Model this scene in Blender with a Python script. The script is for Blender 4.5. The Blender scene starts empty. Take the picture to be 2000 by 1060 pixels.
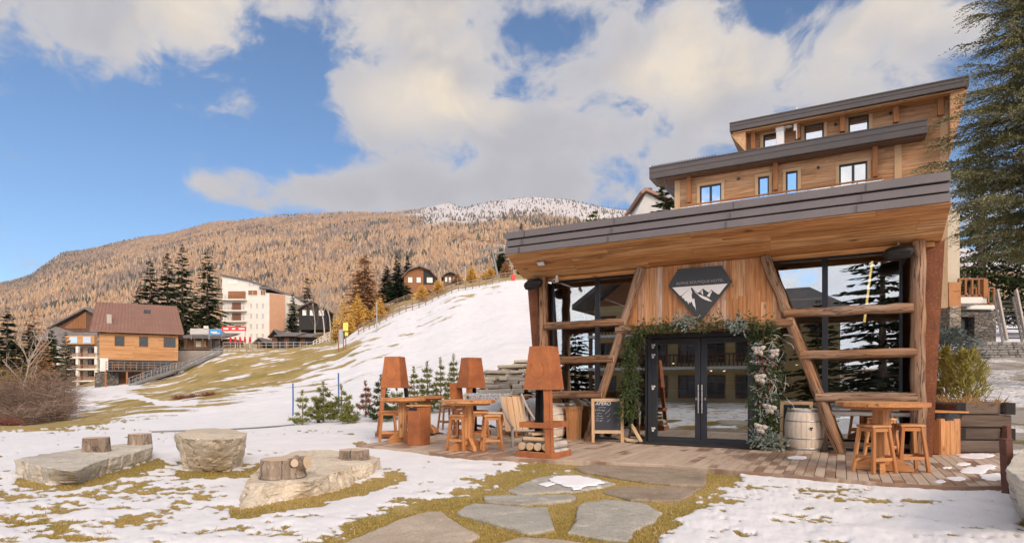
import bpy, math, random
import numpy as np
from mathutils import Vector, Matrix, Euler
R = math.radians
random.seed(7)
rng = np.random.default_rng(7)
S = bpy.context.scene
COL = S.collection

# ------------------------------------------------------------------ camera, sky, sun, exposure
CAMZ, F, HZ = 1.36, 1170.0, 749.0
cam = bpy.data.objects.new("camera", bpy.data.cameras.new("camera"))
COL.objects.link(cam)
cam.location = (0, 0, CAMZ)
cam.rotation_euler = (R(90), 0, 0)
cam.data.sensor_width = 36
cam.data.lens = 36 * F / 2000
cam.data.shift_y = (HZ - 530) / 2000
cam.data.clip_start = 0.05
cam.data.clip_end = 30000
S.camera = cam
HAZE = 0.00006          # thin valley air, per metre
S.view_settings.view_transform = 'Standard'
S.view_settings.look = 'None'
S.view_settings.gamma = 1
S.view_settings.exposure = 0.27
S.render.engine = 'CYCLES'
S.cycles.max_bounces = 8
S.cycles.transparent_max_bounces = 16
S.cycles.use_denoising = True
SUN_EL, SUN_AZ = R(31), R(152)          # azimuth clockwise from +Y: behind the camera, to its right
sd = Vector((math.sin(SUN_AZ) * math.cos(SUN_EL), math.cos(SUN_AZ) * math.cos(SUN_EL), math.sin(SUN_EL)))
sun = bpy.data.objects.new("sun", bpy.data.lights.new("sun", 'SUN'))
COL.objects.link(sun)
sun.rotation_euler = sd.to_track_quat('Z', 'Y').to_euler()
sun.data.energy = 2.2
sun.data.angle = R(22)
sun.data.color = (1.0, 0.79, 0.60)

class NT:
    """small helper round a node tree"""
    def __init__(s, tree):
        s.t = tree; s.t.nodes.clear()
    def n(s, typ, ins=None, out=0, **props):
        nd = s.t.nodes.new(typ)
        for k, v in props.items(): setattr(nd, k, v)
        for k, v in (ins or {}).items(): s.put(nd.inputs[k], v)
        nd_out = nd.outputs[out] if nd.outputs else nd
        return nd_out
    def put(s, sock, v):
        if isinstance(v, bpy.types.NodeSocket): s.t.links.new(v, sock)
        else:
            if sock.type == 'RGBA' and len(v) == 3: v = (*v, 1)
            sock.default_value = v
    def m(s, op, a, b=0.0, c=0.0, clamp=False):
        return s.n('ShaderNodeMath', {0: a, 1: b, 2: c}, operation=op, use_clamp=clamp)
    def vm(s, op, a, b=(0, 0, 0), out=0, scale=None):
        i = {0: a, 1: b}
        nd = s.t.nodes.new('ShaderNodeVectorMath'); nd.operation = op
        s.put(nd.inputs[0], a)
        if scale is not None: s.put(nd.inputs['Scale'], scale)
        else: s.put(nd.inputs[1], b)
        return nd.outputs[out]
    def mix(s, fac, a, b, mode='MIX'):
        nd = s.t.nodes.new('ShaderNodeMix'); nd.data_type = 'RGBA'; nd.blend_type = mode
        s.put(nd.inputs[0], fac); s.put(nd.inputs[6], a); s.put(nd.inputs[7], b)
        return nd.outputs[2]
    def ramp(s, fac, stops, interp='LINEAR'):
        nd = s.t.nodes.new('ShaderNodeValToRGB'); cr = nd.color_ramp; cr.interpolation = interp
        while len(cr.elements) < len(stops): cr.elements.new(0.5)
        for e, (p, c) in zip(cr.elements, stops):
            e.position = p; e.color = (*c, 1) if len(c) == 3 else c
        s.put(nd.inputs[0], fac)
        return nd.outputs[0]
    def mr(s, v, a, b, c=0.0, d=1.0, smooth=False):
        return s.n('ShaderNodeMapRange', {0: v, 1: a, 2: b, 3: c, 4: d}, interpolation_type='SMOOTHSTEP' if smooth else 'LINEAR')
    def noise(s, vec, scale, detail=4.0, rough=0.55, out=0, dist=0.0):
        return s.n('ShaderNodeTexNoise', {'Vector': vec, 'Scale': scale, 'Detail': detail, 'Roughness': rough, 'Distortion': dist}, out=out)

# ---- the sky: Nishita air, with broken cloud laid on it by direction
W = bpy.data.worlds.new("World"); S.world = W; W.use_nodes = True
w = NT(W.node_tree)
sky = w.n('ShaderNodeTexSky', sky_type='NISHITA', sun_disc=False, sun_elevation=SUN_EL, sun_rotation=SUN_AZ,
          altitude=1500, air_density=1.0, dust_density=0.6, ozone_density=1.6)
dirv = w.n('ShaderNodeTexCoord', out=0)
sx = w.t.nodes.new('ShaderNodeSeparateXYZ'); w.put(sx.inputs[0], dirv)
ay = w.m('ADD', w.m('ABSOLUTE', sx.outputs[1]), 0.03)
q = w.t.nodes.new('ShaderNodeCombineXYZ')
w.put(q.inputs[0], w.m('DIVIDE', sx.outputs[0], ay)); w.put(q.inputs[1], w.m('DIVIDE', sx.outputs[2], ay))
qv = q.outputs[0]
def blob(px, py, rx, ry, amp):
    c = ((px - 1000) / F, (HZ - py) / F, 0)
    d = w.vm('SUBTRACT', qv, c)
    d = w.vm('MULTIPLY', d, (F / rx, F / ry, 0))
    l = w.vm('LENGTH', d, out=1)
    return w.m('MULTIPLY', w.mr(l, 1.25, 0.25, 0, 1, True), amp)
def blobs(lst):
    acc = None
    for b in lst:
        o = blob(*b); acc = o if acc is None else w.m('ADD', acc, o)
    return acc
CL = blobs([(220, 10, 420, 135, .34), (500, 60, 190, 130, .30), (225, 150, 110, 120, .16), (245, 215, 120, 70, .10), (400, 190, 110, 50, .12),
            (760, 120, 150, 260, .40), (880, 110, 110, 190, .24), (870, 310, 310, 150, .36), (1130, 300, 240, 130, .34), (740, 380, 200, 60, .20),
            (980, 10, 220, 60, .22), (1290, 130, 230, 170, .34), (1500, 130, 330, 130, .28), (1760, 70, 200, 80, .24), (500, 385, 260, 55, .30), (640, 400, 120, 40, .2),
            (1420, 290, 160, 60, .2), (1150, 60, 90, 60, .2),
            (130, 330, 330, 160, -.30), (600, 190, 75, 150, -.20), (540, 290, 150, 70, -.22), (1000, 120, 60, 90, -.08), (1045, 200, 80, 30, -.12), (1130, 150, 150, 80, .12), (900, 395, 340, 60, .26), (1140, 60, 100, 50, -.24), (1480, 70, 60, 40, -.14), (1560, 20, 70, 35, -.16), (1230, 40, 60, 40, -.10), (1420, 50, 60, 50, -.16), (1640, 210, 120, 40, .12), (1800, 60, 170, 90, .30), (1650, 180, 220, 70, .14), (930, 60, 80, 70, .12),
            (1150, 120, 50, 70, -.12), (1950, 150, 70, 180, -.3), (350, 480, 300, 60, -.2), (1480, 60, 40, 40, -.16), (1225, 230, 40, 40, -.14)])
stretch = w.vm('MULTIPLY', dirv, (1.0, 1.0, 1.35))
warp = w.vm('SCALE', w.vm('SUBTRACT', w.noise(stretch, 5.0, 3, .5, out=1), (.5, .5, .5)), scale=0.16)
st2 = w.vm('ADD', stretch, warp)
n1 = w.noise(st2, 5.2, 12, .62)
n2 = w.noise(st2, 13.0, 10, .62)
over = w.m('ADD', w.m('MULTIPLY', w.mr(sx.outputs[2], .62, .80, 0, 1, True), .30), w.m('MULTIPLY', w.mr(sx.outputs[1], -.05, -.5, 0, 1, True), .36))   # unseen cloud added overhead and behind to make the ambient light less blue
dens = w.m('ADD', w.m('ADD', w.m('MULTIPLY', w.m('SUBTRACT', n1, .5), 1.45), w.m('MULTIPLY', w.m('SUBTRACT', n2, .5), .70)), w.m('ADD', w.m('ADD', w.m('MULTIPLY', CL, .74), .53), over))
skycover = w.mr(dens, .555, .82, 0, 1, True)
thick = w.mr(dens, .70, 1.15, 0, 1, True)
lit = w.m('ADD', w.mr(w.noise(w.vm('ADD', st2, (.03, 0, .05)), 6.5, 8, .55), .44, .74, 0, .8, True),
          blobs([(800, 215, 130, 75, .8), (955, 225, 70, 50, .6), (1290, 180, 120, 80, .7), (480, 40, 150, 110, .5), (1560, 150, 180, 80, .4), (1760, 50, 150, 60, .4),
                 (950, 370, 330, 80, -.6), (1250, 330, 150, 60, -.4), (110, 30, 160, 80, -.5)]), clamp=True)
ccol = w.mix(lit, (4.35, 4.25, 4.5), (7.5, 6.5, 5.25))
ccol = w.mix(thick, w.mix(.5, ccol, (5.4, 5.4, 5.8)), ccol)
skyc = w.mix(1.0, sky, (0.90, 1.13, 1.28), 'MULTIPLY')
final = w.mix(skycover, skyc, ccol)
sky_fill = w.mr(sx.outputs[1], .05, -.45, 1.0, 3.0, True)          # unseen sky behind the camera made brighter, as added fill for the facade
final = w.vm('SCALE', final, scale=sky_fill)
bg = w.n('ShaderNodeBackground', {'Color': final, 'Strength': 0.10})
w.n('ShaderNodeOutputWorld', {'Surface': bg})

# ------------------------------------------------------------------ places
PH = math.atan2(1170, 2127)                # the restaurant front runs away to the left at this angle
CU, SU = math.cos(PH), math.sin(PH)
def pix(x, y, t): return Vector(((x - 1000) / F * t, t, CAMZ + (HZ - y) / F * t))
def gnd(x, y, z=0.0):
    t = (CAMZ - z) * F / (y - HZ); return Vector(((x - 1000) / F * t, t, z))
def uv2w(u, v, z=0.0): return Vector((CU * u + SU * v, -SU * u + CU * v, z))
def w2uv(X, Y): return CU * X - SU * Y, SU * X + CU * Y
def fac(x, y, v):
    a = (x - 1000) / F; t = v / (CU + SU * a); return (CU * a - SU) * t, CAMZ + (HZ - y) / F * t
GZ = -0.07

def _h(ix, iy, iz, seed):
    n = (ix.astype(np.int64) * 374761393 + iy.astype(np.int64) * 668265263 + iz.astype(np.int64) * 2147483647 + seed * 974711) & 0xffffffff
    n = ((n ^ (n >> 13)) * 1274126177) & 0xffffffff
    n = (n ^ (n >> 16)) & 0xffff
    return n / 65535.0
def vnoise(p, seed=0):
    p = np.asarray(p, float); i = np.floor(p).astype(np.int64); f = p - i; f = f * f * (3 - 2 * f)
    o = 0
    for dx in (0, 1):
        for dy in (0, 1):
            for dz in (0, 1):
                wgt = (f[:, 0] if dx else 1 - f[:, 0]) * (f[:, 1] if dy else 1 - f[:, 1]) * (f[:, 2] if dz else 1 - f[:, 2])
                o = o + wgt * _h(i[:, 0] + dx, i[:, 1] + dy, i[:, 2] + dz, seed)
    return o
def fbm(p, oct=4, seed=0, gain=.5):
    p = np.asarray(p, float); o = 0; a = 1; s = 0
    for k in range(oct):
        o = o + a * vnoise(p, seed + k * 17); s += a; a *= gain; p = p * 2.03 + 7.7
    return o / s

# ------------------------------------------------------------------ mesh building
class MB:
    """collects shapes; build() links them as ONE mesh object"""
    def __init__(s): s.V = []; s.FC = []; s.G = []; s.nv = 0
    def raw(s, V, faces, G=None, rnd=None, smooth=False, m=0):
        V = np.asarray(V, float).reshape(-1, 3)
        if isinstance(faces, np.ndarray): groups = [faces]
        else:
            d = {}
            for f in faces: d.setdefault(len(f), []).append(f)
            groups = [np.array(x) for x in d.values()]
        if rnd is None: rnd = random.random()
        for g in groups:
            r = np.full(len(g), rnd) if np.isscalar(rnd) else np.asarray(rnd)
            s.FC.append((g + s.nv, r, smooth, m))
        s.V.append(V); s.G.append(V if G is None else np.asarray(G, float)); s.nv += len(V)
        return s
    def box(s, c, size, rot=None, bev=None, m=0, rnd=None, grain=None):
        c = np.array(c, float); h = np.array(size, float) / 2
        if bev is None: bev = min(.006, h.min() * .3)
        if bev <= 0:
            V = np.array([[x, y, z] for x in (-1, 1) for y in (-1, 1) for z in (-1, 1)], float) * h
            Fc = [(0, 1, 3, 2), (4, 6, 7, 5), (0, 4, 5, 1), (2, 3, 7, 6), (0, 2, 6, 4), (1, 5, 7, 3)]
        else:
            b = bev; V = []; idx = {}
            for sx_ in (-1, 1):
                for sy_ in (-1, 1):
                    for sz_ in (-1, 1):
                        sg = np.array((sx_, sy_, sz_))
                        for ax in range(3):
                            p = sg * (h - b); p[ax] = sg[ax] * h[ax]; idx[(sx_, sy_, sz_, ax)] = len(V); V.append(p)
            V = np.array(V); Fc = []
            for ax in range(3):
                o1, o2 = [(1, 2), (2, 0), (0, 1)][ax]
                for sg in (-1, 1):
                    q_ = []
                    for a1, a2 in ((-1, -1), (1, -1), (1, 1), (-1, 1)):
                        k = [0, 0, 0]; k[ax] = sg; k[o1] = a1; k[o2] = a2; q_.append(idx[(*k, ax)])
                    Fc.append(tuple(q_ if sg > 0 else q_[::-1]))
                for a1 in (-1, 1):
                    for a2 in (-1, 1):
                        k1 = [0, 0, 0]; k1[o1] = a1; k1[o2] = a2
                        ka = list(k1); ka[ax] = -1; kb = list(k1); kb[ax] = 1
                        q_ = [idx[(*ka, o1)], idx[(*kb, o1)], idx[(*kb, o2)], idx[(*ka, o2)]]
                        Fc.append(tuple(q_[::-1] if a1 * a2 > 0 else q_))
            for sx_ in (-1, 1):
                for sy_ in (-1, 1):
                    for sz_ in (-1, 1):
                        q_ = [idx[(sx_, sy_, sz_, k)] for k in range(3)]
                        Fc.append(tuple(q_ if sx_ * sy_ * sz_ > 0 else q_[::-1]))
        ax = int(np.argmax(h)) if grain is None else grain
        o = [ax] + [i for i in range(3) if i != ax]
        G = V[:, o]
        if rot is not None: V = V @ np.array(rot).T
        return s.raw(V + c, Fc, G, rnd, False, m)
    def bar(s, p0, p1, wd, th, up=(0, 0, 1), bev=None, m=0, rnd=None):
        """square bar between two points, wd across, th along 'up'"""
        p0, p1 = Vector(p0), Vector(p1); x = (p1 - p0); L = x.length; x.normalize(); y = Vector(up).cross(x)
        if y.length < 1e-4: y = Vector((0, 1, 0)).cross(x)
        y.normalize(); z = x.cross(y)
        M = np.array([[x[i], y[i], z[i]] for i in range(3)])
        return s.box((p0 + p1) / 2, (L, wd, th), M, bev, m, rnd, 0)
    def tube(s, pts, rad, n=8, cap=True, m=0, rnd=None, smooth=True, lump=0.0, capm=None, square=0):
        pts = [Vector(p) for p in pts]; k = len(pts)
        if np.isscalar(rad): rad = [rad] * k
        V = []; G = []; L = 0; up = Vector((0, 0, 1)); x = None
        sd_ = random.randrange(1000)
        for i, p in enumerate(pts):
            t = (pts[min(i + 1, k - 1)] - pts[max(i - 1, 0)]).normalized()
            if x is None:
                x = up.cross(t)
                if x.length < 1e-3: x = Vector((1, 0, 0))
            x = (x - t * x.dot(t)).normalized(); y = t.cross(x)
            if i: L += (p - pts[i - 1]).length
            for j in range(n):
                a = 2 * math.pi * j / n; r = rad[i]
                if square: r *= .90 / (abs(math.cos(a)) ** 5 + abs(math.sin(a)) ** 5) ** .2
                if lump: r *= 1 + lump * (math.sin(3 * a + i * 1.7 + sd_) * .5 + random.uniform(-1, 1) * .6)
                d = x * math.cos(a) + y * math.sin(a)
                V.append(p + d * r); G.append((L, math.cos(a) * rad[i], math.sin(a) * rad[i]))
        Fc = []
        for i in range(k - 1):
            for j in range(n):
                j2 = (j + 1) % n
                Fc.append((i * n + j, i * n + j2, (i + 1) * n + j2, (i + 1) * n + j))
        if rnd is None: rnd = random.random()
        s.raw([tuple(v) for v in V], Fc, G, rnd, smooth, m)
        if cap:
            V1 = [tuple(v) for v in V[:n]]; V2 = [tuple(v) for v in V[-n:]]
            cm = m if capm is None else capm
            s.raw(V1, [tuple(range(n))[::-1]], G[:n], rnd, False, cm); s.raw(V2, [tuple(range(n))], G[-n:], rnd, False, cm)
        return s
    def lathe(s, prof, n=24, c=(0, 0, 0), m=0, rnd=None, smooth=True, cap=True):
        V = []; G = []
        for r, z in prof:
            for j in range(n):
                a = 2 * math.pi * j / n; V.append((c[0] + r * math.cos(a), c[1] + r * math.sin(a), c[2] + z)); G.append((z, r * math.cos(a), r * math.sin(a)))
        k = len(prof); Fc = [(i * n + j, i * n + (j + 1) % n, (i + 1) * n + (j + 1) % n, (i + 1) * n + j) for i in range(k - 1) for j in range(n)]
        s.raw(V, Fc, G, rnd, smooth, m)
        if cap:
            s.raw(V[:n], [tuple(range(n))[::-1]], G[:n], rnd, False, m); s.raw(V[-n:], [tuple(range(n))], G[-n:], rnd, False, m)
        return s
    def prism(s, poly, axis, a, b, m=0, rnd=None, fn=None):
        """extrude a 2D polygon along an axis from a to b; fn maps local to final coordinates"""
        n = len(poly); V = []
        ar = sum(poly[i][0] * poly[(i + 1) % n][1] - poly[(i + 1) % n][0] * poly[i][1] for i in range(n))
        if ar < 0: poly = poly[::-1]
        for e in (a, b):
            for p in poly: V.append({0: (e, p[0], p[1]), 1: (p[0], e, p[1]), 2: (p[0], p[1], e)}[axis])
        G = np.array(V)
        sp = G.max(0) - G.min(0); o = np.argsort(-sp); G = G[:, o]
        Fc = [tuple(range(n))[::-1], tuple(range(n, 2 * n))] + [(i, (i + 1) % n, (i + 1) % n + n, i + n) for i in range(n)]
        flip = (axis == 1) != (b < a)
        if flip: Fc = [f[::-1] for f in Fc]
        return s.raw(V, Fc, G, rnd, False, m)
    def sheet(s, grid, m=0, rnd=None, smooth=True):
        g = np.array(grid); a, b = g.shape[:2]
        Fc = [(i * b + j, i * b + j + 1, (i + 1) * b + j + 1, (i + 1) * b + j) for i in range(a - 1) for j in range(b - 1)]
        return s.raw(g.reshape(-1, 3), Fc, None, rnd, smooth, m)
    def build(s, name, mat, parent=None, off=(0, 0, 0), loc=None):
        me = bpy.data.meshes.new(name)
        V = np.concatenate(s.V) - np.array(off); G = np.concatenate(s.G)
        me.vertices.add(len(V)); me.vertices.foreach_set('co', V.astype(np.float32).ravel())
        loops = np.concatenate([f.ravel() for f, *_ in s.FC]).astype(np.int32)
        tot = np.concatenate([np.full(len(f), f.shape[1]) for f, *_ in s.FC]).astype(np.int32)
        st = np.concatenate([[0], np.cumsum(tot)[:-1]]).astype(np.int32)
        me.loops.add(len(loops)); me.loops.foreach_set('vertex_index', loops)
        me.polygons.add(len(tot)); me.polygons.foreach_set('loop_start', st); me.polygons.foreach_set('loop_total', tot)
        me.polygons.foreach_set('use_smooth', np.concatenate([np.full(len(f), sm) for f, r, sm, m in s.FC]))
        me.polygons.foreach_set('material_index', np.concatenate([np.full(len(f), m) for f, r, sm, m in s.FC]).astype(np.int32))
        a = me.attributes.new('gc', 'FLOAT_VECTOR', 'POINT'); a.data.foreach_set('vector', G.astype(np.float32).ravel())
        a = me.attributes.new('rnd', 'FLOAT', 'FACE'); a.data.foreach_set('value', np.concatenate([r for f, r, sm, m in s.FC]).astype(np.float32))
        for mm in (mat if isinstance(mat, (list, tuple)) else [mat]): me.materials.append(mm)
        me.update(calc_edges=True)
        o = bpy.data.objects.new(name, me); COL.objects.link(o)
        if parent is not None: o.parent = parent
        if loc is not None: o.location = loc
        return o

def tag(o, label, cat, group=None):
    o['label'] = label; o['category'] = cat
    if group: o['group'] = group
    return o
def thing(name, label, cat, loc=(0, 0, 0), rotz=0.0, group=None):
    o = bpy.data.objects.new(name, None); COL.objects.link(o); o.location = loc; o.rotation_euler = (0, 0, rotz)
    o.empty_display_size = .2
    return tag(o, label, cat, group)
def struct(o): o['kind'] = 'structure'; return o
def kids(o): return [c for c in bpy.data.objects if c.parent == o]
def dup(root, loc, rotz=0.0, label=None, scale=None):
    r = root.copy(); COL.objects.link(r); r.location = loc; r.rotation_euler = (0, 0, rotz)
    if label: r['label'] = label
    if scale: r.scale = scale if not np.isscalar(scale) else (scale,) * 3
    for ch in kids(root):
        c = ch.copy(); COL.objects.link(c); c.parent = r
        for g in kids(ch):
            d = g.copy(); COL.objects.link(d); d.parent = c
    return r
def rotm(x=0, y=0, z=0): return np.array(Euler((x, y, z)).to_matrix())
# ------------------------------------------------------------------ materials
def newmat(name):
    m = bpy.data.materials.new(name); m.use_nodes = True
    return m, NT(m.node_tree)
def finish(t, col, rough=.7, metal=0.0, bump=None, bstr=.2, bdist=.01, spec=.5, extra=None):
    i = {'Base Color': col, 'Roughness': rough, 'Metallic': metal, 'Specular IOR Level': spec}
    if bump is not None: i['Normal'] = t.n('ShaderNodeBump', {'Height': bump, 'Strength': bstr, 'Distance': bdist})
    i.update(extra or {})
    t.n('ShaderNodeOutputMaterial', {'Surface': t.n('ShaderNodeBsdfPrincipled', i)})
def grain(t):
    g = t.n('ShaderNodeAttribute', attribute_name='gc', out=1)
    r = t.n('ShaderNodeAttribute', attribute_name='rnd', out=2)
    o = t.t.nodes.new('ShaderNodeCombineXYZ')
    for k, f in enumerate((37.0, 91.0, 53.0)): t.put(o.inputs[k], t.m('MULTIPLY', r, f))
    return t.vm('ADD', g, o.outputs[0]), r, g
def wood(name, planks, dark, streak=.55, stain=.5, rough=.75, sc=1.0, knots=.7, weather=None, bstr=.35, stain_col=None, crack=0, wet=None):
    """boards: a tone per board, streaks along the grain, stains and knots"""
    m, t = newmat(name); p, r, g = grain(t)
    n = len(planks)
    base = t.ramp(t.m('FRACT', t.m('MULTIPLY', r, 7.31)), [(i / max(1, n - 1), c) for i, c in enumerate(planks)])
    st = t.noise(t.vm('MULTIPLY', p, (1.1 * sc, 26 * sc, 26 * sc)), 1.0, 7, .62, dist=.3)
    fine = t.noise(t.vm('MULTIPLY', p, (3 * sc, 90 * sc, 90 * sc)), 1.0, 3, .6)
    big = t.noise(t.vm('MULTIPLY', p, (.9 * sc, 4 * sc, 4 * sc)), 1.0, 6, .6)
    c = t.mix(t.m('MULTIPLY', t.mr(st, .42, .72), streak), base, dark)
    c = t.mix(t.m('MULTIPLY', t.mr(fine, .35, .7), streak * .5), c, dark)
    c = t.mix(t.m('MULTIPLY', t.mr(big, .52, .74), stain), c, stain_col or dark)
    if knots:
        v = t.n('ShaderNodeTexVoronoi', {'Vector': t.vm('MULTIPLY', p, (1.6 * sc, 4.6 * sc, 4.6 * sc)), 'Scale': 1.0}, out=0)
        c = t.mix(t.m('MULTIPLY', t.mr(v, .16, .05), knots), c, tuple(x * .45 for x in dark))
    if weather:
        wn = t.noise(t.vm('MULTIPLY', p, (.5, 2.2, 2.2)), 1.0, 5, .6)
        c = t.mix(t.m('MULTIPLY', t.mr(wn, .45, .7), .8), c, weather)
    if wet:
        wn = t.noise(t.vm('ADD', t.vm('MULTIPLY', t.n('ShaderNodeTexCoord', out=3), (.55, .55, 0)), t.vm('SCALE', (0, 1.3, 0), scale=r)), 1.0, 6, .62)
        k = t.mr(wn, .50, .56); c = t.mix(t.m('MULTIPLY', k, .8), t.mix(.35, c, (.60, .51, .41)), wet); rough = t.mr(k, 0, 1, .8, .38)
    h = t.m('ADD', st, t.m('MULTIPLY', fine, .4))
    if crack:
        k = t.m('ABSOLUTE', t.m('SUBTRACT', t.noise(t.vm('MULTIPLY', p, (.5, 11, 11)), 1.0, 4, .6), .5)); k = t.mr(k, .022, .004)
        c = t.mix(t.m('MULTIPLY', k, crack), c, tuple(x * .3 for x in dark)); h = t.m('SUBTRACT', h, t.m('MULTIPLY', k, .8))
    finish(t, c, rough, bump=h, bstr=bstr, bdist=.006, spec=.3)
    return m
def plain(name, col, rough=.6, metal=0.0, var=.12, scale=6.0, bstr=.06, spec=.4, second=None):
    """one colour broken by soft wear"""
    m, t = newmat(name)
    g = t.n('ShaderNodeAttribute', attribute_name='gc', out=1)
    n = t.noise(g, scale, 6, .6); f = t.noise(g, scale * 9, 3, .6)
    lo = tuple(x * (1 - var) for x in col); hi = tuple(min(1, x * (1 + var)) for x in col)
    c = t.mix(t.mr(n, .3, .7), lo, second or hi)
    c = t.mix(t.m('MULTIPLY', t.mr(f, .4, .7), .35), c, lo)
    finish(t, c, t.mr(n, .3, .7, max(.05, rough - .08), min(1, rough + .08)), metal, bump=f, bstr=bstr, bdist=.004, spec=spec)
    return m
def foliage(name, cols, rough=.75, trans=.15):
    m, t = newmat(name); p, r, g = grain(t)
    c = t.ramp(r, [(i / max(1, len(cols) - 1), k) for i, k in enumerate(cols)])
    b = t.n('ShaderNodeBsdfPrincipled', {'Base Color': c, 'Roughness': rough, 'Specular IOR Level': .2})
    if trans:
        b = t.n('ShaderNodeMixShader', {0: trans, 1: b, 2: t.n('ShaderNodeBsdfTranslucent', {'Color': c})})
    t.n('ShaderNodeOutputMaterial', {'Surface': b})
    return m
def stone(name, a, b, dark, scale=3.0, crack=.6, bstr=.5, layer=1.0, perstone=.0, lichen=None):
    m, t = newmat(name)
    p = t.n('ShaderNodeTexCoord', out=3); r = t.n('ShaderNodeAttribute', attribute_name='rnd', out=2)
    p = t.vm('ADD', p, t.vm('SCALE', (13.0, 7.0, 29.0), scale=r))
    pl = t.vm('MULTIPLY', p, (1, 1, layer))
    n = t.noise(pl, scale, 9, .62, dist=.6); n2 = t.noise(pl, scale * .35, 5, .6); f = t.noise(p, scale * 14, 5, .65)
    v = t.n('ShaderNodeTexVoronoi', {'Vector': t.vm('ADD', pl, t.vm('SCALE', t.noise(pl, scale * .8, 5, out=1), scale=.5)), 'Scale': scale * .5}, feature='DISTANCE_TO_EDGE', out=0)
    c = t.mix(t.mr(n, .32, .68), a, b)
    c = t.mix(t.m('MULTIPLY', t.mr(n2, .5, .7), .7), c, dark)
    c = t.mix(t.m('MULTIPLY', t.mr(f, .45, .7), .45), c, tuple(x * .5 for x in dark))
    if lichen: c = t.mix(t.m('MULTIPLY', t.mr(t.noise(p, scale * 1.7, 7, .7), .56, .66), .75), c, lichen)
    c = t.mix(t.m('MULTIPLY', t.mr(v, .02, .0), crack), c, tuple(x * .3 for x in dark))
    if perstone: c = t.mix(perstone, c, t.ramp(r, [(0, dark), (.5, a), (1, b)]))
    h = t.m('ADD', t.m('MULTIPLY', n, 1.2), t.m('ADD', t.m('MULTIPLY', f, .35), t.m('MULTIPLY', t.mr(v, 0, .06), .4 * crack)))
    finish(t, c, .88, bump=h, bstr=bstr, bdist=.03, spec=.25)
    return m
def emit(name, col, s):
    m, t = newmat(name); t.n('ShaderNodeOutputMaterial', {'Surface': t.n('ShaderNodeEmission', {'Color': (*col, 1), 'Strength': s})}); return m
def glass(name, refl=.16, tint=(.8, .86, .86)):
    """thin double glazing: looks through, and mirrors what stands before it"""
    m, t = newmat(name)
    fr = t.n('ShaderNodeFresnel', {'IOR': 1.6})
    fc = t.m('ADD', t.m('MULTIPLY', fr, 1.3), refl, clamp=True)
    gl = t.n('ShaderNodeBsdfGlossy', {'Color': (.92, .95, .97, 1), 'Roughness': 0.0})
    tr = t.n('ShaderNodeBsdfTransparent', {'Color': (*tint, 1)})
    t.n('ShaderNodeOutputMaterial', {'Surface': t.n('ShaderNodeMixShader', {0: fc, 1: tr, 2: gl})})
    return m

M = {}
M['soffit'] = wood('soffit_boards', [(.72, .36, .13), (.84, .48, .20), (.54, .24, .075), (.76, .40, .17), (.86, .52, .25), (.64, .31, .11)], (.20, .07, .02), .95, .85, sc=.8, knots=1.0)
M['panel'] = wood('reclaimed_boards', [(.70, .345, .15), (.50, .21, .075), (.74, .44, .24), (.62, .28, .105), (.70, .56, .46), (.52, .225, .085), (.72, .38, .17), (.60, .46, .36)], (.20, .075, .025), .85, .6, knots=1.0)
M['hotel'] = wood('hotel_boards', [(.70, .40, .21), (.78, .47, .26), (.62, .33, .16), (.74, .47, .29), (.56, .30, .155)], (.24, .11, .045), .85, .8, sc=.5, knots=.5)
M['hotel_pale'] = wood('pale_trim_wood', [(.66, .46, .28), (.60, .40, .22)], (.38, .20, .09), .4, .3, knots=.3)
M['log'] = wood('old_log', [(.38, .20, .105), (.44, .235, .12), (.31, .165, .09)], (.075, .034, .017), .95, .75, .85, sc=.8, knots=.95, weather=(.40, .295, .22), bstr=1.0, crack=.9)
M['log_red'] = wood('brown_post', [(.34, .14, .055), (.40, .17, .065)], (.14, .05, .02), .5, .4)
M['larch'] = wood('oiled_larch', [(.62, .28, .10), (.74, .38, .16), (.46, .185, .06), (.76, .43, .20)], (.26, .085, .024), .75, .5, .6, sc=1.3, knots=.85, bstr=.3)
M['larch_old'] = wood('dull_larch', [(.46, .20, .075), (.50, .23, .09), (.40, .17, .06)], (.20, .075, .028), .6, .5, .65, sc=1.3)
M['raw'] = wood('raw_plank', [(.60, .42, .26), (.66, .48, .31), (.55, .36, .21)], (.32, .17, .08), .5, .4, .8, knots=.7)
M['deck'] = wood('deck_boards', [(.37, .25, .165), (.44, .32, .22), (.30, .185, .115), (.40, .28, .19), (.34, .22, .14)], (.17, .10, .065), .5, .75, .6, sc=1.0, knots=.15, weather=(.46, .38, .30), stain_col=(.17, .085, .045), wet=(.20, .105, .06))
M['sleeper'] = wood('old_sleeper', [(.115, .085, .068), (.16, .115, .085), (.085, .066, .056)], (.028, .022, .02), .7, .55, .85, weather=(.20, .15, .115), bstr=.8, stain_col=(.22, .11, .05))
M['charred'] = wood('dark_end', [(.022, .020, .019), (.032, .028, .026)], (.008, .008, .008), .5, .4, .9)
M['drift'] = wood('driftwood', [(.42, .38, .34), (.48, .44, .40)], (.22, .18, .15), .6, .4, .85)
M['barrel'] = wood('limed_oak', [(.70, .60, .49), (.76, .67, .56), (.62, .52, .42), (.72, .62, .51)], (.42, .31, .22), .5, .45, .8, knots=0)
M['bark'] = stone('tree_bark', (.19, .13, .095), (.50, .40, .31), (.05, .034, .026), 7, .9, .9, .35)
M['bark_pale'] = stone('pale_bark', (.50, .46, .41), (.62, .58, .52), (.28, .24, .2), 9, .2, .4)
M['cut'] = wood('sawn_end', [(.60, .43, .27), (.66, .49, .32), (.54, .38, .23)], (.36, .22, .12), .4, .4, .85, weather=(.52, .44, .36))
M['firewood'] = wood('split_wood', [(.62, .43, .25), (.68, .50, .32), (.54, .35, .19)], (.36, .20, .1), .5, .3, .85)
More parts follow.
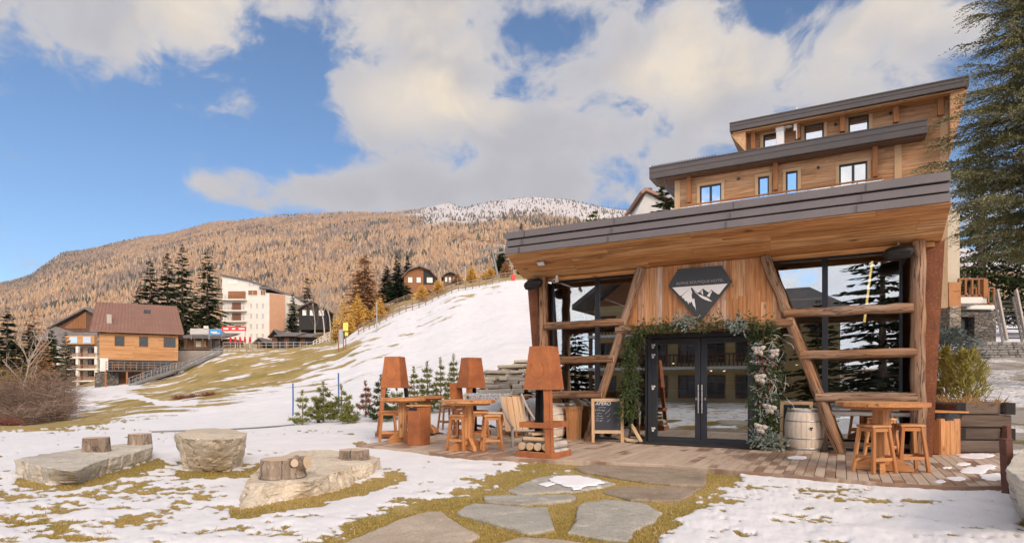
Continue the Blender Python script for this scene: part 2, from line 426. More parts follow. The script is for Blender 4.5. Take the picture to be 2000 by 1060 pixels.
M['chaletwood'] = wood('chalet_boards', [(.56, .30, .135), (.62, .36, .17), (.48, .235, .095), (.60, .34, .155)], (.28, .115, .04), .45, .4, sc=.35, knots=.2)
M['darkwood'] = wood('dark_boards', [(.16, .085, .05), (.20, .105, .06), (.125, .068, .042)], (.05, .026, .016), .5, .4, sc=.4, knots=.2)
M['shedwood'] = wood('black_boards', [(.030, .029, .031), (.042, .04, .042)], (.014, .013, .014), .5, .4, sc=.5, knots=0)
M['houseboards'] = wood('red_brown_boards', [(.30, .135, .06), (.35, .16, .075)], (.14, .055, .025), .5, .4, sc=.3, knots=0)
M['fencewood'] = wood('grey_fence', [(.24, .165, .115), (.30, .21, .15)], (.12, .08, .055), .5, .4)
M['fascia'] = plain('brown_metal', (.165, .142, .138), .42, .45, .10, 1.3, .03)
M['fascia_dark'] = plain('dark_metal_roof', (.105, .090, .086), .5, .3, .15, 1.5, .03)
M['anthracite'] = plain('anthracite_frame', (.040, .043, .052), .42, .2, .08, 5, .02)
M['black'] = plain('black_plastic', (.012, .012, .013), .45, 0, .2, 8)
M['blackin'] = plain('dark_interior', (.030, .024, .020), .8, 0, .3, 2)
M['cream_in'] = plain('interior_cream', (.36, .27, .17), .8, 0, .25, 1.5)
M['glass'] = glass('window_glass', .34, (.66, .70, .70))
M['glass_far'] = None
M['white'] = plain('white_paint', (.78, .76, .73), .6, 0, .06, 3)
M['steel'] = plain('galvanised_steel', (.42, .43, .44), .42, .75, .15, 9)
M['inox'] = plain('brushed_steel', (.60, .60, .60), .3, .9, .08, 9)
M['rubber'] = plain('rubber_mat', (.020, .017, .016), .9, 0, .3, 20, .3)
M['chalkboard'] = plain('chalkboard_slate', (.030, .034, .046), .7, 0, .25, 7)
M['chalk'] = plain('chalk', (.62, .64, .66), .9, 0, .2, 60)
M['signplate'] = plain('charcoal_plate', (.046, .048, .052), .5, .1, .06, 4)
M['signwhite'] = plain('white_plate', (.74, .71, .69), .6, 0, .04, 4)
M['plastic_bag'] = plain('black_bag', (.03, .03, .034), .25, 0, .3, 20, .5)
M['blanket'] = plain('grey_blanket', (.26, .27, .33), .95, 0, .6, 26, .6, second=(.55, .55, .58))
M['canvas'] = plain('beige_canvas', (.56, .46, .34), .9, 0, .2, 10, .2)
M['ribbon'] = plain('linen_ribbon', (.46, .41, .36), .9, 0, .12, 14, .2)
M['berry'] = plain('red_berries', (.22, .02, .03), .4)
M['gold'] = emit('warm_strip', (1.0, .62, .20), 3.2)
M['lamp'] = emit('warm_lamp', (1.0, .70, .38), 4.0)
M['yellow'] = plain('ochre_cloth', (.42, .30, .05), .85, 0, .2, 6)
M['bluepole'] = plain('blue_pole', (.06, .12, .30), .5)
M['redsign'] = plain('red_banner', (.68, .055, .06), .6, 0, .08, 2)
M['bluesign'] = plain('blue_banner', (.10, .32, .62), .6, 0, .08, 2)
M['yellowsign'] = plain('yellow_board', (.72, .66, .14), .6, 0, .08, 2)
M['redcloth'] = plain('red_cloth', (.55, .03, .04), .8)
M['render_white'] = plain('cream_render', (.72, .685, .63), .85, 0, .07, .6)
M['render_grey'] = plain('grey_render', (.52, .50, .48), .85, 0, .10, .7)
M['render_pink'] = plain('salmon_render', (.56, .32, .20), .85, 0, .08, .8)
M['render_beige'] = plain('beige_render', (.50, .43, .33), .85, 0, .12, .6)
M['render_yellow'] = plain('ochre_render', (.60, .46, .24), .85, 0, .1, .5)
M['concrete'] = plain('concrete', (.42, .37, .33), .85, 0, .14, 1.0, .1)
M['roof_red'] = plain('red_brown_sheet', (.255, .138, .102), .5, .2, .12, .9)
M['roof_grey'] = plain('grey_slate', (.17, .145, .135), .7, 0, .3, 1.2)
M['darkglass'] = plain('dark_pane', (.020, .025, .032), .12, 0, .3, .4, .0, .8)
M['skyglass'] = plain('mirror_pane', (.22, .30, .40), .03, .85, .05, .3, .0, .8)
M['shutter'] = plain('brown_shutter', (.20, .09, .055), .7)
M['boulder'] = stone('boulder_stone', (.56, .46, .335), (.70, .61, .48), (.40, .33, .245), 2.2, .35, .8, 2.2, lichen=(.36, .26, .155))
M['boulder_grey'] = stone('grey_slab', (.48, .44, .365), (.63, .56, .455), (.33, .305, .265), 2.2, .35, .8, 2.0, lichen=(.42, .31, .20))
M['flag'] = stone('flagstone_face', (.34, .315, .265), (.45, .415, .35), (.25, .22, .18), 2.6, .0, .9, 1.0, lichen=(.52, .47, .38))
M['flag_tan'] = stone('tan_flagstone', (.42, .335, .25), (.50, .41, .315), (.30, .235, .17), 2.6, .0, .9, 1.0, lichen=(.54, .46, .36))
M['rust_dark'] = plain('dark_rust', (.125, .052, .036), .8, .1, .3, 9, .2)
M['flag_snow'] = stone('snowy_flagstone', (.34, .315, .265), (.45, .415, .35), (.25, .22, .18), 1.6, .0, .6, 1.0, lichen=(.80, .78, .77))
M['doorglass'] = glass('door_glass', .26, (.8, .84, .84))
M['signgrey'] = plain('grey_lettering', (.30, .29, .29), .6)
M['pylon'] = plain('pylon_steel', (.20, .20, .20), .5, .4)
M['flag_brown'] = stone('brown_flagstone', (.27, .205, .145), (.36, .285, .21), (.18, .135, .095), 2.6, .0, .9, 1.0, lichen=(.36, .30, .22))
M['wallstone'] = stone('wall_stone', (.44, .38, .30), (.60, .53, .43), (.27, .23, .185), 3.5, .3, .8, 1.5, perstone=.5)
M['greystone'] = stone('grey_wall_stone', (.22, .205, .19), (.36, .34, .315), (.10, .095, .09), 3.5, .3, .8, 1.5, perstone=.5)

def corten(name, a=(.30, .10, .042), b=(.47, .165, .058)):
    m, t = newmat(name); g = t.n('ShaderNodeTexCoord', out=3)
    n = t.noise(g, 3.0, 8, .65); f = t.noise(g, 28, 5, .65)
    dr = t.noise(t.vm('MULTIPLY', g, (9, 9, .8)), 1.0, 5, .6)
    c = t.mix(t.mr(n, .35, .65), a, b)
    c = t.mix(t.m('MULTIPLY', t.mr(dr, .52, .72), .4), c, (.24, .10, .06))
    c = t.mix(t.m('MULTIPLY', t.mr(f, .52, .68), .45), c, (.42, .22, .12))
    finish(t, c, .8, .15, bump=f, bstr=.15, bdist=.004, spec=.25)
    return m
M['corten'] = corten('corten_steel')
M['corten_wall'] = corten('shaded_corten_steel', (.15, .056, .03), (.25, .09, .042))  # darker corten: the shade on the end walls is put into the colour
def seam_roof(name, col, w_=.5):
    m, t = newmat(name); g = t.n('ShaderNodeTexCoord', out=3)
    n = t.noise(g, .8, 6, .6)
    c = t.mix(t.mr(n, .3, .7), tuple(x * .85 for x in col), tuple(x * 1.15 for x in col))
    finish(t, c, .5, .2, bump=n, bstr=.05)
    return m
def fieldglass():
    m, t = newmat('far_glass')
    n = t.n('ShaderNodeObjectInfo', out=5)
    finish(t, t.mix(n, (.02, .025, .03), (.05, .06, .075)), .10, 0, spec=.4, extra={'Coat Weight': .25, 'Coat Roughness': .02})
    return m
M['paneglass'] = fieldglass()
def mirrorglass():
    m, t = newmat('hotel_glass')
    gl = t.n('ShaderNodeBsdfGlossy', {'Color': (.85, .9, .95, 1), 'Roughness': .01})
    df = t.n('ShaderNodeBsdfPrincipled', {'Base Color': (.03, .035, .04, 1), 'Roughness': .2})
    t.n('ShaderNodeOutputMaterial', {'Surface': t.n('ShaderNodeMixShader', {0: .55, 1: df, 2: gl})})
    return m
M['mirror'] = mirrorglass()
G_ = {}
G_['fir'] = foliage('fir_needles', [(.022, .040, .014), (.045, .070, .022), (.075, .098, .030), (.034, .054, .018)])
G_['fir_dark'] = foliage('dark_fir_needles', [(.014, .026, .011), (.030, .046, .018), (.052, .066, .022)])
G_['spruce_grey'] = foliage('grey_spruce_needles', [(.095, .095, .034), (.17, .165, .07), (.27, .25, .12), (.40, .37, .22)])
G_['pine'] = foliage('young_pine_needles', [(.12, .14, .035), (.20, .215, .055), (.30, .29, .085), (.15, .165, .05)])
G_['larch_gold'] = foliage('golden_larch_needles', [(.86, .60, .17), (.90, .70, .26), (.80, .52, .13), (.88, .64, .24)])
G_['larch_brown'] = foliage('brown_larch_needles', [(.42, .23, .105), (.54, .31, .15), (.34, .18, .08), (.58, .36, .19)])
G_['larch_pale'] = foliage('pale_larch_needles', [(.50, .30, .15), (.60, .37, .19), (.42, .23, .11)])
G_['twig'] = foliage('bare_twigs', [(.13, .085, .068), (.28, .19, .145), (.10, .066, .055), (.46, .34, .25)], trans=0)
G_['twig_red'] = foliage('red_twigs', [(.20, .07, .055), (.28, .115, .08), (.15, .055, .05)], trans=0)
G_['twig_yellow'] = foliage('yellow_leaves', [(.48, .33, .06), (.40, .25, .05), (.32, .2, .06)])
G_['twig_pale'] = foliage('pale_twigs', [(.46, .38, .32), (.36, .29, .24), (.52, .45, .38)], trans=0)
G_['thuja'] = foliage('yellow_thuja', [(.26, .22, .045), (.36, .31, .075), (.20, .18, .04), (.42, .36, .12)])
G_['bluefir'] = foliage('blue_fir_needles', [(.10, .125, .115), (.17, .20, .19), (.075, .095, .085)])
G_['dry'] = foliage('dry_grass', [(.38, .22, .085), (.48, .30, .13), (.30, .16, .06)])
G_['garland'] = foliage('garland_fir', [(.030, .050, .018), (.060, .085, .028), (.100, .125, .042), (.045, .065, .025)])
G_['eucalyptus'] = foliage('eucalyptus_leaves', [(.21, .25, .215), (.30, .34, .30), (.16, .20, .17)])
G_['deadpine'] = foliage('rusty_pine_needles', [(.22, .10, .06), (.30, .15, .09)])
G_['grass'] = foliage('grass_blades', [(.20, .175, .04), (.42, .31, .075), (.56, .40, .14), (.33, .25, .06), (.58, .42, .20)], trans=.25)

M['snow'] = plain('heaped_snow', (.82, .80, .80), .6, 0, .04, 3, .3)

def rubble(name, cols, mortar, scale):
    """coursed rubble: a tone for each stone, dark joints"""
    m, t = newmat(name); p = t.n('ShaderNodeTexCoord', out=3)
    p = t.vm('ADD', t.vm('MULTIPLY', p, (1, 1, 1.9)), t.vm('SCALE', t.noise(p, 2.2, 4, out=1), scale=.28))
    vo = t.t.nodes.new('ShaderNodeTexVoronoi'); t.put(vo.inputs['Vector'], p); vo.inputs['Scale'].default_value = scale
    sx_ = t.t.nodes.new('ShaderNodeSeparateColor'); t.put(sx_.inputs[0], vo.outputs['Color'])
    e = t.n('ShaderNodeTexVoronoi', {'Vector': p, 'Scale': scale}, feature='DISTANCE_TO_EDGE')
    n = t.noise(p, 9, 6, .65)
    c = t.ramp(sx_.outputs[0], [(i / (len(cols) - 1), k) for i, k in enumerate(cols)]); c = t.mix(t.m('MULTIPLY', t.mr(n, .4, .7), .6), c, mortar)
    c = t.mix(t.mr(e, .07, .015), c, mortar)
    finish(t, c, .9, bump=t.m('ADD', t.mr(e, 0, .12), t.m('MULTIPLY', n, .5)), bstr=.8, bdist=.05, spec=.2)
    return m
M['rubble'] = rubble('rubble_stone', [(.10, .092, .082), (.17, .155, .14), (.23, .205, .18), (.14, .12, .10), (.29, .27, .245)], (.045, .04, .036), 2.4)
M['rubble_warm'] = rubble('warm_rubble_stone', [(.22, .19, .15), (.34, .29, .235), (.28, .24, .19), (.42, .37, .30)], (.09, .075, .06), 2.0)
# ------------------------------------------------------------------ the land: lawn, piste, bank, village shelf, mountain
def zy(t, y): return CAMZ + (HZ - y) / F * t
SKYL = [(-1500, 640), (-400, 590), (0, 552), (60, 535), (120, 497), (200, 478), (270, 465), (330, 455), (400, 437), (460, 430), (560, 418), (640, 415), (700, 413),
        (760, 415), (800, 411), (850, 403), (880, 398), (900, 404), (960, 393), (1000, 388), (1040, 384), (1070, 386), (1100, 389), (1150, 399), (1200, 406), (1260, 411), (1500, 440), (2200, 520), (3500, 640)]
_sx = np.array([p[0] for p in SKYL]); _sy = np.array([p[1] for p in SKYL])
COLS = {   # picture column: (depth, picture row) pairs, 'g' = lawn level
    -1500: [(40, 'g'), (90, 745), (250, 700)],
    -400: [(20, 'g'), (40, 825), (60, 800), (90, 770), (250, 690)],
    0: [(14, 'g'), (25, 832), (36, 842), (50, 836), (75, 790), (110, 760), (250, 670)],
    150: [(15, 'g'), (28, 826), (40, 812), (50, 806), (62, 775), (76, 765), (88, 757), (130, 752), (250, 672)],
    300: [(17, 'g'), (28, 812), (45, 789), (60, 770), (78, 752), (90, 742), (110, 700), (160, 680), (250, 655)],
    450: [(18, 'g'), (22, 828), (30, 803), (48, 768), (60, 752), (76, 722), (94, 688), (98, 681), (165, 672), (250, 650)],
    560: [(18, 'g'), (21, 829), (30, 798), (50, 757), (60, 740), (72, 710), (94, 682), (110, 679), (160, 664), (250, 640)],
    650: [(18, 'g'), (20.5, 829), (25, 812), (30, 793), (50, 748), (63, 712), (80, 680), (100, 670), (160, 648), (250, 625)],
    720: [(17, 'g'), (20, 828), (24, 803), (30, 783), (50, 724), (65, 684), (80, 652), (88, 640), (110, 622), (160, 600), (250, 590)],
    800: [(17, 'g'), (20, 828), (25, 795), (30, 773), (50, 712), (65, 668), (80, 626), (88, 606), (110, 590), (160, 578), (250, 575)],
    900: [(17, 'g'), (20, 826), (25, 786), (35, 733), (50, 686), (65, 637), (80, 590), (88, 567), (110, 556), (160, 550), (250, 552)],
    1000: [(17.5, 'g'), (20, 824), (25, 775), (35, 720), (50, 665), (65, 610), (80, 566), (90, 547), (110, 541), (160, 538), (250, 540)],
    1100: [(19, 'g'), (24, 812), (35, 740), (50, 660), (80, 560), (100, 545), (250, 530)],
    1250: [(24, 'g'), (30, 800), (40, 710), (80, 590), (110, 560), (250, 530)],
    1600: [(22, 'g'), (28, 805), (36, 740), (45, 660), (100, 600), (250, 530)],
    1840: [(11.5, 'g'), (14, 862), (18, 812), (26, 752), (35, 700), (39, 672), (46, 668), (100, 600), (250, 530)],
    1960: [(11.5, 'g'), (14, 858), (18, 806), (26, 742), (34, 698), (36, 668), (46, 668), (100, 600), (250, 530)],
    2200: [(9, 'g'), (12, 870), (18, 790), (26, 735), (34, 698), (60, 650), (250, 560)],
    3500: [(9, 'g'), (20, 800), (60, 700), (250, 650)],
}
_cx = np.array(sorted(COLS)); _T = np.unique(np.concatenate([np.linspace(.1, 60, 300), np.linspace(60, 280, 221), np.geomspace(280, 9000, 120)]))
_Z = []
for c in _cx:
    pts = [(0.0, GZ)]
    for t, y in COLS[c]: pts.append((t, GZ if y == 'g' else zy(t, y)))
    yb = COLS[c][-1][1]; ys = float(np.interp(c, _sx, _sy))
    for t, f in ((420, .16), (700, .34), (1100, .58), (1700, .80), (2600, 1.0)): pts.append((t, zy(t, yb + (ys - yb) * f)))
    pts += [(3300, pts[-1][1] * .96), (9000, pts[-1][1] * .3)]
    _Z.append(np.interp(_T, [p[0] for p in pts], [p[1] for p in pts]))
_Z = np.array(_Z)
def zt(X, Y):
    """height of the land at a place"""
    X = np.atleast_1d(np.asarray(X, float)); Y = np.atleast_1d(np.asarray(Y, float))
    Yc = np.maximum(Y, .1); px = np.clip(1000 + F * X / Yc, -1500, 3500)
    ci = np.clip(np.searchsorted(_cx, px) - 1, 0, len(_cx) - 2); cf = (px - _cx[ci]) / (_cx[ci + 1] - _cx[ci]); cf = cf * cf * (3 - 2 * cf) * .5 + cf * .5
    ti = np.clip(np.searchsorted(_T, Yc) - 1, 0, len(_T) - 2); tf = np.clip((Yc - _T[ti]) / (_T[ti + 1] - _T[ti]), 0, 1)
    z = (_Z[ci, ti] * (1 - tf) + _Z[ci, ti + 1] * tf) * (1 - cf) + (_Z[ci + 1, ti] * (1 - tf) + _Z[ci + 1, ti + 1] * tf) * cf
    # the exact ridge line far away
    ridge = np.interp(px, _sx, _sy)
    cr = np.interp(px, _cx, [np.interp(c, _sx, _sy) for c in _cx])
    z = z + np.clip((Y - 900) / 1700, 0, 1) * (cr - ridge) / F * np.minimum(Y, 2600)
    th = np.degrees(np.arctan2(np.abs(X), Y)); k = np.clip((th - 62) / 14, 0, 1); k = k * k * (3 - 2 * k)
    back = GZ + np.clip((np.hypot(X, Y) - 60) / 400, 0, 1) ** 2 * 12
    return z * (1 - k) + back * k
def ong(px, t):
    X = (px - 1000) / F * t; return Vector((X, t, float(zt(X, t)[0])))
def pdist(px, py, poly):
    """signed distance to a polygon (negative inside)"""
    P = np.array(poly, float); d = np.full(px.shape, 1e9); ins = np.zeros(px.shape, bool)
    for i in range(len(P)):
        a, b = P[i], P[(i + 1) % len(P)]; ab = b - a
        tt = np.clip(((px - a[0]) * ab[0] + (py - a[1]) * ab[1]) / (ab @ ab + 1e-9), 0, 1)
        d = np.minimum(d, np.hypot(px - a[0] - tt * ab[0], py - a[1] - tt * ab[1]))
        c = (a[1] > py) != (b[1] > py)
        with np.errstate(divide='ignore', invalid='ignore'): xx = (b[0] - a[0]) * (py - a[1]) / (b[1] - a[1]) + a[0]
        ins ^= c & (px < xx)
    return np.where(ins, -d, d)
def ldist(px, py, line):
    d = np.full(px.shape, 1e9)
    for a, b in zip(line[:-1], line[1:]):
        a, b = np.array(a, float), np.array(b, float); ab = b - a
        tt = np.clip(((px - a[0]) * ab[0] + (py - a[1]) * ab[1]) / (ab @ ab), 0, 1)
        d = np.minimum(d, np.hypot(px - a[0] - tt * ab[0], (py - a[1] - tt * ab[1]) * 1.6))
    return d
def sm(x, a, b):
    k = np.clip((x - a) / (b - a), 0, 1); return k * k * (3 - 2 * k)
DECK_EDGE = [(700, 868), (740, 872), (800, 878), (880, 888), (940, 893), (1000, 896), (1060, 896), (1120, 899), (1300, 907), (1450, 920), (1560, 929), (1640, 936), (1720, 942), (1800, 947), (1880, 950), (1975, 948), (2060, 944)]
PATHHULL = [(600, 1075), (690, 1030), (770, 985), (860, 975), (920, 950), (990, 920), (1060, 903), (1120, 893), (1390, 905), (1440, 925), (1425, 950), (1345, 1000), (1320, 1030), (1270, 1060), (1260, 1120), (600, 1120)]
def cover(X, Y, Z):
    """how much the snow lies at a place: snow 0..1, tone of the grass, paving"""
    Yc = np.maximum(Y, .3); px = 1000 + F * X / Yc; py = HZ - (Z - CAMZ) * F / Yc
    front = (Y > 3.2)
    P = np.stack([X, Y, np.zeros_like(X)], 1)
    n = fbm(P * np.array([1.5, 3.6, 1]), 5, 3, .6); nb = fbm(P * .35, 4, 9); nf = fbm(P * np.array([4.5, 7.5, 1]), 3, 21)
    nff = fbm(P * 14.0, 2, 27)
    n = n * .36 + nb * .12 + nf * .28 + nff * .24
    n = (n - .5) * 2.9 + .5
    g = np.full(X.shape, .16)
    g = np.where(front, g, .2); g = np.where(Y > 20, .04, g)
    near = Y < 20
    g = np.where(near, np.maximum(g, .45 * sm(px, 700, 380) * sm(py, 872, 950)), g)
    g = np.where(near, np.maximum(g, .40 * sm(py, 985, 1050) * sm(px, 700, 560)), g)
    g = np.where(near, np.maximum(g, .33 * sm(px, 1300, 1420) * sm(px, 1900, 1600) * sm(py, 935, 960)), g)
    g = np.where(near, np.maximum(g, .34 * sm(pdist(px, py, [(250, 900), (560, 900), (520, 960), (330, 960)]), 40, 0)), g)
    for ln, wd in (([(40, 944), (95, 955), (150, 950), (230, 930), (310, 905)], 12), ([(350, 928), (470, 928), (505, 915)], 10), ([(465, 1003), (560, 990), (640, 974), (720, 950), (775, 932)], 19)):
        g = np.where(near, np.maximum(g, 1.0 * sm(ldist(px, py, ln), wd * 1.7, wd * .55)), g)
    dp = pdist(px, py, PATHHULL); g = np.where(near & front, np.maximum(g, .98 * sm(dp, 38, -26)), g)
    de = ldist(px, py, DECK_EDGE); g = np.where(near & (py > 860), np.maximum(g, .62 * sm(de, 16, 5)), g)
    far = Y > 20
    bank = pdist(px, py, [(60, 850), (130, 822), (200, 790), (250, 765), (430, 694), (520, 672), (640, 676), (700, 670), (690, 700), (640, 726), (560, 752), (480, 768), (380, 790), (300, 806), (200, 832), (100, 858)])
    g = np.where(far & (Y < 130), np.maximum(g, .72 * sm(bank, 34, -20)), g)
    g = np.where(far & (Y < 95), np.maximum(g, .30 * sm(pdist(px, py, [(560, 760), (640, 720), (720, 650), (900, 580), (990, 560), (990, 580), (800, 655), (720, 720), (640, 770)]), 18, -6)), g)
    cut = pdist(px, py, [(118, 800), (150, 765), (180, 760), (205, 760), (170, 790), (140, 815)]); g = np.where(far, g * sm(cut, -4, 4), g)
    trod = ldist(px, py, [(205, 765), (270, 775), (310, 786), (380, 789)]); g = np.where(far & (Y < 90), g * sm(trod, 3, 10), g)
    g = np.where(far & (px < 130) & (py > 780), np.maximum(g, .75 * sm(py, 862, 835)), g)
    beyond = sm(Y, 88, 96); g = np.where(far, np.maximum(g, beyond * .78), g)
    nfar = (fbm(P * np.array([.55, .8, 1]), 3, 41, .55) * .65 + nb * .35 - .5) * 1.9 + .5; kf = sm(Y, 20, 34)
    n = n * (1 - kf) + nfar * kf
    snow = sm(n - g * 1.0, -.22 - .12 * kf, .20 + .12 * kf)
    tone = np.clip(.35 + (fbm(P * .5, 5, 33, .65) - .5) * 2.8 + .25 * sm(Y, 40, 90), 0, 1)
    pave = np.where((Y > 11.5) & (Y < 37), sm(px - (1830 - np.clip(py - 700, 0, 200) * .05), 0, 30) * sm(py, 895, 870), 0)
    pave = pave * sm(Y, 11.6, 12.2)
    sp = sm(nb + .30 * sm(np.abs(py - 740), 60, 15) + .12 * sm(py, 800, 850), .55, .68)
    snow = np.where(pave > .5, .12 + .42 * sp, snow)
    return snow, tone, pave

th = np.radians(np.concatenate([np.linspace(-180, -70, 45)[:-1], np.linspace(-70, -43, 40)[:-1],
                                np.degrees(np.arctan(np.linspace(math.tan(R(-43)), math.tan(R(43)), 760))), np.linspace(43, 70, 40)[1:], np.linspace(70, 180, 45)[1:]]))
ty = (CAMZ - GZ) * F / (np.arange(1180, 800, -2.6) - HZ)
rr = np.unique(np.concatenate([[.4, 1, 2, 3], ty, np.arange(ty[-1] + .6, 60, .6), np.arange(60, 132, .9), np.arange(132, 300, 6), np.geomspace(300, 3200, 64), [4500]]))
TH, RR = np.meshgrid(th, rr); X = (RR * np.sin(TH)).ravel(); Y = (RR * np.cos(TH)).ravel()
Zb = zt(X, Y); snow, tone, pave = cover(X, Y, Zb)
P3 = np.stack([X, Y, np.zeros_like(X)], 1)
rel = fbm(P3 * 2.6, 4, 51) - .5; fine = fbm(P3 * 9, 3, 71) - .5
nearw = np.clip(1 - np.hypot(X, Y) / 45, 0, 1)
Zs = Zb + nearw * (snow * (1 - pave) * (.042 + rel * .075 + fine * .030) + (1 - snow) * rel * .02)
midw = np.clip((np.hypot(X, Y) - 17) / 15, 0, 1) * np.clip((140 - np.hypot(X, Y)) / 40, 0, 1) * (Y > 0)
Zs = Zs + midw * ((fbm(P3 * .45, 4, 61) - .5) * .24 + (fbm(P3 * 1.6, 3, 63) - .5) * .14 * (.4 + .6 * snow))
farw = np.clip((np.hypot(X, Y) - 400) / 900, 0, 1) * (Y > 0)
Zs = Zs + farw * ((fbm(P3 / 160, 4, 5) - .5) * 26)
# keep the ground under the deck and the restaurant floor
U, Vv = w2uv(X, Y)
NR, NC = TH.shape
ksplit = int(np.searchsorted(rr, 262))
m, t = newmat('snow_and_grass')
sn = t.n('ShaderNodeAttribute', attribute_name='snow', out=2); tn = t.n('ShaderNodeAttribute', attribute_name='tone', out=2); pv = t.n('ShaderNodeAttribute', attribute_name='pave', out=2)
g = t.n('ShaderNodeTexCoord', out=3)
f1 = t.noise(g, 9.0, 8, .68); f2 = t.noise(g, 60.0, 4, .6); f3 = t.noise(g, 1.2, 6, .6); f4 = t.noise(t.vm('MULTIPLY', g, (1.6, 2.6, 2.6)), 1.0, 8, .7)
sfac = t.mr(t.m('ADD', sn, t.m('ADD', t.m('MULTIPLY', t.m('SUBTRACT', f1, .5), 1.5), t.m('ADD', t.m('MULTIPLY', t.m('SUBTRACT', f2, .5), .7), t.m('MULTIPLY', t.m('SUBTRACT', f4, .5), 1.25)))), .36, .62, 0, 1, True)
gc = t.mix(t.m('ADD', tn, t.m('MULTIPLY', t.m('SUBTRACT', f1, .5), 1.0), clamp=True), (.28, .21, .05), (.48, .33, .13))
gc = t.mix(t.mr(f2, .35, .65), t.mix(.5, gc, (.15, .11, .045)), gc)
gc = t.mix(t.m('MULTIPLY', t.mr(f3, .55, .7), .6), gc, (.46, .36, .19))
sc_ = t.mix(t.mr(f3, .35, .7), (.69, .67, .67), (.77, .745, .735))
vor = t.n('ShaderNodeTexVoronoi', {'Vector': t.vm('ADD', t.vm('MULTIPLY', g, (.55, .35, 0)), t.vm('SCALE', t.noise(g, .7, 3, out=1), scale=.4)), 'Scale': 1.0}, feature='DISTANCE_TO_EDGE')
pc = t.mix(t.mr(f1, .3, .7), (.24, .215, .19), (.36, .33, .295)); pc = t.mix(t.mr(vor, .05, .02), pc, (.17, .14, .06))
c = t.mix(pv, gc, pc); c = t.mix(sfac, c, sc_)
h = t.m('ADD', t.m('MULTIPLY', sfac, .8), t.m('ADD', t.m('MULTIPLY', f1, .7), t.m('MULTIPLY', f2, .22)))
finish(t, c, t.mr(sfac, 0, 1, .9, .62), bump=h, bstr=.5, bdist=.03, spec=.2)
M['land'] = m
m, t = newmat('mountain_ground')
sn = t.n('ShaderNodeAttribute', attribute_name='snow', out=2); g = t.n('ShaderNodeTexCoord', out=3)
f1 = t.noise(g, .02, 8, .7); f2 = t.noise(g, .12, 5, .65)
c = t.mix(t.mr(f1, .35, .65), (.30, .19, .115), (.42, .28, .175)); c = t.mix(t.m('MULTIPLY', t.mr(f2, .45, .7), .6), c, (.17, .11, .075))
c = t.mix(t.mr(t.m('ADD', sn, t.m('MULTIPLY', t.m('SUBTRACT', f2, .5), 1.1)), .42, .62, 0, 1, True), c, (.54, .50, .49))
finish(t, c, .95, spec=.1); M['mountain'] = m

pxm = 1000 + F * X / np.maximum(Y, .3); pym = HZ - (Zs - CAMZ) * F / np.maximum(Y, .3)
skym = np.interp(pxm, _sx, _sy)
dm = pym - skym
msnow = sm(pxm, 770, 860) * sm(dm, 62 + 8 * np.sin(pxm / 30), 22) * .72 + sm(pxm, 700, 800) * sm(dm, 22, 6) * .45
msnow = np.maximum(msnow, .55 * sm(np.abs(pym - (470 + (pxm - 880) * .13)), 9, 3) * (pxm > 870) * (pxm < 1000))
msnow = np.maximum(msnow, .35 * sm(pxm, 840, 960) * sm(dm, 110, 40))
msnow = np.where(Y > 260, msnow, 0)
def landpart(name, k0, k1, mat, sn_):
    o = MB(); idx = np.arange(NR * NC).reshape(NR, NC)[k0:k1]
    mp = idx.ravel(); V = np.stack([X, Y, Zs], 1)[mp]
    n0, n1 = idx.shape; q0 = np.arange(n0 * n1).reshape(n0, n1)
    Fq = np.stack([q0[:-1, :-1], q0[:-1, 1:], q0[1:, 1:], q0[1:, :-1]], -1).reshape(-1, 4)[:, ::-1]
    o.raw(V, Fq, None, .5, True); ob = o.build(name, mat)
    for nm, arr in (('snow', sn_), ('tone', tone), ('pave', pave)):
        a = ob.data.attributes.new(nm, 'FLOAT', 'POINT'); a.data.foreach_set('value', arr[mp].astype(np.float32))
    return struct(ob)
landpart('ground', 0, ksplit + 1, M['land'], snow)
landpart('mountain', ksplit, NR, M['mountain'], msnow)

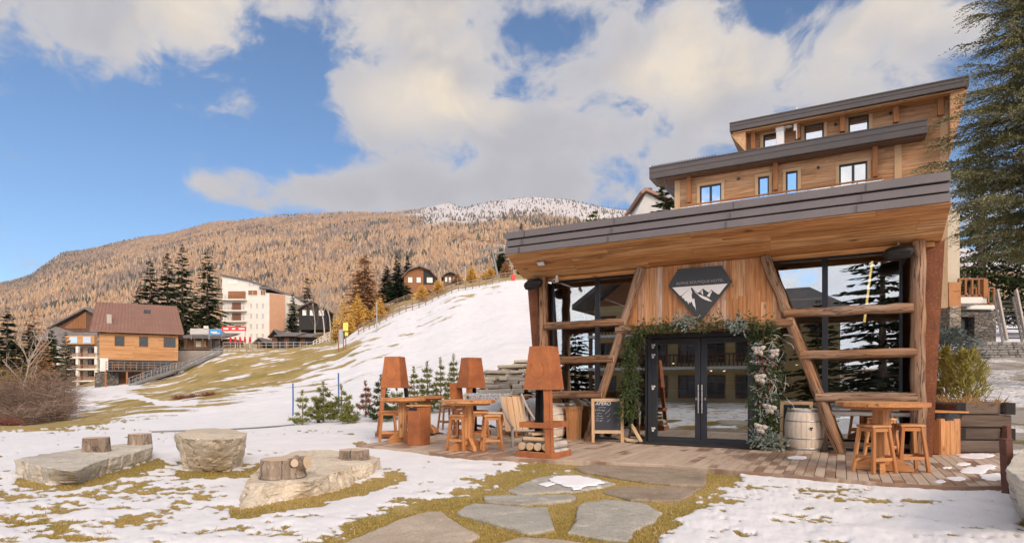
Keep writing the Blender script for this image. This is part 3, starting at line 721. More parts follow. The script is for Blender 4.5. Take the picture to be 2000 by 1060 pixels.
# ---- the larch forest on the mountain: far beyond counting
def forest():
    N = 76000
    px = rng.uniform(-140, 1330, N); tt = np.exp(rng.uniform(math.log(265), math.log(2560), N))
    tt = np.where(rng.random(N) < .12, rng.uniform(1700, 2590, N), tt)
    X = (px - 1000) / F * tt; Z = zt(X, tt); dx = fbm(np.stack([X / 150, tt / 150, X * 0], 1), 3, 77)
    py = HZ - (Z - CAMZ) * F / tt; d = py - np.interp(px, _sx, _sy)
    keep = rng.random(N) < np.clip(-.25 + dx * 2.2, .05, 1)
    top = (sm(px, 770, 860) * sm(d, 60, 30)); keep &= rng.random(N) > top * .80
    swath = (np.abs(py - (468 + (px - 880) * .13)) < 5) & (px > 880); keep &= ~swath
    X, tt, Z, px, py, d, dx, top = [a[keep] for a in (X, tt, Z, px, py, d, dx, top)]; N = len(X)
    H = np.minimum(rng.uniform(11, 19, N) * (1 - .45 * sm(d, 60, 10)), rng.uniform(6, 16, N) / F * tt); Rr = H * rng.uniform(.20, .32, N)
    k = 6; rings = [(0.0, .62, 0.12), (.22, 1.0, .5), (.45, .62, .75)]
    V = []; 
    ang = rng.uniform(0, 6.28, (N, 1)) + np.arange(k) * 2 * math.pi / k
    base = np.stack([X, tt, Z - .5], 1)
    allV = np.zeros((N, 3 * (k + 1), 3))
    for r_i, (zb, rf, za) in enumerate(((.08, 1.0, .56), (.34, .74, .80), (.60, .46, 1.0))):
        jit = rng.uniform(.65, 1.25, (N, k)); zj = rng.uniform(-.05, .05, (N, k))
        allV[:, r_i * (k + 1):r_i * (k + 1) + k, 0] = base[:, 0:1] + np.cos(ang) * Rr[:, None] * rf * jit
        allV[:, r_i * (k + 1):r_i * (k + 1) + k, 1] = base[:, 1:2] + np.sin(ang) * Rr[:, None] * rf * jit
        allV[:, r_i * (k + 1):r_i * (k + 1) + k, 2] = base[:, 2:3] + H[:, None] * (zb + zj)
        allV[:, r_i * (k + 1) + k] = base + np.stack([rng.uniform(-.2, .2, N), rng.uniform(-.2, .2, N), H * za], 1)
    fb = np.array([[r_i * (k + 1) + j, r_i * (k + 1) + (j + 1) % k, r_i * (k + 1) + k] for r_i in range(3) for j in range(k)])
    Fc = (np.arange(N)[:, None, None] * 3 * (k + 1) + fb[None]).reshape(-1, 3)
    # kind: 0..0.6 larch tones, .7 bare violet brown, .9 dark fir
    patch = fbm(np.stack([X / 90, tt / 130, X * 0], 1), 4, 91)
    c = rng.uniform(0, .55, N)
    pb = sm(patch, .52, .62) * .6 + .28 * sm(d, 45, 10) + .1
    c = np.where(rng.random(N) < pb, rng.uniform(.60, .78, N), c)
    pd = .05 + .6 * sm(fbm(np.stack([X / 70, tt / 100, X * 0], 1), 3, 15), .60, .70) + .5 * sm(px, 330, 60) * sm(d, 40, 5) + .6 * top
    c = np.where(rng.random(N) < pd, rng.uniform(.86, 1, N), c)
    o = MB(); o.raw(allV.reshape(-1, 3), Fc, None, np.repeat(c, 3 * k))
    mt = foliage('autumn_forest', [(.50, .345, .215), (.42, .275, .165), (.54, .38, .245), (.38, .235, .14), (.33, .245, .195), (.27, .205, .165), (.13, .12, .095), (.075, .078, .062)], .9, 0)
    ob = o.build('forest', mt); ob['kind'] = 'stuff'; ob['label'] = 'tan autumn larch forest covering the whole mountainside'
    return ob
forest()
# ------------------------------------------------------------------ deck (setting)
E = [gnd(x, y, 0.0) for x, y in DECK_EDGE]; EU = np.array([w2uv(p.x, p.y) for p in E])
o_ = np.argsort(EU[:, 0]); EU = EU[o_]
mb = MB(); pw = .142; u = EU[0, 0]
while u < 3.6:
    v0 = float(np.interp(u + pw / 2, EU[:, 0], EU[:, 1])); v1 = 14.0 if -6.9 < u < 1.5 else (16.4 if u < -6.9 else 14.9)
    v = v0
    while v < v1:
        L = min(v1 - v, random.choice((1.6, 2.2, 3.0, 4.0)))
        mb.box((u + pw / 2, v + L / 2, -.014), (pw - .008, L - .004, .028), None, .003, grain=1); v += L
    u += pw
# curved trim board along the front
pts = [uv2w(p[0], p[1] - .05, -.03) for p in EU]
deck = MB()
for s_ in [mb]:
    for f in s_.FC: deck.FC.append(f)
    V = np.concatenate(s_.V); Wv = np.stack([CU * V[:, 0] + SU * V[:, 1], -SU * V[:, 0] + CU * V[:, 1], V[:, 2]], 1)
    deck.V.append(Wv); deck.G.append(np.concatenate(s_.G)); deck.nv = len(Wv)
for a, b in zip(pts[:-1], pts[1:]): deck.bar(a, b + (b - a).normalized() * .01, .05, .09, rnd=.3)
struct(deck.build('deck', M['deck']))
under = MB()
under.prism([tuple(uv2w(p[0], p[1])[:2]) for p in EU] + [tuple(uv2w(3.5, 14.8)[:2]), tuple(uv2w(-11, 16.3)[:2])], 2, -.30, -.034)
struct(under.build('deck_base', M['blackin']))

# ------------------------------------------------------------------ flagstone path
def zm(pts, sc, ox, oy): return [(p[0] / sc + ox, p[1] / sc + oy) for p in pts]
FL = [([(1300, 128), (1390, 114), (1500, 112), (1720, 128), (1945, 150), (1950, 185), (1940, 215), (1800, 213), (1640, 198), (1470, 170), (1350, 150)], 'flag_brown', 'long brown flagstone lying against the front of the wooden deck'),
      ([(978, 244), (1040, 212), (1130, 176), (1210, 166), (1300, 163), (1380, 172), (1440, 188), (1505, 207), (1440, 222), (1320, 243), (1150, 250), (1050, 258)], 'flag_snow', 'grey flagstone with snow melting on its right half'),
      ([(1440, 247), (1490, 230), (1560, 220), (1740, 224), (1925, 222), (1880, 255), (1820, 287), (1700, 288), (1580, 286), (1500, 262)], 'flag_brown', 'brown flagstone on the right of the path just below the longest one'),
      ([(862, 266), (960, 266), (1130, 268), (1290, 258), (1315, 272), (1290, 290), (1190, 296), (1080, 308), (970, 302), (870, 290)], 'flag', 'thin pale strip of flagstone in the middle of the path'),
      ([(725, 350), (765, 322), (810, 306), (960, 312), (1100, 324), (1175, 320), (1185, 370), (1205, 425), (1150, 440), (1080, 450), (1000, 425), (930, 408), (830, 378)], 'flag', 'pale grey flagstone pointed at its left end'),
      ([(1318, 318), (1360, 298), (1450, 288), (1560, 292), (1660, 306), (1730, 348), (1690, 390), (1600, 428), (1570, 490), (1420, 470), (1275, 440), (1310, 390)], 'flag', 'large grey-green many-sided flagstone on the right of the path'),
      ([(120, 520), (300, 445), (460, 380), (590, 343), (655, 345), (700, 375), (770, 420), (850, 460), (770, 500), (700, 560), (80, 600)], 'flag_tan', 'biggest tan flagstone at the lower left of the path'),
      ([(900, 560), (950, 492), (1040, 470), (1200, 480), (1400, 502), (1460, 570), (1200, 600)], 'flag_tan', 'tan flagstone at the foot of the path cut by the photo edge')]
for pts, mt, lb in FL:
    pp = [gnd(x, y, GZ + .035) for x, y in zm(pts, 2.5, 600, 860)]
    P = []
    for i, p in enumerate(pp):
        qn = pp[(i + 1) % len(pp)]; L = (qn - p).length; nn = max(2, int(L / .07))
        for k in range(nn):
            w_ = p.lerp(qn, k / nn); P.append((w_.x + random.uniform(-.012, .012), w_.y + random.uniform(-.018, .018)))
    P = np.array(P); cx, cy = P.mean(0); n = len(P); mb = MB(); V = []; rad = [1.0, 1.0, .975, .9, .75, .55, .3]; hz = [-.12, .018, .034, .038, .038, .038, .038]
    for f, h in zip(rad, hz):
        q_ = np.stack([cx + (P[:, 0] - cx) * f, cy + (P[:, 1] - cy) * f], 1)
        z = GZ + h + ((fbm(np.c_[q_ * 3.2, np.zeros(n)], 3, 5) - .5) * .02 if h > 0 else 0)
        V.append(np.c_[q_, np.full(n, 1.0) * z])
    V = np.concatenate(V); k = len(rad); Fc = [(i * n + j, i * n + (j + 1) % n, (i + 1) * n + (j + 1) % n, (i + 1) * n + j) for i in range(k - 1) for j in range(n)]
    ar = np.sum(P[:, 0] * np.roll(P[:, 1], -1) - np.roll(P[:, 0], -1) * P[:, 1])
    Fc.append(tuple((k - 1) * n + j for j in range(n)))
    if ar < 0: Fc = [f[::-1] for f in Fc]
    mb.raw(V, Fc, None, None, False)
    o = mb.build('flagstone', M[mt], off=(cx, cy, GZ), loc=(cx, cy, GZ)); tag(o, lb, 'flagstone', 'flagstones of the garden path')
    if mt == 'flag_snow': snow_stone = o

def snow_blob(mb, poly, z, h=.018):
    P = []
    for i, a in enumerate(poly):
        b = poly[(i + 1) % len(poly)]
        for k in range(8): f = k / 8; P.append((a[0] + (b[0] - a[0]) * f, a[1] + (b[1] - a[1]) * f))
    P = np.array(P); c = P.mean(0); n = len(P); wob = 1 + (fbm(np.c_[(P - c) * 9, np.zeros(n)], 3, 4) - .5) * .5
    V = np.concatenate([np.c_[c + (P - c) * (f * wob[:, None]), np.full(n, z + h * k)] for f, k in ((1, 0), (.96, .55), (.85, .9), (.5, 1.0), (.2, 1.0))])
    Fc = [(i * n + j, i * n + (j + 1) % n, (i + 1) * n + (j + 1) % n, (i + 1) * n + j) for i in range(4) for j in range(n)] + [tuple(4 * n + j for j in range(n))]
    ar = np.sum(P[:, 0] * np.roll(P[:, 1], -1) - np.roll(P[:, 0], -1) * P[:, 1])
    mb.raw(V, Fc if ar > 0 else [f[::-1] for f in Fc], None, None, True)
mb = MB(); zz = GZ + .046
for pl_ in ([(1165, 193), (1230, 172), (1320, 170), (1400, 188), (1470, 206), (1410, 218), (1340, 226), (1270, 224), (1225, 208)], [(1130, 214), (1180, 204), (1215, 212), (1170, 224)], [(1290, 234), (1330, 230), (1345, 236), (1300, 241)]): snow_blob(mb, [tuple(gnd(x, y, zz)[:2]) for x, y in zm(pl_, 2.5, 600, 860)], zz)
mb.build('snow_patch', M['snow'], snow_stone, off=tuple(snow_stone.location))
mb = MB(); rg_ = random.Random(8)
for x, y, rx, ry in ((1905, 918, 34, 9), (1938, 930, 26, 8), (1868, 934, 20, 4), (1838, 940, 12, 3), (1880, 906, 16, 3), (1930, 912, 22, 5), (1850, 913, 10, 2), (1905, 890, 40, 5), (1560, 893, 22, 3)):
    snow_blob(mb, [tuple(gnd(x + rx * math.cos(a) * rg_.uniform(.6, 1.25), y + ry * math.sin(a) * rg_.uniform(.6, 1.25), .002)[:2]) for a in np.linspace(0, 2 * math.pi, 11)[:-1]], .002, .012)
o = mb.build('snow', M['snow']); o['kind'] = 'stuff'; o['label'] = 'thin melting snow patches on the right end of the deck'
# ------------------------------------------------------------------ the restaurant
O = (-2.7, 14.0, 0.0)
rest = thing('glass_restaurant', 'low timber and glass restaurant front under a broad dark metal roof edge', 'restaurant', uv2w(-2.7, 14.0), -PH)
def RB(mb, name, mat, parent=None): return mb.build(name, mat, parent or rest, off=O)
# roof edge: three metal courses
mb = MB()
mb.box((-2.65, 12.35, 4.792), (8.46, .36, .156), rotm(R(-2), 0, 0), .006); mb.box((-2.65, 12.37, 4.615), (8.45, .34, .145), rotm(R(-3), 0, 0), .006); mb.box((-2.65, 12.36, 4.436), (8.46, .36, .152), rotm(R(-3), 0, 0), .006)
rfa = RB(mb, 'roof_fascia', M['fascia'])
mb = MB()
for u in (-6.45, -4.3, -1.9, .3):      # sheet joints
    for z in (4.792, 4.615, 4.436): mb.box((u + (z - 4.6) * .4, 12.165, z), (.012, .02, .13), None, 0)
RB(mb, 'sheet_joint', M['fascia_dark'], rfa)['kind'] = 'stuff'
mb = MB(); mb.box((-2.65, 12.43, 4.62), (8.40, .30, .46), None, 0); RB(mb, 'fascia_backing', M['black'])
mb = MB(); mb.box((-2.65, 18.3, 4.62), (8.42, 11.5, .40), None, .01); RB(mb, 'roof', M['fascia_dark'])
# sloping plank soffit and flat soffit
mb = MB(); nb = 6; p0 = np.array((12.20, 4.358)); p1 = np.array((13.30, 3.985)); d = p1 - p0; L = np.hypot(*d); ang = math.atan2(d[1], d[0])
for i in range(nb):
    c = p0 + d * (i + .5) / nb; x = -6.87 - .02 * i
    while x < 1.60:
        l = random.choice((1.5, 2.4, 3.2, 4.2)); l = min(l, 1.60 - x)
        if l < .12: break
        mb.box((x + l / 2, c[0], c[1] + .008), (l - .003, L / nb - .004, .03), rotm(ang, 0, 0), .003, grain=0); x += l
for i in range(6):
    v = 13.30 + (i + .5) * .125; x = -6.93
    while x < 1.60:
        l = min(random.choice((2.0, 3.1, 4.4)), 1.60 - x)
        if l < .12: break
        mb.box((x + l / 2, v, 3.998), (l - .003, .121, .025), None, .002, grain=0); x += l
RB(mb, 'soffit', M['soffit'])
mb = MB(); mb.prism([(12.23, 4.40), (13.32, 4.03), (14.05, 4.03), (14.05, 4.40)], 0, -6.84, 1.56); RB(mb, 'soffit_core', M['blackin'])
# beam under the soffit edge
mb = MB(); mb.box((-2.65, 13.42, 3.93), (8.3, .10, .09), None, .006, grain=0)
RB(mb, 'head_beam', M['soffit'])
# leaning corten end walls
for s_, poly in ((0, [(-6.97, 3.985), (-6.70, 3.985), (-6.44, -.1), (-6.62, -.1)]), (1, [(1.37, 3.985), (1.66, 3.985), (1.47, -.1), (1.33, -.1)])):
    mb = MB(); mb.prism(poly, 1, 13.46, 24.0); RB(mb, 'end_wall', M['corten_wall'])
# logs
def log(p0, p1, r, lump=.06, n=12):
    mb = MB(); p0, p1 = Vector(p0), Vector(p1); k = max(3, int((p1 - p0).length / .22)); pts = []
    for i in range(k + 1):
        p = p0.lerp(p1, i / k) + Vector((random.uniform(-1, 1), random.uniform(-1, 1), random.uniform(-1, 1))) * r * .10; pts.append(p)
    rad = [r * (1 + random.uniform(-.05, .05)) for _ in pts]; rad[0] *= .95; rad[-1] *= .95
    mb.tube(pts, rad, n, lump=lump, square=.5, capm=1); return mb
LM = [M['log'], M['cut']]
for p0, p1, r in (((-6.43, 13.3, 0), (-6.43, 13.3, 3.98), .112), ((1.24, 13.3, 0), (1.24, 13.3, 3.98), .122)): RB(log(p0, p1, r), 'log_post', LM)
for p0, p1, r in (((-5.28, 13.3, 0), (-3.98, 13.3, 3.97), .105), ((.0, 13.3, 0), (-1.38, 13.3, 3.97), .108)): RB(log(p0, p1, r), 'slanted_log', LM)
for z in (2.77, 1.93, 1.10):
    ul = -3.98 - (3.97 - z) * .327; RB(log((-6.36, 13.26, z - .01), (ul + .05, 13.26, z + .01), .098), 'cross_log', LM)
    ur = -1.38 + (3.97 - z) * .3476; RB(log((ur - .06, 13.26, z), (1.16 + (.06 if z < 2 else .0), 13.26, z), .098), 'cross_log', LM)
# plank panel between the slanted logs
mb = MB(); u = -4.46
while u < -.90:
    wd = random.choice((.11, .14, .17, .12)); wd = min(wd, -.90 - u)
    if wd < .03: break
    a, b = u + .0015, u + wd - .0015
    def top(uu):
        if uu < -4.0: return min(3.97, 3.97 + (uu + 4.0) / .327)
        if uu > -1.36: return min(3.97, 3.97 - (uu + 1.36) / .3476)
        return 3.97
    ta, tb = max(2.62, top(a)), max(2.62, top(b))
    vv = 13.33 + random.uniform(0, .008)
    if max(ta, tb) > 2.66:
        split = random.random() < .3 and min(ta, tb) > 3.6; zs = random.uniform(2.95, 3.5)
        if split:
            mb.prism([(a, 2.60), (b, 2.60), (b, zs - .002), (a, zs - .002)], 1, vv + .04, vv); mb.prism([(a, zs), (b, zs), (b, tb), (a, ta)], 1, vv + .04, vv)
        else: mb.prism([(a, 2.60), (b, 2.60), (b, tb), (a, ta)], 1, vv + .04, vv)
    u += wd
RB(mb, 'plank_panel', M['panel'])
RB(log((-4.55, 13.28, 2.58), (-.86, 13.28, 2.58), .105, .04), 'header_log', LM)
# dark returns between the plank panel and the door
mb = MB(); mb.box((-2.7, 13.7, 2.62), (3.4, .6, .1), None, 0); RB(mb, 'porch_ceiling', M['darkwood'])
# glass front: frame and panes
def frame(uu0, uu1, z0, z1, v, wd, dp, name='window_frame', par=None, mat='anthracite'):
    mb = MB(); uc, zc = (uu0 + uu1) / 2, (z0 + z1) / 2
    mb.box((uu0 + wd / 2, v, zc), (wd, dp, z1 - z0), None, .004); mb.box((uu1 - wd / 2, v, zc), (wd, dp, z1 - z0), None, .004)
    mb.box((uc, v, z0 + wd / 2), (uu1 - uu0 - 2 * wd, dp, wd), None, .004); mb.box((uc, v, z1 - wd / 2), (uu1 - uu0 - 2 * wd, dp, wd), None, .004)
    return RB(mb, name, M[mat], par)
def pane(uu0, uu1, z0, z1, v, par, mt='glass'): mb = MB(); mb.box(((uu0 + uu1) / 2, v, (z0 + z1) / 2), (uu1 - uu0, .02, z1 - z0), None, 0); return RB(mb, 'pane', M[mt], par)
for a, b in ((-6.52, -5.28), (-5.28, -4.02), (-1.56, -.30), (-.30, 1.05)):
    f = frame(a, b, 0.0, 3.985, 14.0, .055, .10); pane(a + .05, b - .05, .05, 3.93, 14.0, f)
f = frame(-4.02, -1.56, 2.50, 3.985, 14.0, .055, .10, 'transom_frame'); pane(-3.97, -1.61, 2.55, 3.93, 14.0, f)
mb = MB()      # glazed left return wall
for v in (14.09, 16.0, 18.0, 20.0): mb.box((-6.49, v, 2.0), (.07, .06, 3.97), None, .004)
mb.box((-6.49, 17, .03), (.07, 5.8, .06), None, .004); mb.box((-6.49, 17, 3.95), (.07, 5.8, .06), None, .004)
sf = RB(mb, 'side_frame', M['anthracite']); mb = MB(); mb.box((-6.49, 17.05, 2.0), (.02, 5.7, 3.84), None, 0); RB(mb, 'pane', M['glass'], sf)
# doors
f = frame(-4.00, -1.58, 0.0, 2.50, 13.98, .09, .14, 'door_frame')
for s_ in (0, 1):
    a, b = ((-3.91, -2.795), (-2.785, -1.67))[s_]
    dl = frame(a, b, .012, 2.40, 13.965, .125, .07, 'door'); pane(a + .12, b - .12, .13, 2.28, 13.965, dl, 'doorglass')
    hx = b - .035 if s_ == 0 else a + .035
    mb = MB(); mb.tube([(hx, 13.86, .70), (hx, 13.86, 1.34)], .017, 10)
    for z in (.80, 1.24): mb.tube([(hx, 13.86, z), (hx, 13.93, z)], .010, 8)
    RB(mb, 'handle', M['inox'], dl)
    mb = MB(); mb.box((hx + (.06 if s_ else -.06), 13.925, 1.02), (.035, .012, .06), None, .004); RB(mb, 'lock', M['inox'], dl)
    if s_ == 0:
        for z in (2.25, 2.02, 1.28, .30):
            mb = MB()
            for k in range(3): aa = k * 2.094 + .5; mb.lathe([(.026, 0), (.026, .012)], 10, (0, 0, 0))
            mb = MB()
            for k in range(3):
                aa = k * 2.094 + .52; mb.tube([(a + .03 + .035 * math.cos(aa), 13.928, z + .035 * math.sin(aa)), (a + .03 + .035 * math.cos(aa), 13.915, z + .035 * math.sin(aa))], .027, 10)
            RB(mb, 'hinge_plate', M['white'], dl)
# inside
mb = MB(); mb.box((-2.7, 17.9, -.16), (8.2, 7.7, .30), None, 0); RB(mb, 'floor', M['darkwood'])
mb = MB(); mb.box((-2.7, 17.9, 4.2), (8.2, 7.6, .1), None, 0); RB(mb, 'ceiling', M['darkwood'])
mb = MB(); mb.box((-2.7, 21.8, 2.0), (8.2, .2, 4.2), None, 0); mb.box((1.28, 17.9, 2.0), (.1, 7.7, 4.1), None, 0); RB(mb, 'back_wall', M['darkwood'])
mb = MB()
for uu, w_ in ((-.9, .9), (.15, .5), (-5.9, .8)): mb.box((uu, 20.4, 1.5), (w_, .3, 3.0), None, .01)
RB(mb, 'pillar', M['cream_in'])
mb = MB(); mb.box((-3.6, 19.6, .55), (2.6, .7, 1.1), None, .02); mb.box((-3.6, 19.55, 1.13), (2.8, .85, .06), None, .02); RB(mb, 'counter', M['larch_old'])
mb = MB()
for k in range(4): mb.box((-3.4, 21.5, 1.4 + k * .42), (2.6, .3, .04), None, .003)
RB(mb, 'shelf', M['larch_old'])
mb = MB(); mb.tube([(.42, 14.6, 2.65), (.56, 14.6, 3.92)], .022, 8); RB(mb, 'strip_light', M['gold'])
for uu, v, z in ((-3.35, 18.2, 1.75), (-3.05, 18.6, 1.75), (-1.1, 18.6, 1.9), (-4.6, 18.8, 2.0)):
    mb = MB(); mb.lathe([(.02, .16), (.10, 0), (.095, 0)], 14, (uu, v, z)); mb.tube([(uu, v, z + .16), (uu, v, 4.1)], .006, 5); l = RB(mb, 'pendant_lamp', M['darkwood'])
    mb = MB(); mb.lathe([(.001, -.045), (.035, -.03), (.045, 0), (.03, .03), (.001, .04)], 10, (uu, v, z + .02), cap=False); RB(mb, 'bulb', M['lamp'], l)
# roof-mounted bits: floodlight, camera, loudspeakers hang on the restaurant but are things of their own
fl = thing('floodlight', 'small flat floodlight fixed on the plank soffit at its left end', 'floodlight', uv2w(-6.15, 12.62, 4.20), -PH)
mb = MB(); mb.box((0, -.03, -.03), (.20, .13, .035), rotm(-.55, 0, 0), .006); mb.build('housing', M['steel'], fl)
mb = MB(); mb.box((0, -.042, -.052), (.165, .10, .006), rotm(-.55, 0, 0), .002); mb.build('lens', M['white'], fl)
mb = MB(); mb.box((0, .03, 0), (.05, .06, .05), None, .004); mb.build('bracket', M['black'], fl)
ca = thing('security_camera', 'small white security camera under the left end of the soffit', 'camera', uv2w(-6.05, 13.22, 3.86), -PH)
mb = MB(); mb.tube([(0, .06, 0), (-.02, -.08, -.03)], .045, 12); mb.build('body', M['white'], ca)
mb = MB(); mb.tube([(-.02, -.08, -.03), (-.021, -.084, -.031)], .034, 12); mb.build('lens', M['black'], ca)
mb = MB(); mb.tube([(0, .03, .02), (0, .03, .12)], .03, 10); mb.build('mount', M['white'], ca)
def speaker(loc, rz, lb):
    s_ = thing('loudspeaker', lb, 'loudspeaker', loc, rz, 'loudspeakers under the roof edge')
    mb = MB(); sec = []
    for k, (x, hw, hd) in enumerate(((-.24, .10, .09), (-.2, .15, .13), (.2, .15, .13), (.24, .10, .09))):
        pass
    g = []
    for i in range(9):
        f = -1 + 2 * i / 8; r = .145 * math.sqrt(max(.05, 1 - abs(f) ** 3.2)); row = []
        for j in range(17):
            a = 2 * math.pi * j / 16; ca_, sa_ = math.cos(a), math.sin(a)
            q_ = (abs(ca_) ** 3 + abs(sa_) ** 3) ** (-1 / 3); row.append((f * .25, ca_ * q_ * r * 1.05, sa_ * q_ * r * .8))
        g.append(row)
    mb.sheet(g); Rm = rotm(R(28), R(-8), 0); mb.V = [v @ Rm.T for v in mb.V]; mb.build('cabinet', M['black'], s_)
    mb = MB(); mb.box((0, -.118, -.065), (.36, .03, .15), rotm(R(28), 0, 0), .01); mb.build('grille', M['rubber'], s_)
    mb = MB(); mb.tube([(0, 0, .05), (0, .06, .2)], .018, 8); mb.build('bracket', M['steel'], s_)
    return s_
speaker(uv2w(-6.62, 13.12, 3.80), -PH, 'black loudspeaker hanging beside the log post at the left end')
speaker(uv2w(.92, 13.12, 3.78), -PH, 'black loudspeaker hanging beside the log post at the right end')
# ---- the sign
sg = thing('hanging_sign', 'charcoal diamond shaped sign with white mountain peaks on plank panel', 'sign', uv2w(*[fac(1367, 560, 13.26)[0], 13.26], fac(1367, 560, 13.26)[1]), -PH)
SO = (fac(1367, 560, 13.26)[0], 13.26, fac(1367, 560, 13.26)[1])
def sp(p): return fac(p[0] / 6.625 + 1280, p[1] / 6.625 + 480, 13.26)
mb = MB(); mb.prism([sp(p) for p in ((295, 300), (860, 255), (992, 460), (580, 982), (166, 520))], 1, 13.28, 13.25); mb.build('plate', M['signplate'], sg, off=SO)
WH = [[(220, 540), (935, 488), (825, 628), (800, 622), (725, 568), (692, 605), (662, 585), (617, 552), (570, 598), (548, 610), (470, 538), (345, 640), (322, 648)],
      [(458, 548), (345, 650), (350, 680), (365, 672), (385, 710), (410, 715), (430, 755), (440, 725), (455, 740), (470, 715), (490, 770), (515, 800), (528, 838), (505, 680), (480, 690), (470, 640), (478, 600)],
      [(485, 550), (545, 620), (600, 640), (680, 675), (735, 720), (690, 712), (640, 695), (590, 668), (560, 640), (520, 605)],
      [(612, 565), (580, 610), (600, 605), (605, 635), (620, 630), (615, 590)], [(722, 580), (665, 650), (690, 655), (698, 668), (725, 610), (735, 590)]]
mb = MB()
for poly in WH: mb.prism([sp(p) for p in poly], 1, 13.251, 13.246)
mb.build('mountain_emblem', M['signwhite'], sg, off=SO)
def text(body, size, mat, parent, M4, name='lettering', ext=.002, align='CENTER', shear=0, spacing=1.0):
    cu = bpy.data.curves.new('txt', 'FONT'); cu.body = body; cu.size = size; cu.extrude = ext; cu.align_x = align; cu.resolution_u = 3; cu.shear = shear; cu.space_character = spacing
    ob = bpy.data.objects.new('txt', cu); COL.objects.link(ob); bpy.context.view_layer.update()
    me = bpy.data.meshes.new_from_object(ob.evaluated_get(bpy.context.evaluated_depsgraph_get())); bpy.data.objects.remove(ob)
    me.transform(M4); me.materials.clear(); me.materials.append(mat)
    a = me.attributes.new('gc', 'FLOAT_VECTOR', 'POINT'); co = np.zeros(len(me.vertices) * 3, np.float32); me.vertices.foreach_get('co', co); a.data.foreach_set('vector', co)
    o = bpy.data.objects.new(name, me); COL.objects.link(o); o.parent = parent; return o
a, b = sp((285, 505)), sp((868, 462)); mid = ((a[0] + b[0]) / 2 - SO[0], (a[1] + b[1]) / 2 - SO[2])
text('ALPINE BOUTIQUE HOTEL', .084, M['signgrey'], sg, Matrix.Translation((mid[0], 13.247 - SO[1], mid[1])) @ Euler((R(90), 0, 0)).to_matrix().to_4x4())
# ------------------------------------------------------------------ boulders and stumps on the lawn
def resample(poly, n):
    P = np.array(poly); c = P.mean(0); seg = np.r_[P, P[:1]]; L = np.r_[0, np.cumsum(np.hypot(*np.diff(seg, axis=0).T))]
    s = np.linspace(0, L[-1], 6 * n + 1)[:-1]; q_ = np.c_[np.interp(s, L, seg[:, 0]), np.interp(s, L, seg[:, 1])]
    a = np.arctan2(q_[:, 1] - c[1], q_[:, 0] - c[0]); o = np.argsort(a); ta = np.linspace(-math.pi, math.pi, n + 1)[:-1]
    aa = np.r_[a[o] - 2 * math.pi, a[o], a[o] + 2 * math.pi]; qq = np.r_[q_[o], q_[o], q_[o]]
    return np.c_[np.interp(ta, aa, qq[:, 0]), np.interp(ta, aa, qq[:, 1])]
def rock(name, label, cat, top, bot, ztop, zbot, mat, seed, group=None, rough=.05, tilt=(0, 0), n=180, ledge=.5):
    """a quarried block between a foot outline and a top outline"""
    T, B = resample(top, n), resample(bot, n); c = (B.mean(0) + T.mean(0)) / 2; L = 22; V = []
    for k in range(L + 1):
        f = k / L; P = B * (1 - f) + T * f; V.append(np.c_[P, np.full(n, zbot + (ztop - zbot) * f)])
    for f in (.985, .95, .86, .74, .6, .45, .3, .14): V.append(np.c_[T.mean(0) + (T - T.mean(0)) * f, np.full(n, ztop + .004)])
    V = np.concatenate(V); V[:, 2] += (V[:, 0] - c[0]) * tilt[0] * (V[:, 2] > zbot + .02) + (V[:, 1] - c[1]) * tilt[1] * (V[:, 2] > zbot + .02)
    side = np.repeat(np.r_[np.ones(L + 1), np.zeros(8)], n); side[(L + 1) * n:(L + 2) * n] = .5
    d = V[:, :2] - c; d /= np.linalg.norm(d, axis=1, keepdims=True) + 1e-6
    q_ = np.c_[V[:, 0], V[:, 1], V[:, 2] * 1.6]
    big = fbm(q_ * 2.2 + seed, 3, seed) - .5; med = fbm(q_ * 6 + seed, 3, seed + 5) - .5; ch = fbm(np.c_[q_[:, :2] * 4.5, q_[:, 2] * .8] + seed, 2, seed + 9); ch = np.abs(ch - .5) * 2
    st = np.floor((fbm(np.c_[q_[:, :2] * 1.2, q_[:, 2] * 9] + seed, 3, seed + 3)) * 7) / 7 - .5
    disp = (big * 2.2 + med * 1.2 - np.clip(1 - ch / .09, 0, 1) * 1.1 + st * ledge * 1.6) * rough
    V[:, :2] += d * (disp * side)[:, None]
    V[:, 2] += (1 - side) * (fbm(q_ * 2.5, 3, seed + 2) - .5) * .06 + (1 - side) * (fbm(q_ * 11, 3, seed + 4) - .5) * .02
    edge = side * (V[:, 2] > zbot + .1); V[:, 2] += edge * (fbm(q_ * 7, 2, seed + 8) - .5) * .035
    m_ = MB(); k = len(V) // n
    Fc = [(i * n + j, i * n + (j + 1) % n, (i + 1) * n + (j + 1) % n, (i + 1) * n + j) for i in range(k - 1) for j in range(n)]
    Fc.append(tuple((k - 1) * n + j for j in range(n)))
    m_.raw(V, Fc, None, None, False)
    o = m_.build(name, M[mat], off=(c[0], c[1], zbot), loc=(c[0], c[1], zbot)); tag(o, label, cat, group); return o
def gp(pts, z): return [tuple(gnd(x, y, z)[:2]) for x, y in pts]
grp = 'stone blocks on the lawn'
rock('stone_slab', 'flat grey stone slab at the far left with two log rounds standing on it', 'stone block',
     gp([(27, 897), (60, 890), (90, 885), (160, 875), (240, 867), (298, 863), (299, 873), (240, 889), (190, 902), (144, 921), (110, 917), (60, 907)], .18),
     gp([(28, 934), (60, 945), (91, 951), (142, 949), (182, 938), (240, 920), (296, 902), (285, 893), (200, 900), (100, 915)], GZ - .03), .18, GZ - .05, 'boulder_grey', 11, grp, .045)
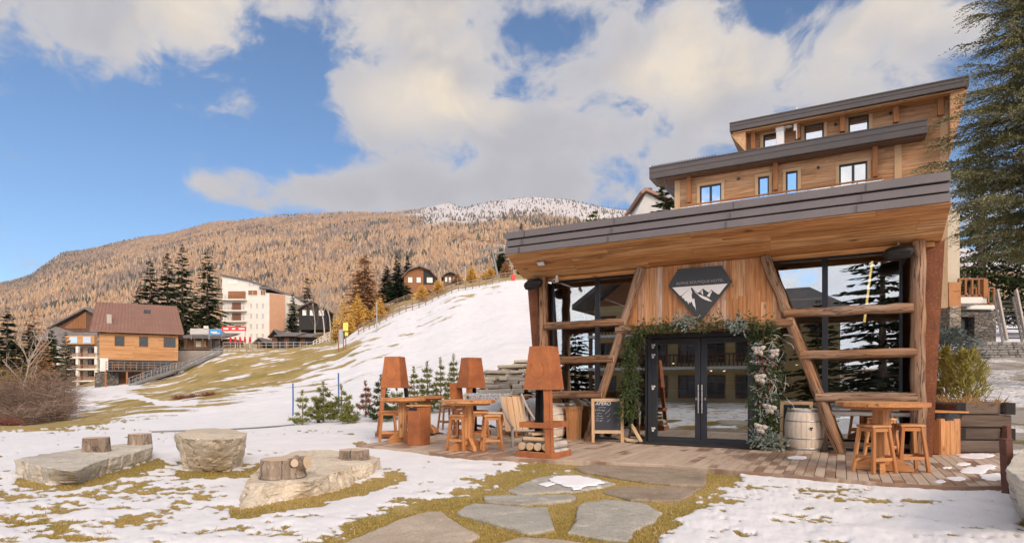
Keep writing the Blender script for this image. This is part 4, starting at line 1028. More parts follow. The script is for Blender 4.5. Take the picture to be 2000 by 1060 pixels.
rock('stone_block', 'tall beige stone block with a flat top standing alone in the snow', 'stone block',
     gp([(343, 845), (375, 838), (414, 836), (450, 838), (482, 845), (477, 853), (440, 859), (400, 859), (358, 856)], .5),
     gp([(354, 922), (400, 925), (452, 924), (472, 912), (456, 900), (400, 898), (360, 903)], GZ - .03), .5, GZ - .05, 'boulder', 23, grp, .055)
rock('stone_boulder', 'large low beige boulder in the middle carrying a branchy log and a split log', 'stone block',
     gp([(480, 942), (498, 920), (540, 893), (581, 879), (646, 878), (700, 885), (743, 893), (735, 901), (695, 910), (640, 929), (604, 941), (562, 938), (515, 946)], .15),
     gp([(457, 1003), (520, 992), (623, 971), (680, 955), (718, 942), (744, 920), (720, 905), (600, 893), (520, 920), (470, 965)], GZ - .03), .15, GZ - .05, 'boulder', 37, grp, .06)
BK = [M['bark'], M['cut']]
def stump(px, py, z, r, h, label, kind=0):
    p = gnd(px, py, z); p.y += r * .9; p.x *= (p.y / (p.y - r * .9))
    s_ = thing('log_round', label, 'log', p, 0, 'log rounds on the stones')
    def ring(rf, zz, sd, a0=0, a1=2 * math.pi, n=40):
        a = np.linspace(a0, a1, n, endpoint=False); q_ = np.c_[np.cos(a) * 2, np.sin(a) * 2, np.full(n, zz * .4 + sd)]
        rr_ = r * rf * (1 + (fbm(q_, 3, sd) - .5) * .28 + (fbm(q_ * 6, 2, sd) - .5) * .08); return np.c_[np.cos(a) * rr_, np.sin(a) * rr_, np.full(n, zz)]
    n = 40; zs = np.linspace(-.02, h, 7); sd = int(px)
    rows = [ring(1.06 - .06 * k / 6 + (.05 if k == 0 else 0), z_, sd) for k, z_ in enumerate(zs)]
    V = np.concatenate(rows); Fc = [(i * n + j, i * n + (j + 1) % n, (i + 1) * n + (j + 1) % n, (i + 1) * n + j) for i in range(6) for j in range(n)]
    m_ = MB(); m_.raw(V, Fc, None, None, False); m_.build('bark', M['bark'], s_)
    topr = rows[-1]; m_ = MB(); VV = [topr * np.array([f, f, 1]) + np.array([0, 0, .004 * (1 - f)]) for f in (1.0, .93, .6, .3)]
    Fc = [(i * n + j, i * n + (j + 1) % n, (i + 1) * n + (j + 1) % n, (i + 1) * n + j) for i in range(3) for j in range(n)] + [tuple(3 * n + j for j in range(n))]
    m_.raw(np.concatenate(VV), Fc, None, None, False); m_.build('sawn_top', M['cut'], s_)
    if kind == 1:     # the branchy one: cut branch stubs on its side
        for a, zz, rr_, L in ((-1.72, h * .52, .042, .02), (-.72, h * .62, .052, .04), (-.25, h * .55, .085, .10)):
            d = Vector((math.cos(a), math.sin(a), .15)); m_ = MB(); p0 = d * (r * .80) + Vector((0, 0, zz)); p1 = d * (r + L) + Vector((0, 0, zz))
            m_.tube([p0, p0.lerp(p1, .5), p1], [rr_ * 1.35, rr_ * 1.05, rr_], 14, capm=1, lump=.05); m_.build('branch_stub', BK, s_)
    if kind == 2:
        m_ = MB(); m_.box((-.01, -r * .52, h * .5), (.014, r * 1.02, h * 1.04), rotm(0, 0, .12), 0); m_.build('split', M['black'], s_)
    return s_
stump(188, 882, .19, .20, .235, 'tall log round near the middle of the grey stone slab')
stump(273, 867, .20, .19, .19, 'log round on the far end of the grey stone slab')
stump(552, 932, .17, .265, .215, 'thick log with cut branch stubs on the big boulder', 1)
stump(691, 896, .17, .225, .13, 'low split log round on the right end of the big boulder', 2)

# ------------------------------------------------------------------ furniture in oiled larch
def round_table(loc, d, h, label, rz=0, mat='larch'):
    t_ = thing('round_table', label, 'table', loc, rz, 'round standing tables')
    r = d / 2; m_ = MB(); nb = 9; wdt = d / nb
    for i in range(nb):     # boards of the top, each cut to the circle
        y0, y1 = -r + i * wdt, -r + (i + 1) * wdt
        ys = np.linspace(y0 + .001, y1 - .001, 5); xs = np.sqrt(np.maximum(r * r - ys ** 2, 0)); 
        poly = [(-x, y) for x, y in zip(xs, ys)] + [(x, y) for x, y in zip(xs[::-1], ys[::-1])]
        m_.prism(poly, 2, h - .062, h)
    m_.build('tabletop', M[mat], t_)
    m_ = MB(); m_.lathe([(r * .80, 0), (r * .84, .045)], 40, (0, 0, h - .108)); m_.build('underside', M[mat], t_)
    m_ = MB(); m_.box((0, 0, (h - .1) / 2 + .05), (.19, .19, h - .2), None, .012); m_.build('pedestal', M[mat], t_)
    for k in range(2):
        m_ = MB(); c = k * math.pi / 2; L = min(.42, r * .75)
        m_.prism([(-L, 0), (L, 0), (L, .07), (.13, .24), (-.13, .24), (-L, .07)], 1, -.035, .035); Rm = rotm(0, 0, c + .6); m_.V = [v @ Rm.T + np.array([0, 0, .012 if k else 0]) for v in m_.V]; m_.build('foot', M[mat], t_)
    return t_
def make_stool(label, mat='larch'):
    s_ = thing('bar_stool', label, 'stool', (0, 0, 0), 0, 'square bar stools'); h = .73; a = .155; b = .20
    m_ = MB(); m_.box((0, -.083, h - .018), (.35, .164, .036), None, .008); m_.box((0, .083, h - .018), (.35, .164, .036), None, .008); m_.build('seat', M[mat], s_)
    for sx_ in (-1, 1):
        for sy_ in (-1, 1):
            m_ = MB(); m_.bar((sx_ * b, sy_ * b, 0), (sx_ * (a - .02), sy_ * (a - .02), h - .036), .052, .052, (1, 0, 0)); m_.build('leg', M[mat], s_)
    for z, w_, th_ in ((h - .075, a - .018, .055), (.21, .176, .05)):
        for k in range(4):
            m_ = MB(); zz = z + (.03 if (k % 2 and z < .5) else 0); c = [(0, -w_), (w_, 0), (0, w_), (-w_, 0)][k]
            m_.box((c[0], c[1], zz), ((2 * w_ - .04, .028, th_) if k % 2 == 0 else (.028, 2 * w_ - .04, th_)), None, .004); m_.build('apron' if z > .5 else 'stretcher', M[mat], s_)
    return s_
def at(px, py, z=0.0): return gnd(px, py, z)
T1 = at(1722, 919); T2 = at(914, 878); T3 = at(786, 862); T4 = Vector((-2.35, 16.6, 0)); T5 = Vector((.02, 16.3, 0))
round_table(T1, 1.28, 1.075, 'round table in front of the wooden octagonal bin at the right end of the deck', .45)
round_table(T2, 1.13, 1.03, 'round table nearest the rusty fire hood with stacked firewood', -.2)
round_table(T3, 1.08, 1.03, 'round table under the leftmost rusty fire hood at the end of the deck', .2)
round_table(T4, .98, 1.02, 'small round table partly hidden behind the leftmost round table', .1, 'larch_old')
round_table(T5, 1.05, 1.04, 'round table behind the driftwood deck chair', .3)
st0 = make_stool('bar stool at front left of the round table by the octagonal bin')
st0.location = at(1707, 921); st0.rotation_euler = (0, 0, .22)
SP = [((1774, 918), -.18, 'bar stool at front right of the round table by the octagonal bin'), ((1722, 893), .05, 'bar stool hidden behind the pedestal of the rightmost round table'),
      ((899, 878), -.45, 'bar stool at the left front of the middle round table'), ((960, 879), .18, 'bar stool at the right front of the middle round table'),
      ((938, 866), .1, 'bar stool behind the right side of the middle round table'), ((758, 861), .25, 'bar stool left of the corten bin beside the leftmost table')]
for (px, py), rz, lb in SP: dup(st0, at(px, py), rz, lb)
st1 = make_stool('dull brown bar stool standing apart in the snow behind the middle table', 'larch_old'); st1.location = at(872, 837); st1.rotation_euler = (0, 0, .5)
dup(st1, Vector((-1.55, 17.6, 0)), .3, 'dull brown bar stool close beside the one behind the middle table')
dup(st1, Vector((-.12, 15.6, 0)), .2, 'dull brown bar stool tucked under the table behind the driftwood chair')
dup(st1, Vector((.28, 16.9, 0)), -.4, 'dull brown bar stool at the far side of the table behind the driftwood chair')
dup(st1, Vector((-2.75, 16.0, 0)), -.3, 'dull brown bar stool under the small table at the left')
# ---- bins
b_ = thing('corten_bin', 'tall square brown metal bin beside the leftmost round table', 'bin', at(818, 868), R(-32))
m_ = MB(); m_.box((0, 0, .42), (.36, .36, .84), None, .006); m_.build('body', M['corten'], b_)
m_ = MB(); m_.box((0, 0, .872), (.40, .40, .035), None, .008); m_.build('lid', M['larch'], b_)
m_ = MB(); m_.box((-.02, -.183, .80), (.24, .006, .06), None, 0); m_.build('opening', M['black'], b_)
b_ = thing('wooden_bin', 'tapered orange wooden bin with a lid beside the chalkboard stand', 'bin', at(1121, 857), -.2)
m_ = MB()
for k in range(8):
    a0, a1 = k * math.pi / 4 + .39, (k + 1) * math.pi / 4 + .39; r0, r1 = .185, .215
    V = [(r0 * math.cos(a0), r0 * math.sin(a0), 0), (r0 * math.cos(a1), r0 * math.sin(a1), 0), (r1 * math.cos(a1), r1 * math.sin(a1), .73), (r1 * math.cos(a0), r1 * math.sin(a0), .73)]
    m_.raw(V, [(0, 1, 2, 3)], [(v[2], v[0], v[1]) for v in V])
m_.build('body', M['larch'], b_)
m_ = MB(); m_.prism([(.235 * math.cos(k * math.pi / 4 + .39), .235 * math.sin(k * math.pi / 4 + .39)) for k in range(8)], 2, .73, .80); m_.build('lid', M['larch'], b_)
b_ = thing('wooden_bin', 'wooden octagonal bin with a black liner under its board lid', 'bin', gnd(1838, 884), -.25)
m_ = MB(); hw = .30
for k in range(6):
    a0, a1 = k * math.pi / 3 + .12, (k + 1) * math.pi / 3 + .12; r0 = .335
    p0, p1 = Vector((r0 * math.cos(a0), r0 * math.sin(a0), 0)), Vector((r0 * math.cos(a1), r0 * math.sin(a1), 0))
    for j in range(2):
        q0, q1 = p0.lerp(p1, j / 2 + .004), p0.lerp(p1, (j + 1) / 2 - .004); dd = (q1 - q0)
        m_.box(((q0.x + q1.x) / 2, (q0.y + q1.y) / 2, .345), (dd.length, .028, .69), rotm(0, 0, math.atan2(dd.y, dd.x)), .003, grain=2)
m_.build('body', M['larch'], b_)
m_ = MB(); g = []
for i in range(5):
    row = []
    for j in range(49):
        a = 2 * math.pi * j / 48; rr_ = .318 + .012 * math.sin(j * 2.7 + i) + .01 * math.sin(j * 5.1); row.append((rr_ * math.cos(a), rr_ * math.sin(a), .66 + .13 * i / 4 + .006 * math.sin(j * 1.9)))
    g.append(row)
m_.sheet(g); m_.build('liner', M['plastic_bag'], b_)
m_ = MB()
for k in range(3): m_.box((-.13, -.21 + k * .21, .815), (.95, .205, .03), None, .004)
m_.build('lid', M['larch'], b_)
# ---- corten fire hoods: a tapering hood on four corner legs, a tray below
def fire_hood(loc, rz, label, legs=((1, -1), (-1, 1))):
    f_ = thing('fire_hood', label, 'fire pit', loc, rz, 'rusty fire hoods on legs')
    B0, H = .36, 2.06
    def hw(z): return B0 - (B0 - .19) * z / H
    def hood():
        m_ = MB(); z0, z1 = 1.25, H; a0, a1 = hw(z0) + .025, hw(z1) + .008
        c0 = [(-a0, -a0, z0), (a0, -a0, z0), (a0, a0, z0), (-a0, a0, z0)]; c1 = [(-a1, -a1, z1), (a1, -a1, z1), (a1, a1, z1), (-a1, a1, z1)]
        for k in range(4): m_.raw([c0[k], c0[(k + 1) % 4], c1[(k + 1) % 4], c1[k]], [(0, 1, 2, 3)])
        ins = lambda P, d: [(x * (1 - d), y * (1 - d), z) for x, y, z in P]
        i0, i1 = ins(c0, .03), ins(c1, .04)
        for k in range(4): m_.raw([i0[(k + 1) % 4], i0[k], i1[k], i1[(k + 1) % 4]], [(0, 1, 2, 3)]); m_.raw([c0[(k + 1) % 4], c0[k], i0[k], i0[(k + 1) % 4]], [(0, 1, 2, 3)]); m_.raw([c1[k], c1[(k + 1) % 4], i1[(k + 1) % 4], i1[k]], [(0, 1, 2, 3)])
        return m_.build('hood', M['corten'], f_)
    hd = hood()
    m_ = MB()      # an embossed round badge on the left face
    n = 32; z0 = 1.62; y_ = -(hw(z0) + .02)
    for rr_ in (.155,):
        for k in range(n):
            if 4 < k < 12: continue
            a0, a1 = 2 * math.pi * k / n, 2 * math.pi * (k + 1) / n
            m_.bar((rr_ * math.cos(a0), y_ - .002 - .075 * rr_ * math.sin(a0) * -1, z0 + rr_ * math.sin(a0)), (rr_ * math.cos(a1), y_ - .002 + .075 * rr_ * math.sin(a1), z0 + rr_ * math.sin(a1)), .010, .008)
    m_.build('badge', M['corten'], hd)
    for sx_, sy_ in legs:
        m_ = MB(); w_ = .12
        for dx, dy in ((1, 0), (0, 1)):
            za, zb = 0.0, 1.30; pa, pb = hw(za), hw(zb)
            P = [(sx_ * pa, sy_ * pa, za), (sx_ * (pa - w_ * dx), sy_ * (pa - w_ * dy), za), (sx_ * (pb - w_ * dx), sy_ * (pb - w_ * dy), zb), (sx_ * pb, sy_ * pb, zb)]
            off = np.array((0, -sy_ * .006, 0) if dx else (-sx_ * .006, 0, 0)); P = np.array(P); V = np.r_[P, P + off]
            m_.raw(V, [(0, 1, 2, 3), (7, 6, 5, 4), (0, 4, 5, 1), (1, 5, 6, 2), (2, 6, 7, 3), (3, 7, 4, 0)])
        m_.build('leg', M['corten' if sy_ < 0 else 'black'], f_)  # back legs are corten too; their shade is painted as black
    m_ = MB(); w_ = B0 + .015
    for k in range(4):
        c = [(0, -w_), (w_, 0), (0, w_), (-w_, 0)][k]; m_.box((c[0], c[1], .055), ((2 * w_ + .012, .010, .11) if k % 2 == 0 else (.010, 2 * w_ - .012, .11)), None, .001)
    m_.box((0, 0, .012), (2 * w_ - .03, 2 * w_ - .03, .012), None, 0); m_.build('tray', M['corten'], f_)
    m_ = MB(); w_ = hw(.60) + .02
    for k in range(4):
        c = [(0, -w_), (w_, 0), (0, w_), (-w_, 0)][k]; m_.box((c[0], c[1], .60), ((2 * w_ + .012, .010, .10) if k % 2 == 0 else (.010, 2 * w_ - .012, .10)), None, .001)
    m_.box((0, 0, .56), (2 * w_ - .02, 2 * w_ - .02, .012), None, 0); m_.build('fire_bowl', M['corten'], f_)
    return f_
fh = gnd(1075, 895); FHC = Vector((.60, 11.30, 0)); ROT = R(-33)
fire_hood(FHC, ROT, 'nearest rusty fire hood, with firewood stacked in its tray')
fire_hood(Vector((-3.05, 15.6, 0)), R(-12), 'leftmost rusty fire hood behind the leftmost round table', ((-1, -1), (1, 1)))
fire_hood(Vector((-1.10, 16.2, 0)), R(-52), 'rusty fire hood farther back behind the middle round table')
# firewood in the tray, each piece a thing
k = 0
def fw(p0, p1, r, split, lb):
    m_ = MB()
    if split: m_.bar(p0, p1, r * 1.9, r * 1.1, (.2, .1, 1), .012)
    else: m_.tube([p0, Vector(p0).lerp(Vector(p1), .5), p1], [r, r * 1.04, r * .97], 12, capm=1, lump=.05)
    c = (Vector(p0) + Vector(p1)) / 2; o = m_.build('firewood_log', [M['firewood'] if split else M['bark_pale'], M['firewood']], off=c, loc=c); tag(o, lb, 'firewood', 'firewood in the nearest fire hood'); return o
ex, ey = Vector((math.cos(ROT), math.sin(ROT), 0)), Vector((-math.sin(ROT), math.cos(ROT), 0))
def L_(x, y, z): return FHC + ex * x + ey * y + Vector((0, 0, z))
fw(L_(-.28, -.30, .075), L_(.22, -.31, .075), .05, True, 'flat split log at the front of the bottom row in the tray')
for i, lb in enumerate(('round log end at the left of the row of four', 'round log end second from the left in the row of four', 'round log end third from the left in the row of four', 'round log end at the right of the row of four')):
    x = -.30 + i * .17; fw(L_(x, -.31, .20), L_(x + .02, .28, .20), .073, False, lb)
fw(L_(-.27, -.27, .335), L_(.20, -.24, .335), .062, True, 'long split log lying across the row of round ends')
fw(L_(-.22, -.20, .43), L_(.12, -.02, .45), .05, True, 'slanting split log on top of the firewood pile')
fw(L_(-.10, -.27, .42), L_(.22, -.10, .44), .045, True, 'thin split log at the top right of the firewood pile')
for i, lb in enumerate(('round log on the right side of the tray, lower', 'round log on the right side of the tray, upper')):
    fw(L_(.30 - i * .03, -.20, .085 + .14 * i), L_(.31 - i * .03, .31, .085 + .14 * i), .068, False, lb)
# ---- barrels
def barrel(loc, label, rz=0.0, hh=.87, R0=.385):
    b_ = thing('wine_barrel', label, 'barrel', loc, rz, 'oak barrels on the deck'); n = 26
    def rad(z): f = z / hh * 2 - 1; return R0 * (1 - .19 * f * f)
    m_ = MB(); zs = np.linspace(0, hh, 15)
    for k in range(n):
        g = []; 
        for z in zs: g.append([(rad(z) * math.cos(a), rad(z) * math.sin(a), z) for a in (2 * math.pi * (k + .02) / n, 2 * math.pi * (k + .5) / n, 2 * math.pi * (k + .98) / n)])
        g = np.array(g); G = g.reshape(-1, 3)[:, [2, 0, 1]]
        Fc = [(i * 3 + j, i * 3 + j + 1, i * 3 + j + 4, i * 3 + j + 3) for i in range(14) for j in range(2)]
        m_.raw(g.reshape(-1, 3), Fc, G, None, True)
    m_.build('staves', M['barrel'], b_)
    m_ = MB(); m_.lathe([(rad(0) * .985, .01), (R0 * .975, hh * .5), (rad(hh) * .985, hh - .01)], 40, m=0); m_.build('core', M['barrel'], b_)
    m_ = MB(); m_.lathe([(rad(hh) * .93, 0), (rad(hh) * .93, .01)], 32, (0, 0, hh - .035)); m_.build('head', M['barrel'], b_)
    for z0, z1 in ((.03, .075), (.25, .275), (.60, .625), (hh - .075, hh - .03)):
        m_ = MB(); m_.lathe([(rad(z0) + .001, z0), (rad(z0) + .005, z0 + .002), (rad(z1) + .005, z1 - .002), (rad(z1) + .001, z1)], 48, cap=False); m_.build('hoop', M['steel'], b_)
    return b_
b1 = barrel(gnd(1586, 882) + Vector((0, .30, 0)), 'whitewashed wine barrel with iron hoops to the right of the garland')
m_ = MB()
def heart(px, py): return px, py
for dx, dy, sg in ((-.02, .012, 1), (.02, .012, 1), (0, -.022, 1)): m_.lathe([(.022, 0), (.022, .004)], 10, (0, 0, 0)) if False else m_.tube([(dx * .8 - .06, -.386, .47 + dy), (dx * .8 - .06, -.392, .47 + dy)], .016, 10)
m_.build('brand_mark', M['charred'], b1)
barrel(gnd(1078, 857) + Vector((0, .30, 0)), 'whitewashed wine barrel behind the nearest fire hood', 1.2)
# snowberries / greens on the right barrel come with the plants
# ---- chalkboards
def chalkboard(loc, rz, label, w_, h_, writing=True):
    c_ = thing('chalkboard', label, 'chalkboard', loc, rz, 'chalkboards by the door'); lean = .10
    fr = MB(); a = w_ / 2
    for s_ in (-1, 1): fr.box((s_ * (a - .035), 0, h_ / 2), (.07, .03, h_), None, .004)
    fr.box((0, 0, h_ - .035), (w_ - .14, .03, .07), None, .004); fr.box((0, 0, h_ * .245), (w_ - .14, .03, .075), None, .004)
    Rm = rotm(-lean, 0, 0); fr.V = [v @ Rm.T for v in fr.V]; fr.build('frame', M['raw'], c_)
    sl = MB(); sl.box((0, .004, h_ * .62), (w_ - .14, .012, h_ * .68), None, 0); sl.V = [v @ Rm.T for v in sl.V]; s_ = sl.build('slate', M['chalkboard'], c_)
    for s__ in (-1, 1):
        m_ = MB(); m_.bar((s__ * (a - .04), .36, 0), (s__ * (a - .04), .11, h_ - .05), .06, .03, (0, 1, 0)); m_.build('back_leg', M['raw'], c_)
    if writing:
        Mx = Euler((-lean, 0, 0)).to_matrix().to_4x4()
        def tx(b, sz, x, z, rot=0.0): text(b, sz, M['chalk'], s_, Mx @ Matrix.Translation((x, -.004, z)) @ Euler((R(90), 0, 0)).to_matrix().to_4x4() @ Matrix.Rotation(rot, 4, 'Z'), 'lettering', .0012, 'LEFT', .25)
        x0 = -w_ / 2 + .09
        tx('APERO', .115, x0, h_ * .85); 
        m_ = MB(); rg = random.Random(4)
        def scrib(xa, xb, z, rot=0.0, hgt=.016):
            pts = []; n = int((xb - xa) / .011)
            for i in range(n + 1):
                f = i / n; x = xa + (xb - xa) * f; dz = (rg.uniform(-1, 1) * hgt) + rot * (x - xa); pts.append(Vector((x, -.0035, z + dz)) )
            for p, q_ in zip(pts[:-1], pts[1:]):
                if rg.random() < .86: m_.bar(p, q_, .004, .0035, (0, -1, 0), 0)
        for xa, xb, z, hg in ((x0 + .07, x0 + .24, .80, .006), (x0, x0 + .22, .735, .022), (x0 + .02, x0 + .15, .665, .010), (x0, x0 + .17, .61, .020), (x0 + .02, x0 + .18, .55, .010), (x0, x0 + .18, .495, .018)): scrib(xa, xb, z * h_, 0, hg)
        for xa, xb, z in ((x0 + .23, x0 + .345, .655), (x0 + .27, x0 + .335, .58), (x0 + .275, x0 + .345, .475)): scrib(xa, xb, z * h_, .95, .010)
        m_.V = [v @ Rm.T for v in m_.V]; m_.build('handwriting', M['chalk'], s_)
    return c_
chalkboard(gnd(1187, 864), R(-3), 'chalkboard stand with white menu writing left of the glass doors', .74, 1.02)
chalkboard(uv2w(-.82, 13.62), -PH, 'blank chalkboard half hidden behind the right barrel', .62, 1.0, False)
# ---- crate, mat, bench
c_ = thing('white_box', 'narrow white box standing between the garland and the right barrel', 'box', gnd(1541, 873), -.35)
m_ = MB(); m_.box((0, 0, .31), (.21, .22, .62), None, .006); m_.build('body', M['white'], c_)
m_ = MB(); m_.box((.02, -.112, .44), (.09, .006, .13), None, 0); m_.build('opening', M['black'], c_)
o = MB().box((0, 0, .012), (2.7, .62, .016), None, .004).build('doormat', M['rubber'], loc=uv2w(-2.72, 13.56), off=(0, 0, 0)); o.rotation_euler = (0, 0, -PH); tag(o, 'dark rubber doormat lying in front of the glass doors', 'doormat')
bn = thing('plank_bench', 'weathered plank bench in front of the right window', 'bench', uv2w(.45, 13.62), -PH)
m_ = MB(); m_.box((0, 0, .77), (1.9, .30, .07), None, .012); m_.build('seat', M['drift'], bn)
for x in (-.75, .75): m_ = MB(); m_.box((x, 0, .37), (.10, .24, .735), None, .01); m_.build('leg', M['sleeper'], bn)
m_ = MB(); m_.box((0, .05, .16), (1.42, .07, .09), None, .01); m_.build('stretcher', M['sleeper'], bn)
# ---- firewood leaning by the chalkboard
for i, (p, q_, lb) in enumerate(((uv2w(-4.36, 13.45, .05), uv2w(-4.05, 13.40, .05), 'short log on the deck behind the chalkboard stand'), (uv2w(-4.62, 13.5, .12), uv2w(-4.12, 13.42, .02), 'log leaning low beside the left side of the door garland'), (uv2w(-4.25, 13.45, .42), uv2w(-3.98, 13.33, .04), 'split plank leaning against the left door garland'))):
    m_ = MB(); m_.bar(p, q_, .10, .07, (.1, .3, 1), .012); c = (p + q_) / 2; o = m_.build('firewood_log', M['firewood'], off=c, loc=c); tag(o, lb, 'firewood', 'loose firewood by the door')
# ---- driftwood deck chair and blanket bench
dc = thing('deck_chair', 'driftwood deck chair with a slanting beige plank back', 'deck chair', Vector((.12, 13.4, 0)), .35)
m_ = MB()
for k in range(4): m_.bar((-.20 + k * .14, .05, .30), (-.16 + k * .14, .52, 1.06), .13, .022, (0, -1, .6))
m_.build('backrest', M['raw'], dc)
m_ = MB()
for k in range(3): m_.bar((-.25, -.35 + k * .15, .34 - .02 * k), (.28, -.35 + k * .15, .34 - .02 * k), .12, .022, (0, 0, 1))
m_.build('seat', M['drift'], dc)
for s_ in (-1, 1):
    m_ = MB(); m_.tube([(s_ * .31, -.55, .42), (s_ * .31, -.2, .60), (s_ * .29, .2, .86), (s_ * .27, .45, 1.12)], .03, 8, lump=.12); m_.build('arm', M['drift'], dc)
    m_ = MB(); m_.tube([(s_ * .30, -.50, 0), (s_ * .30, -.48, .46)], .032, 8, lump=.1); m_.build('leg', M['drift'], dc)
    m_ = MB(); m_.tube([(s_ * .30, .45, 0), (s_ * .28, .1, .36)], .032, 8, lump=.1); m_.build('leg', M['drift'], dc)
bb = thing('wooden_bench', 'pale wooden bench with dark metal legs behind the middle round table', 'bench', Vector((-.55, 15.1, 0)), .12)
m_ = MB(); m_.box((0, 0, .62), (1.5, .12, .05), None, .006); m_.box((0, .14, .60), (1.5, .12, .05), None, .006); m_.build('seat', M['raw'], bb)
m_ = MB(); m_.box((-.05, .34, 1.05), (1.25, .05, .10), None, .006); m_.build('backrest', M['raw'], bb)
for s_ in (-1, 1):
    m_ = MB(); m_.bar((s_ * .55, -.15, 0), (s_ * .55, .30, 1.05), .05, .05, (1, 0, 0)); m_.bar((s_ * .55, .36, 0), (s_ * .55, .05, .62), .05, .05, (1, 0, 0)); m_.build('leg', M['black'], bb)
m_ = MB(); g = []
for i in range(15):
    f = i / 14; row = []
    for j in range(41):
        h_ = j / 40; fold = .012 * math.sin(j * 1.9) + .006 * math.sin(j * 4.3 + i)
        y = (-.05 - fold) if f < .45 else (.05 + fold if f > .55 else 0); z = 1.12 - .42 * abs(f - .5) * 1.05; row.append((-.62 + 1.14 * h_, .34 + (y if f < .45 or f > .55 else (f - .5)), z + .005 * math.sin(j)))
    g.append(row)
m_.sheet(g); o = m_.build('blanket', M['blanket'], loc=bb.location); o.rotation_euler = (0, 0, .12); tag(o, 'grey knitted blanket draped over the back of the pale bench', 'blanket')
o = MB().box((0, 0, 0), (.34, .02, .46), rotm(.15, -.10, .2), .003).build('corten_sheet', M['corten'], loc=Vector((-1.52, 16.3, 1.16))); tag(o, 'small slanted rusty steel sheet beside the farther fire hood', 'steel sheet')
# ---- rusty bollards, blue poles
bo = thing('bollard', 'rusty square post at the right end of the deck', 'post', gnd(1967, 968, GZ) , .12, 'rusty square posts')
m_ = MB(); m_.box((0, 0, .345), (.10, .10, .75), rotm(0, R(-3), 0), .004); m_.build('shaft', M['rust_dark'], bo)
m_ = MB(); m_.box((-.018, 0, .725), (.105, .105, .012), rotm(0, R(-3), 0), .002); m_.build('cap', M['rust_dark'], bo)
dup(bo, gnd(1968, 905, GZ) + Vector((0, 0, .02)), .1, 'rusty square post standing just behind another at the deck corner', (.9, .9, .9))
dup(bo, ong(621, 21.5), .1, 'rusty square post among the young pines on the snow', (1.05, 1.05, .85))
for px, t, ty_, lb in ((572, 25, 748, 'blue pole at the left end of the row of young pines'), (661, 26, 728, 'taller blue pole right behind the young pines')):
    p = ong(px, t); h_ = CAMZ + (HZ - ty_) / F * t - p.z; o = MB().tube([(0, 0, -.1), (.01, 0, h_ * .5), (.0, 0, h_)], .032, 8).build('marker_pole', None if False else M['bluepole'], loc=p); tag(o, lb, 'pole', 'blue marker poles on the piste edge')
